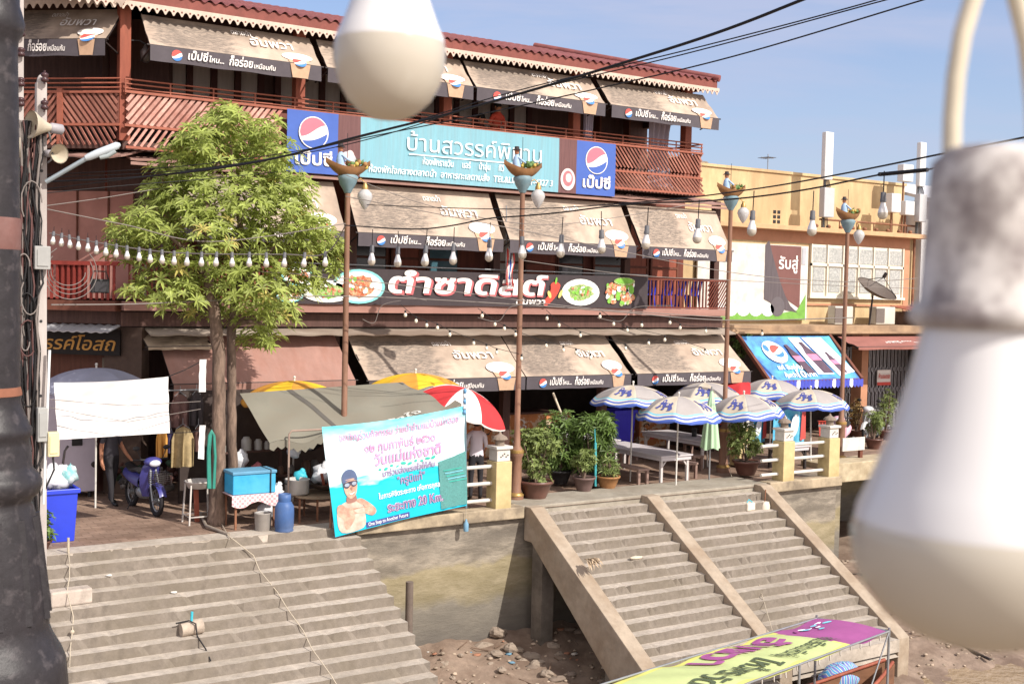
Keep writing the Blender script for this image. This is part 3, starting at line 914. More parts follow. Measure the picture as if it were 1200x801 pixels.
cream_m = mat('print_cream', (232, 224, 208), .8, .05, 5)
arm_m = mat('awning_steel', (58, 52, 52), .5, .15, 6, metal=.3)
def awning(label, x0, x1, yt, zt, yb, zb, zv, T=None, group='printed awnings of the market house', plain=None, town=True, k0=0):
    base = V(((x0+x1)/2, yb, zb))
    root = thing('awning', label, 'awning', T @ base if T else base, group)
    w = x1 - x0
    sl = V((0, yt-yb, zt-zb)); ln = sl.length
    ph = random.uniform(0, 6)
    b = MB(T)
    b.grid(lambda u, v: (x0 + w*u, yt + (yb-yt)*v - .0, zt + (zb-zt)*v - .03*math.sin(PI*v)*(.6+.4*math.sin(u*9+ph)) - .007*math.sin(u*40+ph)*v - .018*math.sin(u*PI)*v - .014*math.sin(u*17 + v*9 + ph*3)*math.sin(PI*v) - .008*math.sin(u*31 - v*14 + ph)*math.sin(PI*v)), 40, 12, 0, True, .006)
    cv = b.build('canopy', plain or awn_m, root)
    b = MB(T)
    b.grid(lambda u, v: (x0 + w*u, yb - .012 + .012*math.sin(u*14+ph)*v, zb + (zv-zb)*v + .006*math.sin(u*20+ph)*v), 30, 3, 0, True, .005)
    vl = b.build('valance', plain or val_m, root)
    if not plain:
        pc = flat((x0, yb, zb), (1, 0, 0), sl)
        def pcl(a, c, z=0): return pc(a, c, z + .01)
        pv = flat((x0, yb - .03, zv), (1, 0, 0), (0, 0, 1)); hv = zb - zv
        b = MB(T)
        b.text('ตลาดน้ำ', pcl, w*.50, ln*.74, .20, 0, w*.12, .012)
        if town: b.text('อัมพวา', pcl, w*.60, ln*.44, .36, 0, w*.26, .012)
        b.ell(pcl, w*.865, ln*.22, w*.095, ln*.13, 0, .004)
        b.text('เป๊ปซี่', pv, w*.205, hv*.34, hv*.72, 0, w*.115, .02, .15)
        b.text('ไหน...', pv, w*.325, hv*.34, hv*.5, 0, w*.085, .02, .15)
        b.text('ก็อร่อย', pv, w*.44, hv*.30, hv*.78, 0, w*.14, .025, .15)
        b.text('เหมือนกัน', pv, w*.585, hv*.30, hv*.45, 0, w*.13, .02, .15)
        b.build('lettering', wht, root)
        b = MB(T)
        b.logo(pv, w*.145, hv*.5, hv*.36, (0, 1, 2), .003)
        b.build('emblem', [lred, wht, lblue], root)
        b = MB(T)
        # printed cup that runs from the canopy on to the valance
        b.add([pcl(w*.80, ln*.16, .002), pcl(w*.935, ln*.16, .002), pcl(w*.93, .01, .002), pcl(w*.805, .01, .002)], [(3, 2, 1, 0)])
        b.add([pv(w*.805, hv-.005, .002), pv(w*.93, hv-.005, .002), pv(w*.915, 0.01, .002), pv(w*.82, 0.01, .002)], [(3, 2, 1, 0)])
        b.ell(pcl, w*.865, ln*.22, w*.075, ln*.09, 1, .009)
        b.logo(pcl, w*.868, ln*.045, .15, (2, 3, 4), .008)
        b.build('cup_picture', [tan_m, cream_m, lred, wht, lblue], root)
    b = MB(T)
    for x in (x0 + .02, x1 - .02):
        b.bar((x, yt+.02, zt-.04), (x, yb+.03, zb-.03), .03, .03)
        b.bar((x, yt+.05, zt-(zt-zb)*1.3), (x, yb+.05, zb-.05), .025, .025)
    b.cyl((x0 - .06, yb, zb), (x1 + .06, yb, zb), .018, n=6)
    b.build('frame', arm_m, root)
    return root
A = 'printed awning with boat picture, '
for i, (x0, x1) in enumerate(((6.92, 10.56), (10.72, 14.36), (14.46, 18.2), (18.4, 22.0))):
    awning('faded ' + A + ['top row, above the slats left of the blue panel', 'top row, behind the nearer hanging bulb', 'top row, above the red shirted person', 'top row, under the right roof tip'][i], x0*.9875, x1*.9875, 24.2, 9.62, 23.55, 8.92, 8.62)
for i, (x0, x1) in enumerate(((7.5, 11.2), (11.5, 15.28), (15.46, 19.3), (19.5, 22.62))):
    awning(A + ['middle row, behind the tree crown', 'middle row, above the noodle plates of the black banner', 'middle row, below the hotel sign with its lamp pole', 'middle row, above the blue chairs on the balcony'][i], x0*.9853, x1*.9853, 24.2, 6.58, 23.5, 5.48, 5.19)
for i, (x0, x1) in enumerate(((11.55, 15.62), (15.66, 18.8), (19.0, 22.9))):
    awning(A + ['ground floor, above the orange parasol', 'ground floor, between second lamp pole and cream parasols', 'ground floor, right end beside the bottle banner'][i], x0, x1, 24.45, 3.22, 23.3, 2.28, 1.98)
awning('faded ' + A + 'on the angled wing at the top left', -2.95, -.12, .35, 9.72, -.4, 8.98, 8.66, WT)
canvas = mat('pink_canvas', (150, 116, 106), .85, .1, 3, stretch=(3, 1, 1), rgb2=(140, 98, 84), amt2=.4)
awning('plain dusty pink awning behind the tree trunks', 7.3, 11.25, 24.5, 3.24, 23.35, 2.3, 1.95, None, None, canvas)
awning('small grey beige awning over the dark doorway left of the tree', 6.95, 8.3, 24.55, 3.32, 23.9, 3.02, 2.96, None, None, mat('beige_canvas', (166, 148, 128), .85, .12, 4))
# ------------------------------------------------------------------ banners on the balconies
blue_p = mat('banner_blue', (66, 94, 168), .6, .06, 4)
teal_p = mat('banner_teal', (118, 166, 180), .7, .10, 3, stretch=(8, 1, .4), rgb2=(120, 150, 160), amt2=.4)
pinkred = mat('emblem_pink', (206, 108, 124), .6, .05, 4)
umber = mat('banner_umber', (104, 72, 72), .7, .2, 4, stretch=(6, 1, .5))
dark_b = mat('banner_black', (60, 52, 55), .7, .15, 5)
hs = thing('hotel_banner', 'long teal guesthouse banner with blue emblem panels at both ends hung on the upper balcony', 'banner', (14.2, 24.0, 7.37))
BY = 23.93
def strip(name, x0, x1, m, z0=6.72, z1=8.03, par=hs, y=BY, wav=.012):
    b = MB()
    b.grid(lambda u, v: (x0 + (x1-x0)*u, y + .0*v + wav*math.sin((x0+(x1-x0)*u)*7)*math.sin(v*PI), z1 + (z0-z1)*v), max(4, int((x1-x0)*8)), 5, 0, True, .01)
    return b.build(name, m, par)
strip('emblem_panel', 9.84, 11.02, blue_p)
strip('picture_panel', 11.02, 11.55, umber)
strip('text_panel', 11.55, 16.88, teal_p)
strip('picture_panel', 16.88, 17.42, umber)
strip('emblem_panel', 17.42, 18.62, blue_p)
def fp(x0, z0, y=BY - .024): return flat((x0, y, z0), (1, 0, 0), (0, 0, 1))
for x0 in (9.84, 17.42):
    b = MB(); b.logo(fp(x0, 6.72), .60, .86, .32, (0, 1, 2), .004, 22, 1); b.build('emblem', [pinkred, wht, blue_p], hs)
    b = MB(); b.text('เป๊ปซี่', fp(x0, 6.72), .18, .18, .36, 0, .86, .03); b.build('lettering', wht, hs)
b = MB()
p = fp(11.55, 6.72)
b.text('บ้านสวรรค์พิมาน', p, 1.15, .68, .52, 0, 3.65, -.004)
b.bb(12.75, 15.9, BY - .032, BY - .03, 7.30, 7.325)
b.text('ห้องพักรายวัน  •  แอร์  •  น้ำอุ่น  •  ทีวี  •  ที่จอดรถ', p, 1.55, .39, .2, 0, 2.9, .012)
b.text('ห้องพักใจกลางตลาดน้ำ  อาหารทะเลตามสั่ง  TEL&LINE 081-4327 3', p, .2, .13, .2, 0, 4.95, .014, .15)
b.build('lettering', mat('letter_white', (226, 236, 236), .7, .03, 5), hs)
b = MB()
b.ell(fp(17.15, 7.05), 0, 0, .22, .27, 0, .002); b.ell(fp(17.15, 7.07), 0, 0, .15, .19, 1, .004); b.ell(fp(17.15, 7.09), .02, 0, .09, .11, 0, .006)
b.ell(fp(11.25, 7.05), 0, 0, .2, .2, 2, .002); b.ell(fp(11.3, 7.15), 0, 0, .1, .13, 0, .004); b.ell(fp(11.15, 7.05), 0, 0, .07, .09, 1, .006)
b.build('food_picture', [mat('pic_pale', (214, 190, 190), .7, .2, 9), mat('pic_rose', (168, 110, 116), .7, .2, 9), mat('pic_grey', (180, 180, 186), .7, .3, 9)], hs)

ns = thing('restaurant_banner', 'long black banner with plates of salad and white Thai letters on the middle balcony', 'banner', (15, 23.95, 4.3))
b = MB(); b.grid(lambda u, v: (9.6 + 10.22*u, 23.96 + .012*math.sin(u*40), 4.74 - .82*v - .03*(1-v)*math.sin(u*PI)), 60, 4, 0, True, .01); b.build('sheet', dark_b, ns)
q = fp(9.6, 3.92, 23.935)
plate_c = [mat('plate_white', (226, 226, 220), .6, .04, 5), mat('plate_teal', (126, 196, 194), .6, .1, 5), mat('salad_green', (112, 148, 70), .8, .5, 14, rgb2=(196, 196, 150), amt2=.7, scale2=20), mat('salad_red', (178, 92, 62), .8, .4, 16, rgb2=(206, 188, 150), amt2=.7, scale2=20), mat('leaf_green', (120, 176, 70), .8, .3, 9)]
def plate(x, z, rx, rz, rim, fill, pile=0):
    b = MB()
    b.ell(q, x, z, rx, rz, rim, .002); b.ell(q, x, z, rx*.88, rz*.86, 0, .004)
    rr = random.Random(int(x*100))
    pts = [(x + rx*.70*math.cos(t*PI/14)*rr.uniform(.8, 1.05), z + rz*.68*math.sin(t*PI/14)*rr.uniform(.8, 1.05)) for t in range(28)]
    b.add([q(a, c, .006) for a, c in pts], [tuple(range(28))], fill)
    for i in range(26):
        a, r_ = rr.uniform(0, 2*PI), rr.uniform(0, .55)
        b.ell(q, x + rx*r_*math.cos(a), z + rz*r_*math.sin(a), rx*rr.uniform(.05, .14), rz*rr.uniform(.08, .16), rr.choice((2, 3, 4, 4, 0) if fill == 2 else (3, 0, 4, 3)), .008 + i*.0006, 8, rr.uniform(0, 3))
    return b.build('plate_picture', plate_c, ns)
plate(.52, .60, .36, .2, 1, 3); plate(.36, .2, .32, .17, 1, 3); plate(1.22, .28, .62, .24, 0, 2); plate(1.98, .40, .64, .38, 1, 3); plate(8.05, .38, .58, .33, 0, 2)
b = MB()
rr = random.Random(3)
for i in range(46):
    b.ell(q, 9.3 + rr.uniform(-.42, .42), .38 + rr.uniform(-.26, .26), rr.uniform(.05, .13), rr.uniform(.04, .09), rr.choice((2, 3, 3, 4, 0)), .003 + i*.0004, 9, rr.uniform(0, 3))
b.ell(q, 9.4, .68, .34, .1, 2, .028); b.ell(q, 9.4, .69, .28, .07, 4, .03)
b.build('food_picture', plate_c, ns)
b = MB()
b.text('ตำซาดิสต์', q, 2.72, .26, .62, 0, 4.35, .05, .12)
b.build('lettering_shadow', mat('letter_rose', (176, 96, 100), .7, .05, 5), ns)
q2 = fp(9.57, 3.95, 23.925)
b = MB()
b.text('ตำซาดิสต์', q2, 2.72, .26, .62, 0, 4.35, .028, .12)
b.text('อัมพวา', q2, 6.15, .035, .19, 0, .85, .03, .12)
b.build('lettering', wht, ns)
b = MB()
for i in range(9):
    t = i/8
    b.ell(q2, 7.28 - .28*t*t + .02, .5 - .42*t, .13*(1-.6*t) + .02, .09, 0, .002 + .001*i, 12)
b.ell(q2, 7.31, .62, .03, .09, 1, .012, 8, -.2); b.ell(q2, 7.12, .28, .05, .1, 2, .012, 8, .4); b.ell(q2, 7.45, .3, .045, .12, 2, .013, 8, -.5)
b.build('chilli_picture', [mat('chilli_red', (190, 72, 60), .6, .15, 9), plate_c[4], mat('pic_yellow', (206, 184, 110), .7, .1, 5)], ns)
b = MB(); b.cyl((9.6, 24.02, 4.80), (19.85, 24.02, 4.78), .02, n=6); b.build('rail_pipe', steel, ns)

# flag beside the banner
fl = thing('flag', 'small drooping red white and blue flag between two middle awnings', 'flag', (15.37, 23.8, 4.6))
b = MB(); b.cyl((15.35, 23.8, 4.5), (15.3, 23.78, 6.3), .015, n=6); b.build('staff', steel, fl)
b = MB()
for k, (a, c) in enumerate(((0, .2), (.2, .4), (.4, .6), (.6, .8), (.8, 1))):
    b.grid(lambda u, v: (15.34 + (a + (c-a)*u)*.2 + .02*math.sin(v*7), 23.78 + .03*math.sin(u*5 + v*9 + k), 5.35 - .9*v - .1*u), 3, 10, (0, 1, 2, 1, 0)[k], True)
b.build('cloth', [lred, wht, blue_p], fl)
# blue plastic chairs behind the right balustrade
bc = mat('blue_plastic', (44, 60, 190), .45, .1, 5)
def chair(x, y, z, rz, label, m, parent_group):
    t = thing('plastic_chair', label, 'chair', (0, 0, 0), parent_group)
    b = MB(); b.box((0, 0, .43), (.42, .42, .03)); b.build('seat', m, t, bevel=.01)
    b = MB()
    for i in range(5): b.bar((-.18 + i*.09, .2, .44), (-.18 + i*.09, .27, .82), .05, .015)
    b.bar((-.22, .27, .84), (.22, .27, .84), .07, .025); b.build('backrest', m, t)
    for sx in (-1, 1):
        for sy in (-1, 1):
            b = MB(); b.bar((sx*.17, sy*.17, .43), (sx*.21, sy*.21, 0), .035, .035); b.build('leg', m, t)
    t.location = (x, y, z); t.rotation_euler = (0, 0, rz)
    return t
c0 = chair(20.15, 24.5, 3.85, PI, 'blue plastic chair behind the thin balusters of the middle balcony', bc, 'blue chairs on the middle balcony')
for x in (20.75, 21.25, 21.75):
    copy_tree(c0, (x, 24.5 + .05*(x % 1), 3.85), PI + .2*(x % 1), None, None)

# ------------------------------------------------------------------ yellow house at the right
yel = mat('yellow_plaster', (196, 172, 132), .85, .16, 3.5, rgb2=(166, 138, 104), amt2=.75, scale2=1.1, stretch=(1, 1, .35), bump=.1)
ter = mat('terracotta_plaster', (182, 132, 104), .85, .14, 3, rgb2=(160, 114, 88), amt2=.5, scale2=1.4)
yh = thing('yellow_house', 'two storey house of faded yellow plaster with a white framed window row', 'house', (28, 27, 0))
b = MB(); b.bb(21.9, 33.0, 26.6, 33, 6.42, 8.1); b.bb(21.9, 33.05, 26.55, 26.85, 8.1, 8.18); b.build('parapet', yel, yh)
b = MB(); b.bb(22.75, 32.8, 26.0, 33, 3.3, 6.38); b.build('wall', yel, yh)
b = MB(); b.bb(22.76, 32.6, 25.985, 25.998, 5.96, 6.3); b.bb(31.9+.45, 32.6, 25.98, 25.998, 3.6, 5.95); b.build('painted_band', ter, yh)
b = MB(); b.bb(22.75, 33.0, 25.55, 33, 6.30, 6.44); b.build('ledge', mat('ledge_plaster', (190, 152, 116), .85, .14, 4), yh, bevel=.01)
b = MB(); b.bb(26.95, 32.8, 25.95, 26.0, 4.05, 4.12); b.build('moulding', ter, yh)
b = MB(); b.bb(23.0, 33.2, 24.55, 26.0, 3.2, 3.48); b.bb(23.0, 33.2, 24.4, 24.55, 3.24, 3.30); b.build('canopy_slab', mat('canopy_concrete', (158, 132, 106), .9, .18, 4, rgb2=(110, 90, 76), amt2=.6), yh, bevel=.012)
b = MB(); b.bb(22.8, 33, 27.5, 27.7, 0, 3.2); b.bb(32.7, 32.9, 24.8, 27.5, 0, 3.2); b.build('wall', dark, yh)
b = MB(); b.bb(29.3, 29.6, 25.0, 25.4, 0, 3.2); b.build('pillar', ter, yh)
b = MB(); b.bb(27.9, 32.25, 25.96, 25.995, 4.35, 5.95); wf = b.build('window', mat('window_cream', (214, 206, 190), .6, .08, 5), yh)
b = MB()
gl = mat('frosted_glass', (176, 176, 172), .35, .35, 18, rgb2=(132, 134, 134), amt2=.7, scale2=14)
for i in range(6):
    x = 27.98 + i*.715
    b.bb(x, x+.62, 25.94, 25.958, 5.4, 5.86); b.bb(x+.06, x+.56, 25.94, 25.958, 4.48, 5.24)
b.build('pane', gl, wf)
b = MB()
for i in range(7):
    x = 27.9 + i*.715
    b.bb(x-.0, x+.05, 25.9, 25.957, 4.35, 5.95)
b.bb(27.9, 32.25, 25.9, 25.957, 5.28, 5.36); b.bb(27.85, 32.3, 25.86, 25.957, 4.28, 4.35)
b.build('frame', MATS['window_cream'], wf)
b = MB()
for i in range(3):
    for j in range(2):
        b.bb(26.9 + j*.18, 27.02 + j*.18, 26.59, 26.598, 6.56 + i*.15, 6.66 + i*.15)
b.build('vent', black, yh)
b = MB()
b.cyl((28.2, 25.9, 6.72), (32.8, 25.9, 6.72), .03, n=8)
for i in range(6): b.cyl((28.3 + i*.8, 25.9, 6.44), (28.3 + i*.8, 25.9, 6.72), .02, n=6)
for i in range(9): b.ball((27.9 + i*.55, 25.75, 6.5), (.07, .07, .06), 0, 8, 5)
b.build('roof_rail', rust, yh)
b = MB(); b.tube([(32.72, 25.9, 6.4), (32.72, 25.9, 3.4)], .045, 8); b.build('drainpipe', rust, yh)
# hoarding
hd = thing('hoarding', 'large white hoarding with a grey curtain drawn across a brown panel on the yellow house', 'billboard', (25.3, 25.8, 3.6))
HY = 25.85
b = MB(); b.bb(23.2, 27.7, HY, HY+.06, 3.6, 5.86); b.build('sheet', white_p, hd)
h = fp(23.68, 3.6, HY - .004)
b = MB()
b.add([h(2.55, .9, .001), h(3.7, .35, .001), h(3.7, 2.24, .001), h(2.2, 2.24, .001), h(2.2, 1.6, .001)], [(0, 1, 2, 3, 4)], 0)
pts = [(2.18, 2.24), (2.18, .62), (2.5, .5), (3.1, .30), (3.62, .22)] + [(3.62 - 1.3*t**.6, .22 + 2.16*t) for t in (.1, .25, .45, .65, .85, 1.0)]
b.add([h(a, c, .006) for a, c in pts], [tuple(range(len(pts)))], 1)
pts = [(0, .0), (3.95, 0), (3.95, .78), (3.6, .3), (2.6, .16), (1.2, .2), (0, .14)]
b.add([h(a, c, .004) for a, c in pts], [tuple(range(len(pts)))], 2)
for i in range(5): b.ell(h, .35 + i*.5, .3, .27, .2, 3, .006 + .001*i, 14)
b.ell(h, 2.75, .4, .3, .3, 4, .010, 14)
b.add([h(3.74, 1.7, .008), h(3.9, 1.7, .008), h(3.9, 2.2, .008), h(3.74, 2.2, .008)], [(0, 1, 2, 3)], 5)
b.build('picture', [mat('hoard_brown', (112, 76, 72), .7, .1, 4), mat('hoard_curtain', (88, 80, 84), .7, .2, 3, stretch=(5, 1, .3)), mat('hoard_green', (110, 158, 70), .7, .2, 6), mat('hoard_scallop', (206, 214, 214), .7, .08, 4), mat('hoard_grey', (96, 90, 94), .7, .1, 4), mat('hoard_pale', (170, 170, 176), .7, .1, 4)], hd)
b = MB(); b.text('รับสู่', h, 2.75, 1.55, .48, 0, .82, .02); b.build('lettering', wht, hd)

# bottle banner awning
bb_ = thing('bottle_banner', 'sloping blue awning banner with drink bottles and a round emblem under the concrete canopy', 'banner', (25.2, 23.8, 2.6))
o0, ux, sl = V((23.55, 23.15, 2.02)), V((1, 0, 0)), V((0, 1.2, 1.15)); ln = sl.length; sn = sl.normalized()
wd = 3.55
b = MB(); b.grid(lambda u, v: o0 + ux*wd*u + sl*(1-v) - V((0, 0, .04*math.sin(PI*v))), 24, 8, 0, True, .006)
b.build('sheet', mat('bottle_blue', (70, 112, 186), .6, .25, 2.2, rgb2=(96, 186, 214), amt2=.9, scale2=.9), bb_)
pb_ = flat(o0, ux, sl)
def pbl(x, y, z=0): return pb_(x, y, z + .012)
b = MB()
b.ell(pbl, .85, 1.05, .42, .42, 0, 0, 24); b.logo(pbl, .95, 1.08, .24, (3, 0, 4), .004)
b.ell(pbl, .6, 1.2, .1, .14, 4, .006, 8)
b.add([pbl(1.95, .18), pbl(2.6, .18), pbl(2.2, 1.6), pbl(1.75, 1.6)], [(0, 1, 2, 3)], 0)
b.add([pbl(2.75, .1), pbl(3.5, .25), pbl(3.1, 1.6), pbl(2.3, 1.6)], [(0, 1, 2, 3)], 0)
for x, w, hgt, c in ((1.72, .16, 1.1, 1), (2.4, .2, 1.2, 1), (3.05, .13, .8, 1)):
    pr = [(-w, 0), (w, 0), (w, hgt*.62), (w*.45, hgt*.85), (w*.4, hgt), (-w*.4, hgt), (-w*.45, hgt*.85), (-w, hgt*.62)]
    b.add([pbl(x + a - .25*q_, .22 + q_, .008) for a, q_ in pr], [tuple(range(8))], 1)
    b.add([pbl(x - w - .25*hgt*.4, .22 + hgt*.4, .011), pbl(x + w - .25*hgt*.4, .22 + hgt*.4, .011), pbl(x + w - .25*hgt*.6, .22 + hgt*.6, .011), pbl(x - w - .25*hgt*.6, .22 + hgt*.6, .011)], [(0, 1, 2, 3)], 2)
b.build('picture', [mat('pic_white', (222, 226, 232), .6, .08, 4), mat('bottle_brown', (84, 66, 80), .5, .3, 5), mat('bottle_label', (196, 120, 150), .6, .2, 5), lred, lblue], bb_)
b = MB(); b.text('แค่ จับคู่กับ', pbl, .55, .38, .24, 0, .95, .02, .1); b.text('คุ้มกว่า', pbl, .62, .1, .22, 0, .45, .02, .1); b.text('10', pbl, 1.1, .08, .36, 0, .36, .03, .1); b.text('บาท', pbl, 1.5, .1, .22, 0, .35, .02, .1); b.build('lettering', wht, bb_)
b = MB()
n = 26
for i in range(n):
    x = 23.5 + 3.7*i/n
    b.grid(lambda u, v: (x + 3.7/n*u, 23.13 - .02*math.sin(PI*u), 2.02 - (.19 + .06*math.sin(PI*u))*v), 4, 2, i % 5 == 2 and 1 or 0, True)
b.build('fringe', [mat('fringe_blue', (70, 78, 176), .7, .2, 5), MATS['pic_white']], bb_)
b = MB()
for x in (23.45, 27.12): b.bar((x, 24.4, 3.2), (x, 23.12, 2.0), .1, .1)
b.cyl((23.4, 23.15, 2.0), (27.2, 23.15, 2.0), .03, n=8)
b.build('frame', wood_br, bb_)
awning('plain maroon awning with small white letters over the folding gate', 27.6, 33.0, 24.5, 3.15, 23.7, 2.88, 2.8, None, None, mat('maroon_canvas', (140, 92, 84), .85, .12, 4))
b = MB(); b.text('ร้านอาหาร ตลาดน้ำ', flat((29.0, 23.98, 2.935), (1, 0, 0), (0, .8, .27)), 0, .1, .26, 0, 1.9, .02); lt = b.build('awning_lettering', wht)
par = [o for o in col.objects if o.get('label', '').startswith('plain maroon')][0]
lt.parent = par; lt.matrix_parent_inverse = Matrix.Translation(-par.location)
# folding steel gate
fg = thing('folding_gate', 'grey folding steel gate under the maroon awning', 'gate', (31.3, 26, 0))
b = MB()
for i in range(34):
    x = 29.7 + i*.09
    b.bb(x, x+.035, 25.96 + .02*(i % 2), 26.0 + .02*(i % 2), .05, 2.75)
for z in (.15, 2.7): b.bb(29.7, 32.75, 25.93, 25.957, z-.03, z+.03)
b.build('bars', mat('gate_steel', (152, 150, 154), .5, .15, 6, metal=.3), fg)
b = MB()
for z in (.7, 1.35, 2.0):
    b = MB()
    for i in range(16):
        x = 29.72 + i*.18
        b.bar((x, 25.95, z - .14), (x + .18, 25.95, z + .14), .012, .025); b.bar((x, 25.94, z + .14), (x + .18, 25.94, z - .14), .012, .025)
    b.build('lattice_links', MATS['gate_steel'], fg); b = MB()
b = MB(); b.bb(31.1, 31.75, 25.88, 25.9, 1.5, 2.0); gs = b.build('gate_notice', wht, loc=(31.4, 25.89, 1.5)); tag(gs, 'small white notice with red lettering hung on the folding gate', 'sign')
b = MB(); b.bb(31.1, 31.75, 25.868, 25.878, 1.5, 1.6); b.text('ห้ามจอดรถ', fp(31.15, 1.72, 25.874), 0, 0, .2, 0, .55, .02); x_ = b.build('lettering', lred, gs)
# air conditioner boxes on the canopy slab
def aircon(x, z, y, label, w=.8, h_=.55):
    t = thing('air_conditioner', label, 'air conditioner', (x, y, z))
    b = MB(); b.bb(x-w/2, x+w/2, y-.15, y+.15, z, z+h_); b.build('casing', mat('ac_white', (200, 196, 186), .6, .08, 5, rgb2=(150, 140, 126), amt2=.4), t, bevel=.015)
    b = MB(); b.bb(x-w/2-.02, x-w/2+w*.42, y-.17, y-.153, z+.05, z+h_-.05); b.build('grille', mat('ac_grille', (110, 100, 96), .7, .3, 30), t)
aircon(28.6, 3.5, 25.3, 'outdoor air conditioner box under the window, left one on the canopy')
aircon(30.7, 3.5, 25.45, 'outdoor air conditioner box behind the foot of the satellite dish', .9)
sh = thing('tin_hutch', 'rusty tin hutch with a brown roof sheet at the right end of the canopy', 'hutch', (32.3, 25.2, 3.5))
b = MB(); b.bb(31.7, 33.0, 24.9, 25.7, 3.49, 3.9); b.build('box', mat('hutch_dark', (92, 72, 62), .8, .3, 5), sh)
b = MB(); b.grid(lambda u, v: (31.5 + 1.7*u, 24.7 + 1.1*v, 3.92 + .16*v + .012*math.sin(u*70)), 50, 2, 0, False, .02); b.build('roof_sheet', mat('hutch_red', (146, 84, 66), .7, .2, 5), sh)
# satellite dish
sd = thing('satellite_dish', 'dark mesh satellite dish on a post in front of the window row', 'satellite dish', (30.2, 25.0, 3.5))
ax = V((.1, -.5, .85)).normalized()
cD = PY(1024, 341, 25.0); cD.z -= .1
b = MB(); b.lathe(cD, [(.04, 0), (.2, .025), (.4, .08), (.56, .16), (.65, .22)], 24, 0, ax, cap=False); b.lathe(cD, [(.65, .21), (.665, .22), (.65, .235), (.635, .22), (.65, .21)], 24, 0, ax, cap=False)
b.build('dish', mat('dish_mesh', (92, 82, 76), .6, .3, 40), sd)
b = MB(); x, y, d = b.frame(ax)
fpnt = cD + ax*.62
for i in range(3):
    a = i*2*PI/3; b.tube([cD + ax*.22 + (x*math.cos(a) + y*math.sin(a))*.64, fpnt], .012, 5)
b.cyl(fpnt, fpnt + ax*.16, .06, .05, 10); b.build('feed_horn', arm_m, sd)
b = MB(); b.cyl((cD.x - .1, 25.05, 3.48), (cD.x, 25.03, cD.z), .03, n=8); b.build('post', arm_m, sd)
# mobile antennas on the parapet ledge
an_w = mat('antenna_white', (206, 206, 206), .5, .05, 4)
def antenna(x, y, z0, zp0, zp1, label, w=.36, box=True):
    t = thing('cell_antenna', label, 'antenna', (x, y, z0))
    b = MB(); b.cyl((x + w*.3, y+.12, z0), (x + w*.3, y+.12, zp1 - .1), .045, n=8); b.build('mast', steel, t)
    b = MB(); b.bb(x-w/2, x+w/2, y-.14, y+.03, zp0, zp1); b.build('panel', an_w, t, bevel=.03)
    if box:
        b = MB(); b.bb(x-w*.62, x+w*.62, y-.2, y+.02, zp0-1.15, zp0-.25); b.build('radio_box', mat('radio_grey', (176, 176, 178), .5, .06, 4), t, bevel=.02)
    b = MB()
    for i in range(5): b.tube([(x - .1 + .05*i, y-.05, zp0), (x - .12 + .06*i, y - .1, zp0-.2), (x + .03*i, y + .05, zp0 - .6), (x - .1 + .07*i, y, z0)], .014, 5)
    b.build('feeder_cable', black, t)
pA = PY(968, 183, 25.7); 
antenna(pA.x, 25.7, 6.44, PY(968, 211, 25.7).z, PY(968, 155, 25.7).z, 'tall white panel antenna standing left on the ledge of the yellow house')
antenna(PY(1078, 190, 25.7).x, 25.7, 6.44, PY(1078, 219, 25.7).z, PY(1078, 167, 25.7).z, 'narrow white panel antenna at the right end of the yellow house', .3)
for i, (px, py, w, hh, lb) in enumerate(((1061, 203, .5, .55, 'small square white antenna box just above the parapet'), (1047, 238, .45, .6, 'grey white equipment box in front of the yellow parapet, beside the hanging bulb'), (1063, 244, .45, .45, 'lower grey equipment box near the right end of the yellow ledge'))):
    p = PY(px, py, 25.75)
    t = thing('equipment_box', lb, 'equipment box', (p.x, 25.75, p.z - hh/2))
    b = MB(); b.box(p, (w, .25, hh)); b.build('casing', an_w, t, bevel=.02)
    b = MB(); b.cyl((p.x + .1, 25.9, 6.44), (p.x + .1, 25.9, p.z + hh/2), .03, n=6); b.build('post', rust, t)
ym = thing('aerial', 'thin television aerial on the far roof behind the yellow parapet', 'aerial', (30.2, 34, 7))
p = PY(900, 185, 34)
b = MB(); b.cyl((p.x, 34, 6), (p.x, 34, p.z + .15), .02, n=6)
for i in range(5): b.cyl((p.x - .25 + .1*i, 33.7, p.z), (p.x - .25 + .1*i, 34.3, p.z), .012, n=5)
b.cyl((p.x - .35, 34, p.z), (p.x + .3, 34, p.z), .015, n=5); b.build('aerial_rods', steel, ym)
wh = thing('white_house', 'white plastered house beyond the yellow house at the right', 'house', (38, 27, 0))
b = MB(); b.bb(33.2, 44, 26.0, 36, 0, 7.6); b.build('wall', mat('white_plaster', (206, 204, 204), .85, .06, 3), wh)
b = MB(); b.grid(lambda u, v: (33.1 + 11*u, 25.4 + 4*v, 7.6 + 1.0*v), 4, 2, 0, False, .1); b.build('roof', mat('white_roof', (190, 190, 194), .7, .08, 3), wh)
b = MB()
for i in range(4): b.bb(34.2 + i*2.4, 35.4 + i*2.4, 25.97, 25.995, 4.2, 5.8); b.bb(34.2 + i*2.4, 35.4 + i*2.4, 25.97, 25.995, 1.0, 2.4)
b.build('window', glass_b, wh)
bk = thing('background_house', 'low roof showing far behind the right end of the balcony', 'house', (26, 34, 0))
b = MB(); b.bb(22.5, 27, 33.5, 38, 0, 8.2); b.build('wall', concrete_d, bk)
b = MB(); b.grid(lambda u, v: (22.0 + 3.0*u, 27.5 + 2.5*v, 8.35 + .5*v + .02*math.sin(u*60)), 50, 2, 0, False, .04); b.build('roof', tin, bk)
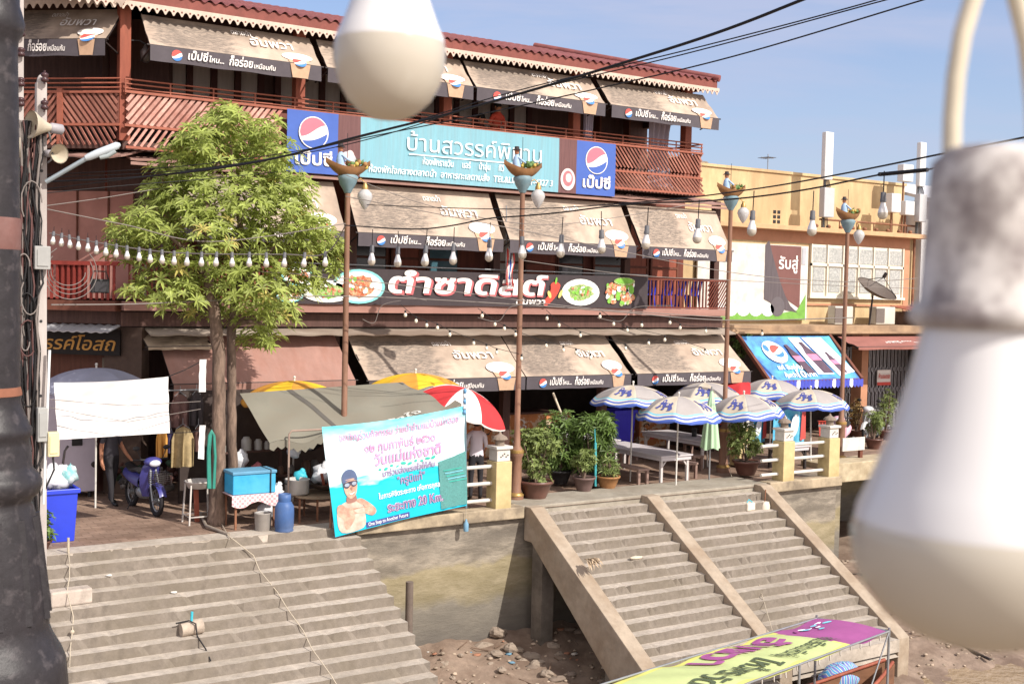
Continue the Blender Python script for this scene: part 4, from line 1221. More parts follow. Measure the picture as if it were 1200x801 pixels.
# ------------------------------------------------------------------ lamp poles with carved boats
pole_m = mat('lamp_pole_paint', (136, 102, 84), .6, .25, 9, rgb2=(112, 80, 64), amt2=.6, scale2=2, stretch=(1, 1, .3))
boat_m = mat('carved_boat', (142, 102, 66), .6, .25, 8, rgb2=(104, 76, 52), amt2=.5)
gold = mat('gilt', (168, 136, 84), .4, .15, 6, metal=.5)
verd = mat('blue_bracket', (96, 128, 142), .6, .2, 9, rgb2=(140, 150, 150), amt2=.5)
globe_g = mat('lamp_glass', (206, 204, 204), .2, .06, 5, spec=.5, trans=.35)
skin = mat('skin', (178, 124, 96), .6, .08, 6)
def lamp_pole(x, y, h, label, flip=1):
    t = thing('street_lamp', label, 'street lamp', (x, y, 0), 'lamp poles topped with carved boats along the quay')
    b = MB(); b.lathe((x, y, 0), [(.16, 0), (.16, .12), (.11, .18), (.11, .9), (.14, .95), (.14, 1.05), (.075, 1.15), (.058, 1.5), (.05, h - .45)], 14); b.build('pole', pole_m, t)
    b = MB(); b.lathe((x, y, 1.0), [(.145, 0), (.15, .03), (.145, .07)], 14); b.lathe((x, y, .12), [(.165, 0), (.17, .03), (.12, .07)], 14); b.build('gilt_ring', gold, t)
    b = MB(); b.lathe((x, y, h-.5), [(.06, 0), (.09, .06), (.15, .16), (.18, .24), (.2, .3), (.16, .34)], 10); b.build('bracket', verd, t)
    # boat hull: a swept canoe
    b = MB()
    def hull(u, v):
        s = -1 + 2*u
        w = .20*(1 - abs(s)**2.2); z = h - .12 + .16*abs(s)**2.4
        a = PI*v
        return (x + s*.46, y + w*math.cos(a), z + .1 - .22*(1 - .6*abs(s))*math.sin(a))
    b.grid(hull, 22, 10, 0, True, .015); hl = b.build('hull', boat_m, t)
    b = MB(); b.grid(lambda u, v: (x - .36 + .72*u, y + (-.17 + .34*v)*(1 - abs(2*u-1)**2), h - .03 + .05*abs(2*u-1)**2), 10, 4); b.build('deck', mat('boat_deck', (160, 132, 100), .8, .2, 8), hl)
    f = MB(); fx = x - .16*flip
    f.tube([(fx, y, h-.02), (fx, y, h+.10), (fx + .01, y, h+.2), (fx, y, h+.26)], [.085, .085, .075, .03], 8, 0)
    f.tube([(fx, y-.07, h+.2), (fx + .08*flip, y-.12, h+.12), (fx + .16*flip, y-.08, h+.1)], .022, 6, 0)
    f.tube([(fx, y+.07, h+.2), (fx + .08*flip, y+.1, h+.12), (fx + .16*flip, y+.06, h+.1)], .022, 6, 0)
    f.ball((fx, y, h+.31), (.05, .05, .06), 1, 8, 6); f.lathe((fx, y, h+.345), [(.1, 0), (.05, .03), (.045, .075), (.0, .08)], 10, 2)
    f.build('figurine', [mat('figure_blue', (150, 176, 206), .6, .15, 6), skin, arm_m], t)
    g = MB(); rr = random.Random(int(x*10))
    for i in range(26):
        g.ball((x + flip*rr.uniform(.0, .34), y + rr.uniform(-.12, .12), h + rr.uniform(0, .1)), rr.uniform(.03, .055), rr.randrange(3), 7, 5)
    for i in range(18):
        a = rr.uniform(0, 6.28); p = V((x + flip*rr.uniform(.05, .32), y + rr.uniform(-.1, .1), h + .06)); q_ = p + V((math.cos(a)*.07, math.sin(a)*.07, rr.uniform(.03, .12)))
        g.add([p, p + V((.02, .02, 0)), q_, p + V((-.02, .02, .02))], [(0, 1, 2), (0, 2, 3)], 2)
    g.build('fruit', [mat('fruit_brown', (150, 112, 70), .6, .2, 8), mat('fruit_yellow', (186, 162, 84), .6, .2, 8), mat('fruit_green', (92, 120, 70), .6, .2, 8)], t)
    b = MB(); b.tube([(x, y, h-.36), (x + .22*flip, y-.1, h-.22), (x + .3*flip, y-.12, h-.3)], .014, 6)
    b.lathe((x + .3*flip, y-.12, h-.42), [(.03, .14), (.035, .1), (.06, .06), (.065, 0)], 10); ar = b.build('lamp_arm', gold, t)
    b = MB(); b.lathe((x + .3*flip, y-.12, h-.42), [(.06, 0), (.13, -.07), (.145, -.14), (.11, -.24), (.05, -.34), (.0, -.39)], 14); b.build('lamp_globe', globe_g, ar)
    b = MB(); b.cyl((x-.02, y, h+.1), (x-.02, y, h+.62), .006, n=5); b.build('spike', arm_m, t)
    return t
LP = ((408, 195, 20.7, 'lamp pole with carved boat top, standing behind the swimmer banner', 1),
      (613, 197, 20.25, 'lamp pole with carved boat top, beside the parapet post and the potted bush', 1),
      (857, 222, 21.4, 'lamp pole with carved boat top, at the plant pot beyond the stairs', -1),
      (994, 250, 21.4, 'lamp pole with carved boat top, rightmost, beside the small white board', 1))
for px, py, y, lb, fl_ in LP:
    p = PY(px, py, y)
    lamp_pole(p.x, y, p.z, lb, 1)

# ------------------------------------------------------------------ concrete utility poles, left
conc_p = mat('pole_concrete', (176, 168, 164), .9, .14, 6, bump=.25, rgb2=(132, 122, 118), amt2=.5, stretch=(1, 1, .3))
def upole(label, x, y, z1, w, name='utility_pole', z0=0):
    t = thing(name, label, 'utility pole', (x, y, z0))
    b = MB()
    w2 = w*.72
    vs = [(x-w/2, y-w/2, z0), (x+w/2, y-w/2, z0), (x+w/2, y+w/2, z0), (x-w/2, y+w/2, z0), (x-w2/2, y-w2/2, z1), (x+w2/2, y-w2/2, z1), (x+w2/2, y+w2/2, z1), (x-w2/2, y+w2/2, z1)]
    b.add(vs, [(3, 2, 1, 0), (4, 5, 6, 7), (0, 1, 5, 4), (1, 2, 6, 5), (2, 3, 7, 6), (3, 0, 4, 7)])
    b.ball((x, y, z1), (w2*.45, w2*.45, .12), 0, 8, 6); b.build('shaft', conc_p, t, bevel=.02)
    b = MB(); n = int((z1-z0)/1.1)
    for i in range(n): b.cyl((x, y - w*.5 - .004 + .12*w*i/n, z0 + .4 + i*1.1), (x, y - w*.3, z0 + .4 + i*1.1), .022, n=8)
    b.build('bolt_hole', black, t)
    return t
u1 = PY(48, 97, 18.6)
up = upole('pale concrete utility pole with loudspeakers, strapped with cables beside the white cloth', u1.x, 18.6, u1.z, .2)
u2 = PY(21, -30, 19.6)
up2 = upole('taller concrete utility pole half hidden behind the black lamp post', u2.x, 19.6, 9.6, .2)
def insul(b, c, s=.07):
    b.lathe(c, [(s*.5, -.07), (s, -.05), (s, -.02), (s*.55, 0), (s, .02), (s, .05), (s*.5, .07)], 10)
for z in (7.25, 6.85, 6.5):
    b = MB(); insul(b, (u1.x + .02, 18.45, z), .055); b.cyl((u1.x+.02, 18.45, z-.1), (u1.x+.02, 18.45, z+.1), .015)
    b.build('insulator', mat('insulator_brown', (66, 44, 46), .35, .2, 6), up)
for i, z in enumerate((8.05, 7.75, 7.3, 7.0, 6.6)):
    b = MB(); insul(b, (u2.x + .02, 19.45, z), .06)
    b.build('insulator', MATS['insulator_brown'], up2)
# street lamp arm
sa = thing('pole_light', 'grey street light on a slanted tube arm fixed to the concrete pole', 'street light', PY(56, 212, 18.4))
a0, a1, a2 = PY(54, 213, 18.45), PY(104, 184, 18.1), PY(141, 169, 17.95)
b = MB(); b.tube([a0, a0.lerp(a1, .5) + V((0, 0, -.0)), a1], .035, 8); b.build('arm', mat('galvanised_tube', (158, 170, 178), .4, .08, 6, metal=.4), sa)
b = MB(); b.tube([a1 - (a2-a1)*.1, a1, a1.lerp(a2, .3), a1.lerp(a2, .9), a2], [.04, .052, .06, .055, .02], 10); b.build('lamp_head', mat('lamp_head_grey', (176, 184, 190), .4, .08, 6), sa)
b = MB(); q_ = a1.lerp(a2, .6); b.tube([a1.lerp(a2, .35) - V((0, 0, .07)), q_ - V((0, 0, .095)), a1.lerp(a2, .85) - V((0, 0, .07))], .035, 8); b.build('lamp_glass', mat('lamp_cover', (150, 158, 160), .25, .1, 5), sa)
# loudspeakers
def horn(label, c, d, s=1.0):
    t = thing('loudspeaker', label, 'loudspeaker', c)
    b = MB(); c = V(c); d = V(d).normalized()
    b.lathe(c, [(.24*s, 0), (.235*s, .02), (.17*s, .12*s), (.1*s, .25*s), (.06*s, .36*s)], 18, 0, d, cap=False); b.lathe(c, [(.225*s, .01), (.16*s, .12*s), (.09*s, .25*s), (.03*s, .3*s)], 18, 0, d, cap=False)
    b.build('horn', mat('horn_cream', (178, 168, 150), .6, .1, 6, rgb2=(160, 146, 128), amt2=.4), t)
    b = MB(); b.lathe(c, [(.065*s, .34*s), (.09*s, .37*s), (.09*s, .56*s), (.03*s, .6*s)], 14, 0, d); b.build('driver', mat('horn_grey', (150, 146, 150), .5, .1, 6), t)
    b = MB(); b.tube([c + d*.3*s, c + d*.35*s - V((0, 0, .15*s)), c + d*.4*s + V((0, .15, -.2*s))], .015); b.build('bracket', steel, t)
horn('cream horn loudspeaker facing left on the concrete pole', PY(36, 146, 18.3), (1, .3, -.04), .85)
horn('grey white horn loudspeaker facing the viewer, above the street light arm', PY(70, 180, 18.2), (-.35, .9, 0.05), .6)
horn('small pale loudspeaker low between the two utility poles', PY(24, 173, 18.4), (-1, .2, 0), .6)
# cable bundles and boxes on the poles
rr = random.Random(12)
b = MB()
for i in range(34):
    x0 = rr.uniform(-.22, .30); pts = []
    for k in range(14):
        z = 6.6 - 6.2*k/13
        pts.append((u1.x - .22 + x0*.6 + rr.uniform(-.05, .05), 18.46 + rr.uniform(-.07, .07), z))
    b.tube(pts, rr.uniform(.008, .022), 5, rr.randrange(3))
for i in range(9):
    z = rr.uniform(1.5, 6.2); c = V((u1.x - .2 + rr.uniform(-.12, .1), 18.36, z)); r_ = rr.uniform(.08, .24)
    b.tube([c + V((r_*.7*math.cos(t*PI/8), rr.uniform(-.02, .02), r_*1.5*math.sin(t*PI/8))) for t in range(*rr.choice(((0, 11), (3, 15), (6, 17))))], .011, 5, rr.randrange(3))
tag(b.build('cable_bundle', [cable_m, mat('cable_brown', (92, 64, 62), .7, .2, 5), cable_g], loc=(u1.x - .28, 18.42, 3.5)), 'tangled bundle of black and brown cables running down beside the concrete pole', 'cables')
rr = random.Random(44)
def pbox(px, py, Y, w, h, lb, m, nm='junction_box', cat_='junction box'):
    p = PY(px, py, Y); t = thing(nm, lb, cat_, (p.x, Y, p.z - h/2))
    b = MB(); b.box(p, (w, .14, h)); b.build('casing', m, t, bevel=.012)
    b = MB(); b.box((p.x, Y-.078, p.z), (w*.7, .015, h*.7)); b.build('cover', m, t)
    b = MB(); b.tube([(p.x, Y, p.z - h/2), (p.x + .02, Y, p.z - h/2 - .2), (p.x - .1, Y+.05, p.z - h/2 - .5)], .015); b.build('lead', black, t)
greyb = mat('grey_box', (150, 150, 148), .6, .1, 5)
pbox(62, 520, 18.35, .16, .36, 'cream meter box low on the concrete pole above the blue bin', mat('cream_box', (206, 196, 156), .6, .06, 5))
pbox(49, 302, 18.4, .22, .34, 'grey junction box halfway up the concrete pole', greyb)
pbox(49, 497, 18.38, .14, .5, 'narrow grey switch box on the concrete pole left of the cream meter box', greyb)
pbox(27, 228, 18.6, .3, .52, 'large grey cable box between the utility poles', mat('dull_box', (112, 108, 104), .7, .15, 5))
pbox(22, 190, 18.7, .22, .5, 'upper pale grey box behind the black lamp post', greyb)
pbox(33, 500, 18.6, .2, .4, 'white fuse box at the foot of the cables', an_w)
b = MB(); p0 = PY(58, 410, 18.4); p1 = PY(51, 590, 18.35)
b.tube([p0, p0.lerp(p1, .5), p1], .022, 8); tag(b.build('conduit', an_w, loc=p1), 'thin white conduit pipe running down the concrete pole', 'pipe')
p = PY(117, 335, 21.0)
t = thing('floodlight', 'dark square floodlight hanging on cables in front of the red balustrade', 'floodlight', p)
b = MB(); b.box(p, (.3, .1, .24), .1); b.build('casing', black, t, bevel=.015)
b = MB(); b.box(p + V((.01, -.06, -.01)), (.24, .015, .18), .1); b.build('glass', glass_b, t)
b = MB(); b.tube([p + V((-.15, 0, .1)), p + V((-.1, 0, .25)), p + V((.1, 0, .25)), p + V((.15, 0, .1))], .012); b.build('bracket', arm_m, t)
c = PY(80, 315, 19.5)
b = MB()
for k in range(4):
    r_ = .26 + .05*k
    b.tube([c + V((r_*math.cos(t*PI/12) + .02*k, .04*k, (.8 + .08*k)*r_*math.sin(t*PI/12) - .05)) for t in range(11 - k, 25 + k)], .0075, 5)
tag(b.build('cable_coil', cable_g, loc=c), 'loose loop of grey cable hanging right of the concrete pole', 'cable')

# ------------------------------------------------------------------ overhead lines
def wire(label, pts, r, m=cable_m, grp=None, name='overhead_cable', cat='cable'):
    b = MB(); b.tube(pts, r, 6, 0)
    return tag(b.build(name, m, loc=pts[0]), label, cat, grp)
def arc(pix, r, label, m=cable_m, n=10):
    """pix: (x, y, depth) points along the line, joined by a smooth curve"""
    P = [PD(*q) for q in pix]; out = []
    for i in range(len(P)-1):
        a, b_, c, d = P[max(i-1, 0)], P[i], P[i+1], P[min(i+2, len(P)-1)]
        for k in range(n):
            t = k/n
            out.append(.5*((2*b_) + (c-a)*t + (2*a-5*b_+4*c-d)*t*t + (3*b_-a-3*c+d)*t**3))
    out.append(P[-1])
    return wire(label, out, r, m)
arc([(1500, -260, 5.5), (1200, -110, 7.5), (1010, -30, 9), (940, 0, 9.6), (800, 52, 10.6), (560, 124, 12.5), (420, 160, 14), (300, 190, 15.5), (170, 207, 17), (50, 213, 18)], .0135, 'thickest black cable crossing the sky down to the concrete pole')
arc([(1600, -180, 6.5), (1300, -88, 8), (1100, -25, 9.5), (1010, 5, 10), (800, 60, 11.2), (600, 108, 13), (440, 156, 14.5), (336, 179, 15.4), (200, 196, 17), (50, 205, 18)], .006, 'thin black cable just right of the thickest cable, upper of the close pair')
arc([(1600, -172, 6.5), (1300, -81, 8), (1110, -20, 9.5), (1020, 5, 10), (800, 64, 11.2), (600, 112, 13), (440, 161, 14.5), (336, 183, 15.4), (200, 201, 17), (50, 208, 18)], .006, 'thin black cable just right of the thickest cable, lower of the close pair')
arc([(1650, -180, 6.5), (1400, -100, 8), (1180, -30, 9.5), (1082, 0, 10), (860, 66, 11.2), (700, 104, 12.4), (540, 139, 14), (420, 163, 15), (280, 192, 16), (50, 222, 18)], .007, 'thin black cable furthest right across the blue sky')
arc([(1700, 60, 5), (1450, 110, 6), (1230, 155, 7), (1120, 177, 8), (980, 205, 9.5), (880, 222, 11), (760, 236, 13), (600, 245, 16), (430, 240, 19)], .007, 'thin black cable passing in front of the white panel antenna')
arc([(1700, 90, 4.5), (1450, 135, 5.3), (1240, 172, 6.0), (1130, 189, 6.3), (1080, 200, 6.45), (1035, 204, 6.6), (951, 221, 6.8), (881, 231, 7.0), (817, 236, 7.2), (757, 238, 7.4), (704, 243, 7.6), (656, 249, 7.8), (612, 253, 8.0), (573, 256, 8.2), (531, 264, 8.4), (498, 268, 8.6), (466, 268, 8.8), (435, 266, 9.0), (405, 264, 9.3)], .0052, 'black supply cable carrying the larger hanging bulbs')
arc([(1087, 199, 6.35), (1035, 204, 6.6), (1033, 204, 6.6)], .012, 'thick taped splice of cable above the hanging bulb')
arc([(405, 264, 11.2), (381, 297, 11.5), (330, 298, 11.7), (204, 296, 12.3), (113, 284, 12.7), (58, 273, 13.1)], .006, 'thin cable of the bulb string in front of the tree', cable_g)
arc([(55, 226, 18.2), (150, 217, 19), (250, 209, 20), (340, 200, 22)], .008, 'thin cable above the pink wall panel', cable_m)
arc([(55, 241, 18.2), (120, 232, 19), (180, 222, 20.5), (240, 213, 22)], .008, 'short thin cable sloping up across the pink wall panel', cable_g)
arc([(55, 245, 18.2), (145, 263, 19), (250, 283, 20), (405, 262, 20.8)], .009, 'pale cable sloping down behind the tree crown', cable_g)
arc([(60, 357, 18.2), (160, 356, 19.5), (250, 352, 21), (405, 347, 22), (612, 357, 22.5), (720, 365, 22.8), (850, 375, 23.4), (1000, 372, 24)], .012, 'pale cable running under the black banner', cable_g)
arc([(395, 325, 21.5), (520, 340, 22), (612, 352, 22.4), (700, 362, 23), (850, 372, 24)], .009, 'grey cable drooping across the black banner', cable_g)
arc([(405, 230, 20.8), (612, 270, 21), (850, 318, 24), (990, 330, 25), (1075, 326, 26)], .008, 'thin grey cable from lamp pole to lamp pole in front of the middle awnings', cable_g)
arc([(405, 205, 20.8), (500, 240, 21), (612, 262, 21), (700, 258, 22), (850, 232, 24)], .007, 'second thin grey cable slung between the lamp poles', cable_g)
arc([(612, 305, 21), (740, 322, 22.5), (850, 328, 24), (990, 335, 25), (1075, 338, 26)], .007, 'lower thin cable crossing the right balustrade and window row', cable_g)
for px0, py0, px1, py1, D, lb in ((300, 318, 500, 352, 21.4, 'curling loose cable under the left end of the black banner'), (425, 374, 470, 352, 23, 'short curling cable under the banner at the second lamp pole side'), (560, 372, 640, 356, 23, 'curling cable dangling left of the second lamp pole'), (700, 372, 790, 358, 24.5, 'curling cable dangling below the food picture')):
    arc([(px0, py0, D), (px0*.7 + px1*.3, py0 + 4, D), ((px0+px1)/2, (py0+py1)/2 - 5, D), (px1, py1, D)], .007, lb, cable_g)

# ------------------------------------------------------------------ light bulbs
bw = mat('bulb_white', (208, 206, 206), .22, .04, 5)
bgl = mat('bulb_globe', (206, 198, 186), .3, .04, 5, trans=.4)
bsk = mat('bulb_socket', (92, 92, 96), .6, .2, 8)
def bulb_proto(label, group, wirelen=.1, sock=None):
    t = thing('light_bulb', label, 'light bulb', (0, 0, 0), group)
    b = MB(); b.cyl((0, 0, .118), (0, 0, .118 + wirelen), .0035, n=5); b.build('wire', cable_m, t)
    b = MB(); b.lathe((0, 0, 0), [(.012, .122), (.0165, .118), (.0165, .085), (.0185, .083), (.0185, .062)], 12); b.build('socket', sock or bsk, t)
    b = MB(); b.lathe((0, 0, 0), [(.013, .064), (.0145, .055), (.018, .04), (.025, .02), (.0295, 0)], 16); b.build('housing', bw, t)
    b = MB(); b.lathe((0, 0, 0), [(.0295, 0), (.0305, -.008), (.0295, -.018), (.025, -.029), (.017, -.037), (.008, -.041), (.0, -.042)], 16); b.build('globe', bgl, t)
    return t
pr = bulb_proto('small white bulb in the long close row strung in front of the tree', 'small bulbs of the row in front of the tree', .06)
ROW = [(62, 283), (72, 285), (82, 287), (92, 289), (103, 291), (113, 294), (124, 296), (136, 298), (149, 300), (163, 302), (176, 304), (190, 305), (204, 306.5), (219, 307.5), (236, 308), (253, 308), (272, 308.5), (292, 308.5), (312, 309), (333, 309), (356, 309), (381, 308)]
for i, (x, y) in enumerate(ROW):
    D = 13.0 - 1.5*i/21
    p = PD(x, y, D); s = .92
    o = pr if i == 0 else copy_tree(pr, p, random.uniform(0, 6))
    o.location = p; o.scale = (s, s, s); o.rotation_euler = (random.uniform(-.05, .05), random.uniform(-.08, .08), random.uniform(0, 6))
MID = [(435.5, 305, 'white bulb hanging just right of the first lamp pole'), (466, 307, 'white bulb hanging at the first letters of the left valance'), (498, 306, 'white bulb hanging before the teal window pane'), (531, 304, 'white bulb hanging above the black banner letters'), (573, 300, 'white bulb hanging near the drooping flag'),
       (612, 297, 'white bulb hanging in front of the second lamp pole'), (657, 295, 'white bulb hanging right of the second lamp pole'), (705, 290, 'white bulb hanging before the cup picture of a middle awning'), (757, 285, 'white bulb hanging before the gap between two middle awnings'), (817, 278, 'white bulb in a grey socket before the last middle awning'),
       (881, 269, 'white bulb hanging right of the third lamp pole boat'), (951.5, 269, 'white bulb hanging before the yellow wall left of the last lamp pole'), (1034.5, 249, 'white bulb hanging from the taped splice near the right antennas')]
for i, (x, y, lb) in enumerate(MID):
    h_px = (24, 24, 25, 25, 26, 27, 27, 28, 28, 29, 30, 30, 32)[i]
    D = 9.0 - .2*i
    o = bulb_proto(lb, 'larger bulbs on the supply cable', .13, bsk)
    o.location = PD(x, y, D); o.rotation_euler = (0, random.uniform(-.06, .06), 0)
    k = h_px*D/1400/.164; o.scale = (k, k, k)
# small string lights below the middle balcony
fb = None
FL = [(475, 369), (487.5, 376), (500, 381), (512.5, 384), (527, 392), (555, 402), (570, 408), (582, 413), (565, 370), (580, 380), (591, 385), (604, 392), (641, 373), (655, 381), (680, 393), (703, 371), (719, 379.5), (735, 387), (752, 381), (779, 398), (660, 410), (675, 413), (692, 419), (785, 378), (797, 384), (827, 388), (640, 405), (611, 420), (760, 402), (826, 413), (893, 391), (733, 408)]
for i, (x, y) in enumerate(FL):
    D = 23.0 + 4.0*(x - 475)/420
    p = PD(x, y, D)
    if fb is None:
        fb = thing('string_light', 'tiny bulb on the sagging light strings below the middle balcony', 'light bulb', p, 'tiny bulbs on the light strings over the ground floor awnings')
        b = MB(); b.cyl(p + V((0, 0, .045)), p + V((0, 0, .09)), .02, n=8); b.build('socket', black, fb)
        b = MB(); b.ball(p, (.034, .034, .045), 0, 8, 6); b.build('globe', mat('tiny_bulb', (222, 214, 196), .3, .04, 5), fb)
    else: copy_tree(fb, p)
def strlight(pix, lb):
    arc([(x, y - 5, 23.0 + 4.0*(x - 475)/420) for x, y in pix], .006, lb, cable_m, 5)
strlight([(470, 362), (487.5, 376), (512.5, 384), (527, 392), (570, 408), (582, 413), (611, 420)], 'string of tiny bulbs sagging over the awning behind the parasols')
strlight([(560, 366), (580, 380), (604, 392), (640, 405), (675, 413), (692, 419)], 'string of tiny bulbs crossing behind the second lamp pole')
strlight([(640, 368), (655, 381), (680, 393), (733, 408)], 'string of tiny bulbs sagging from under the banner end')
strlight([(700, 366), (735, 387), (779, 398), (826, 413)], 'string of tiny bulbs in front of the right ground floor awning')
strlight([(785, 374), (797, 384), (827, 388), (893, 391)], 'string of tiny bulbs reaching the concrete canopy')

# ------------------------------------------------------------------ big bulbs close to the camera
D1 = .68
c1 = PD(457, 50, D1)
t = thing('light_bulb', 'large blurred white bulb hanging close to the viewer at the top', 'light bulb', c1, 'large bulbs hanging close to the viewer')
R1 = 66/1400*D1
def bigbulb(t, c, r, kd, sock_m):
    up = UP
    b = MB(); b.lathe(c, [(.42*r, 1.9*r), (.5*r, 1.55*r), (.6*r, 1.1*r), (.72*r, .68*r), (.86*r, .3*r), (.96*r, .08*r), (.97*r, 0)], 32); b.build('housing', bw, t)
    b = MB(); b.lathe(c, [(q*r, -z*r*kd/1.35) for q, z in ((.97, 0), (1.0, .12), (.985, .4), (.9, .72), (.74, 1.0), (.52, 1.2), (.28, 1.31), (0, 1.35))], 32); b.build('globe', bgl2, t)
    b = MB(); b.lathe(c, [(.36*r, 2.9*r), (.48*r, 2.8*r), (.5*r, 2.55*r), (.52*r, 2.2*r), (.54*r, 1.72*r), (.6*r, 1.68*r), (.62*r, 1.58*r), (.56*r, 1.52*r)], 28); b.build('socket', sock_m, t)
bgl2 = mat('milk_globe', (210, 202, 188), .12, .05, 9, trans=.35, spec=.5)
sockm = mat('speckled_socket', (190, 184, 180), .8, .2, 90, rgb2=(104, 92, 92), amt2=.75, scale2=70)
bigbulb(t, c1, R1, 1.38, sockm)
b = MB(); b.tube([c1 + V((0, 0, 2.9*R1)), c1 + V((.0, 0, 4.2*R1)), c1 + V((.01, 0, 7*R1))], .003, 8); b.build('cord', mat('pale_cord', (196, 186, 166), .7, .1, 40), t)
D2 = .34
c2 = PD(1152, 612, D2)
R2 = 150/1400*D2
t = thing('light_bulb', 'largest blurred bulb in a speckled grey socket at the right edge', 'light bulb', c2, 'large bulbs hanging close to the viewer')
bigbulb(t, c2, R2, .97, sockm)
b = MB()
e = [PD(1115, 190, D2), PD(1116, 140, D2), PD(1120, 90, D2), PD(1128, 40, D2), PD(1140, 0, D2), PD(1160, -60, D2)]
b.tube(e, .0027, 10); b.lathe(e[0] - V((0, 0, .01)), [(.006, 0), (.0045, .008), (.003, .012)], 10)
e = [PD(1216, 190, D2), PD(1212, 120, D2), PD(1204, 50, D2), PD(1192, 0, D2), PD(1180, -60, D2)]
b.tube(e, .0027, 10)
b.build('cord', MATS['pale_cord'], t)

# ------------------------------------------------------------------ cast iron post at the left edge
iron = mat('black_iron', (42, 39, 42), .45, .3, 30, bump=.12, rgb2=(84, 78, 80), amt2=.5, scale2=22, thr=(.55, .68))
rustr = mat('rust_ring', (112, 84, 80), .85, .25, 14, rgb2=(104, 66, 60), amt2=.6, scale2=9)
DP = 3.5; ppm = 1400/DP
def post_z(y): return PD(-14, y, DP).z
cp = PD(-14, 400, DP)
t = thing('iron_lamp_post', 'dark cast iron lamp post standing very near at the left edge', 'lamp post', (cp.x, cp.y, post_z(1000)))
prof = [(96, 900), (91, 812), (90, 801), (88, 780), (84, 770), (74, 752), (69, 738), (69, 732), (66, 700), (61, 660), (57, 625), (51, 596), (49, 590), (50, 586), (57, 579), (60, 571), (60, 564), (57, 557), (50, 550), (49, 545), (47, 522), (46, 514), (49, 510), (49, 502), (46, 498), (43, 490), (38, 478), (36, 468), (37, 462)]
b = MB(); b.lathe((cp.x, cp.y, 0), [(r_/ppm, post_z(y)) for r_, y in prof], 28); b.build('base', iron, t)
b = MB(); b.lathe((cp.x, cp.y, 0), [(r_/ppm, post_z(y)) for r_, y in ((37.5, 463), (37, 458), (35.5, 453))], 28); b.build('rusted_ring', mat('rust_orange', (128, 84, 66), .9, .2, 14), t)
b = MB(); b.lathe((cp.x, cp.y, 0), [(r_/ppm, post_z(y)) for r_, y in ((35.5, 453), (35, 300), (33, 160), (31, 60), (32, 48), (37, 40), (39, 30), (36, 18), (33, 8), (33, -40))], 28); b.build('shaft', iron, t)
b = MB(); b.lathe((cp.x, cp.y, 0), [(35.0/ppm, post_z(292)), (35.6/ppm, post_z(288)), (35.4/ppm, post_z(258)), (34/ppm, post_z(254))], 28, 0, cap=False); b.build('rust_patch', rustr, t)
b = MB()
for k in range(12):
    a = 2*PI*k/12
    c_, s_ = math.cos(a), math.sin(a)
    b.bar((cp.x + c_*67/ppm, cp.y + s_*67/ppm, post_z(728)), (cp.x + c_*52/ppm, cp.y + s_*52/ppm, post_z(606)), .03, .014)
b.build('flute', iron, t)
# ------------------------------------------------------------------ vegetation
bark = mat('bark', (126, 106, 93), .95, .35, 16, bump=1.0, rgb2=(84, 70, 62), amt2=.75, scale2=6, stretch=(1.5, 1.5, .4))
leaf_m = mat('tree_leaf', (160, 172, 90), .55, .22, 3, island=.34, trans=.45, spec=.4)
leaf_b = mat('bush_leaf', (122, 136, 76), .55, .22, 3, island=.4, trans=.3, spec=.4)
leaf_d = mat('dark_leaf', (100, 124, 62), .5, .25, 3, island=.4, trans=.3, spec=.4)
terra = mat('brown_glaze', (92, 58, 50), .4, .2, 6, spec=.5, rgb2=(120, 92, 80), amt2=.4)
soil = mat('soil', (60, 48, 40), .95, .2, 9)

def leaf(b, base, d, side, ln, w, droop, m=0):
    d = d.normalized(); side = side.normalized(); n = side.cross(d)
    p = [base, base + d*ln*.35 + n*0.02*ln - V((0, 0, droop*ln*.10)), base + d*ln*.72 - V((0, 0, droop*ln*.35)), base + d*ln - V((0, 0, droop*ln*.75))]
    up = V((0, 0, w*.28))
    vs = [p[0], p[1] - side*w*.42 + up, p[1], p[1] + side*w*.42 + up, p[2] - side*w*.36 + up, p[2], p[2] + side*w*.36 + up, p[3]]
    b.add(vs, [(0, 2, 1), (0, 3, 2), (1, 2, 5, 4), (2, 3, 6, 5), (4, 5, 7), (5, 6, 7)], m)
def whorl(b, c, ax, n, ln, w, droop, rr, m=0):
    ax = ax.normalized(); x = ax.cross(V((.3, .5, .81))).normalized(); y = ax.cross(x); a0 = rr.uniform(0, 6.28)
    for i in range(n):
        a = a0 + 2*PI*i/n + rr.uniform(-.15, .15)
        o = x*math.cos(a) + y*math.sin(a)
        d = (o + ax*rr.uniform(.05, .45))
        leaf(b, c, d, ax.cross(o), ln*rr.uniform(.75, 1.1), w, droop*rr.uniform(.5, 1.2), m)

t = thing('tree', 'leafy green tree with two bare trunks growing from the paving beside the stall', 'tree', (7.35, 20.75, 0))
rr = random.Random(21)
def trunk(pts, rad):
    b = MB(); P_ = [V(p) for p in pts]; out, rd = [], []
    for i in range(len(P_)-1):
        for k in range(5):
            f = k/5; out.append(P_[i].lerp(P_[i+1], f) + V((rr.uniform(-.012, .012), rr.uniform(-.012, .012), 0))); rd.append((rad[i]*(1-f) + rad[i+1]*f)*rr.uniform(.93, 1.08))
    out.append(P_[-1]); rd.append(rad[-1])
    b.tube(out, rd, 14); return b.build('trunk', bark, t)
ya, yb_ = 20.65, 20.95
def tp(x, y, Y): return PY(x, y, Y)
trunk([tp(254, 616, ya), tp(255, 560, ya), tp(257, 480, ya), tp(256, 410, ya), tp(252, 370, ya), tp(244, 330, ya), tp(240, 290, ya)], [.17, .125, .115, .11, .105, .09, .06])
trunk([tp(274, 600, yb_), tp(272, 520, yb_), tp(271, 440, yb_), tp(271, 390, yb_), tp(276, 340, yb_), tp(284, 290, yb_)], [.10, .085, .082, .08, .075, .055])
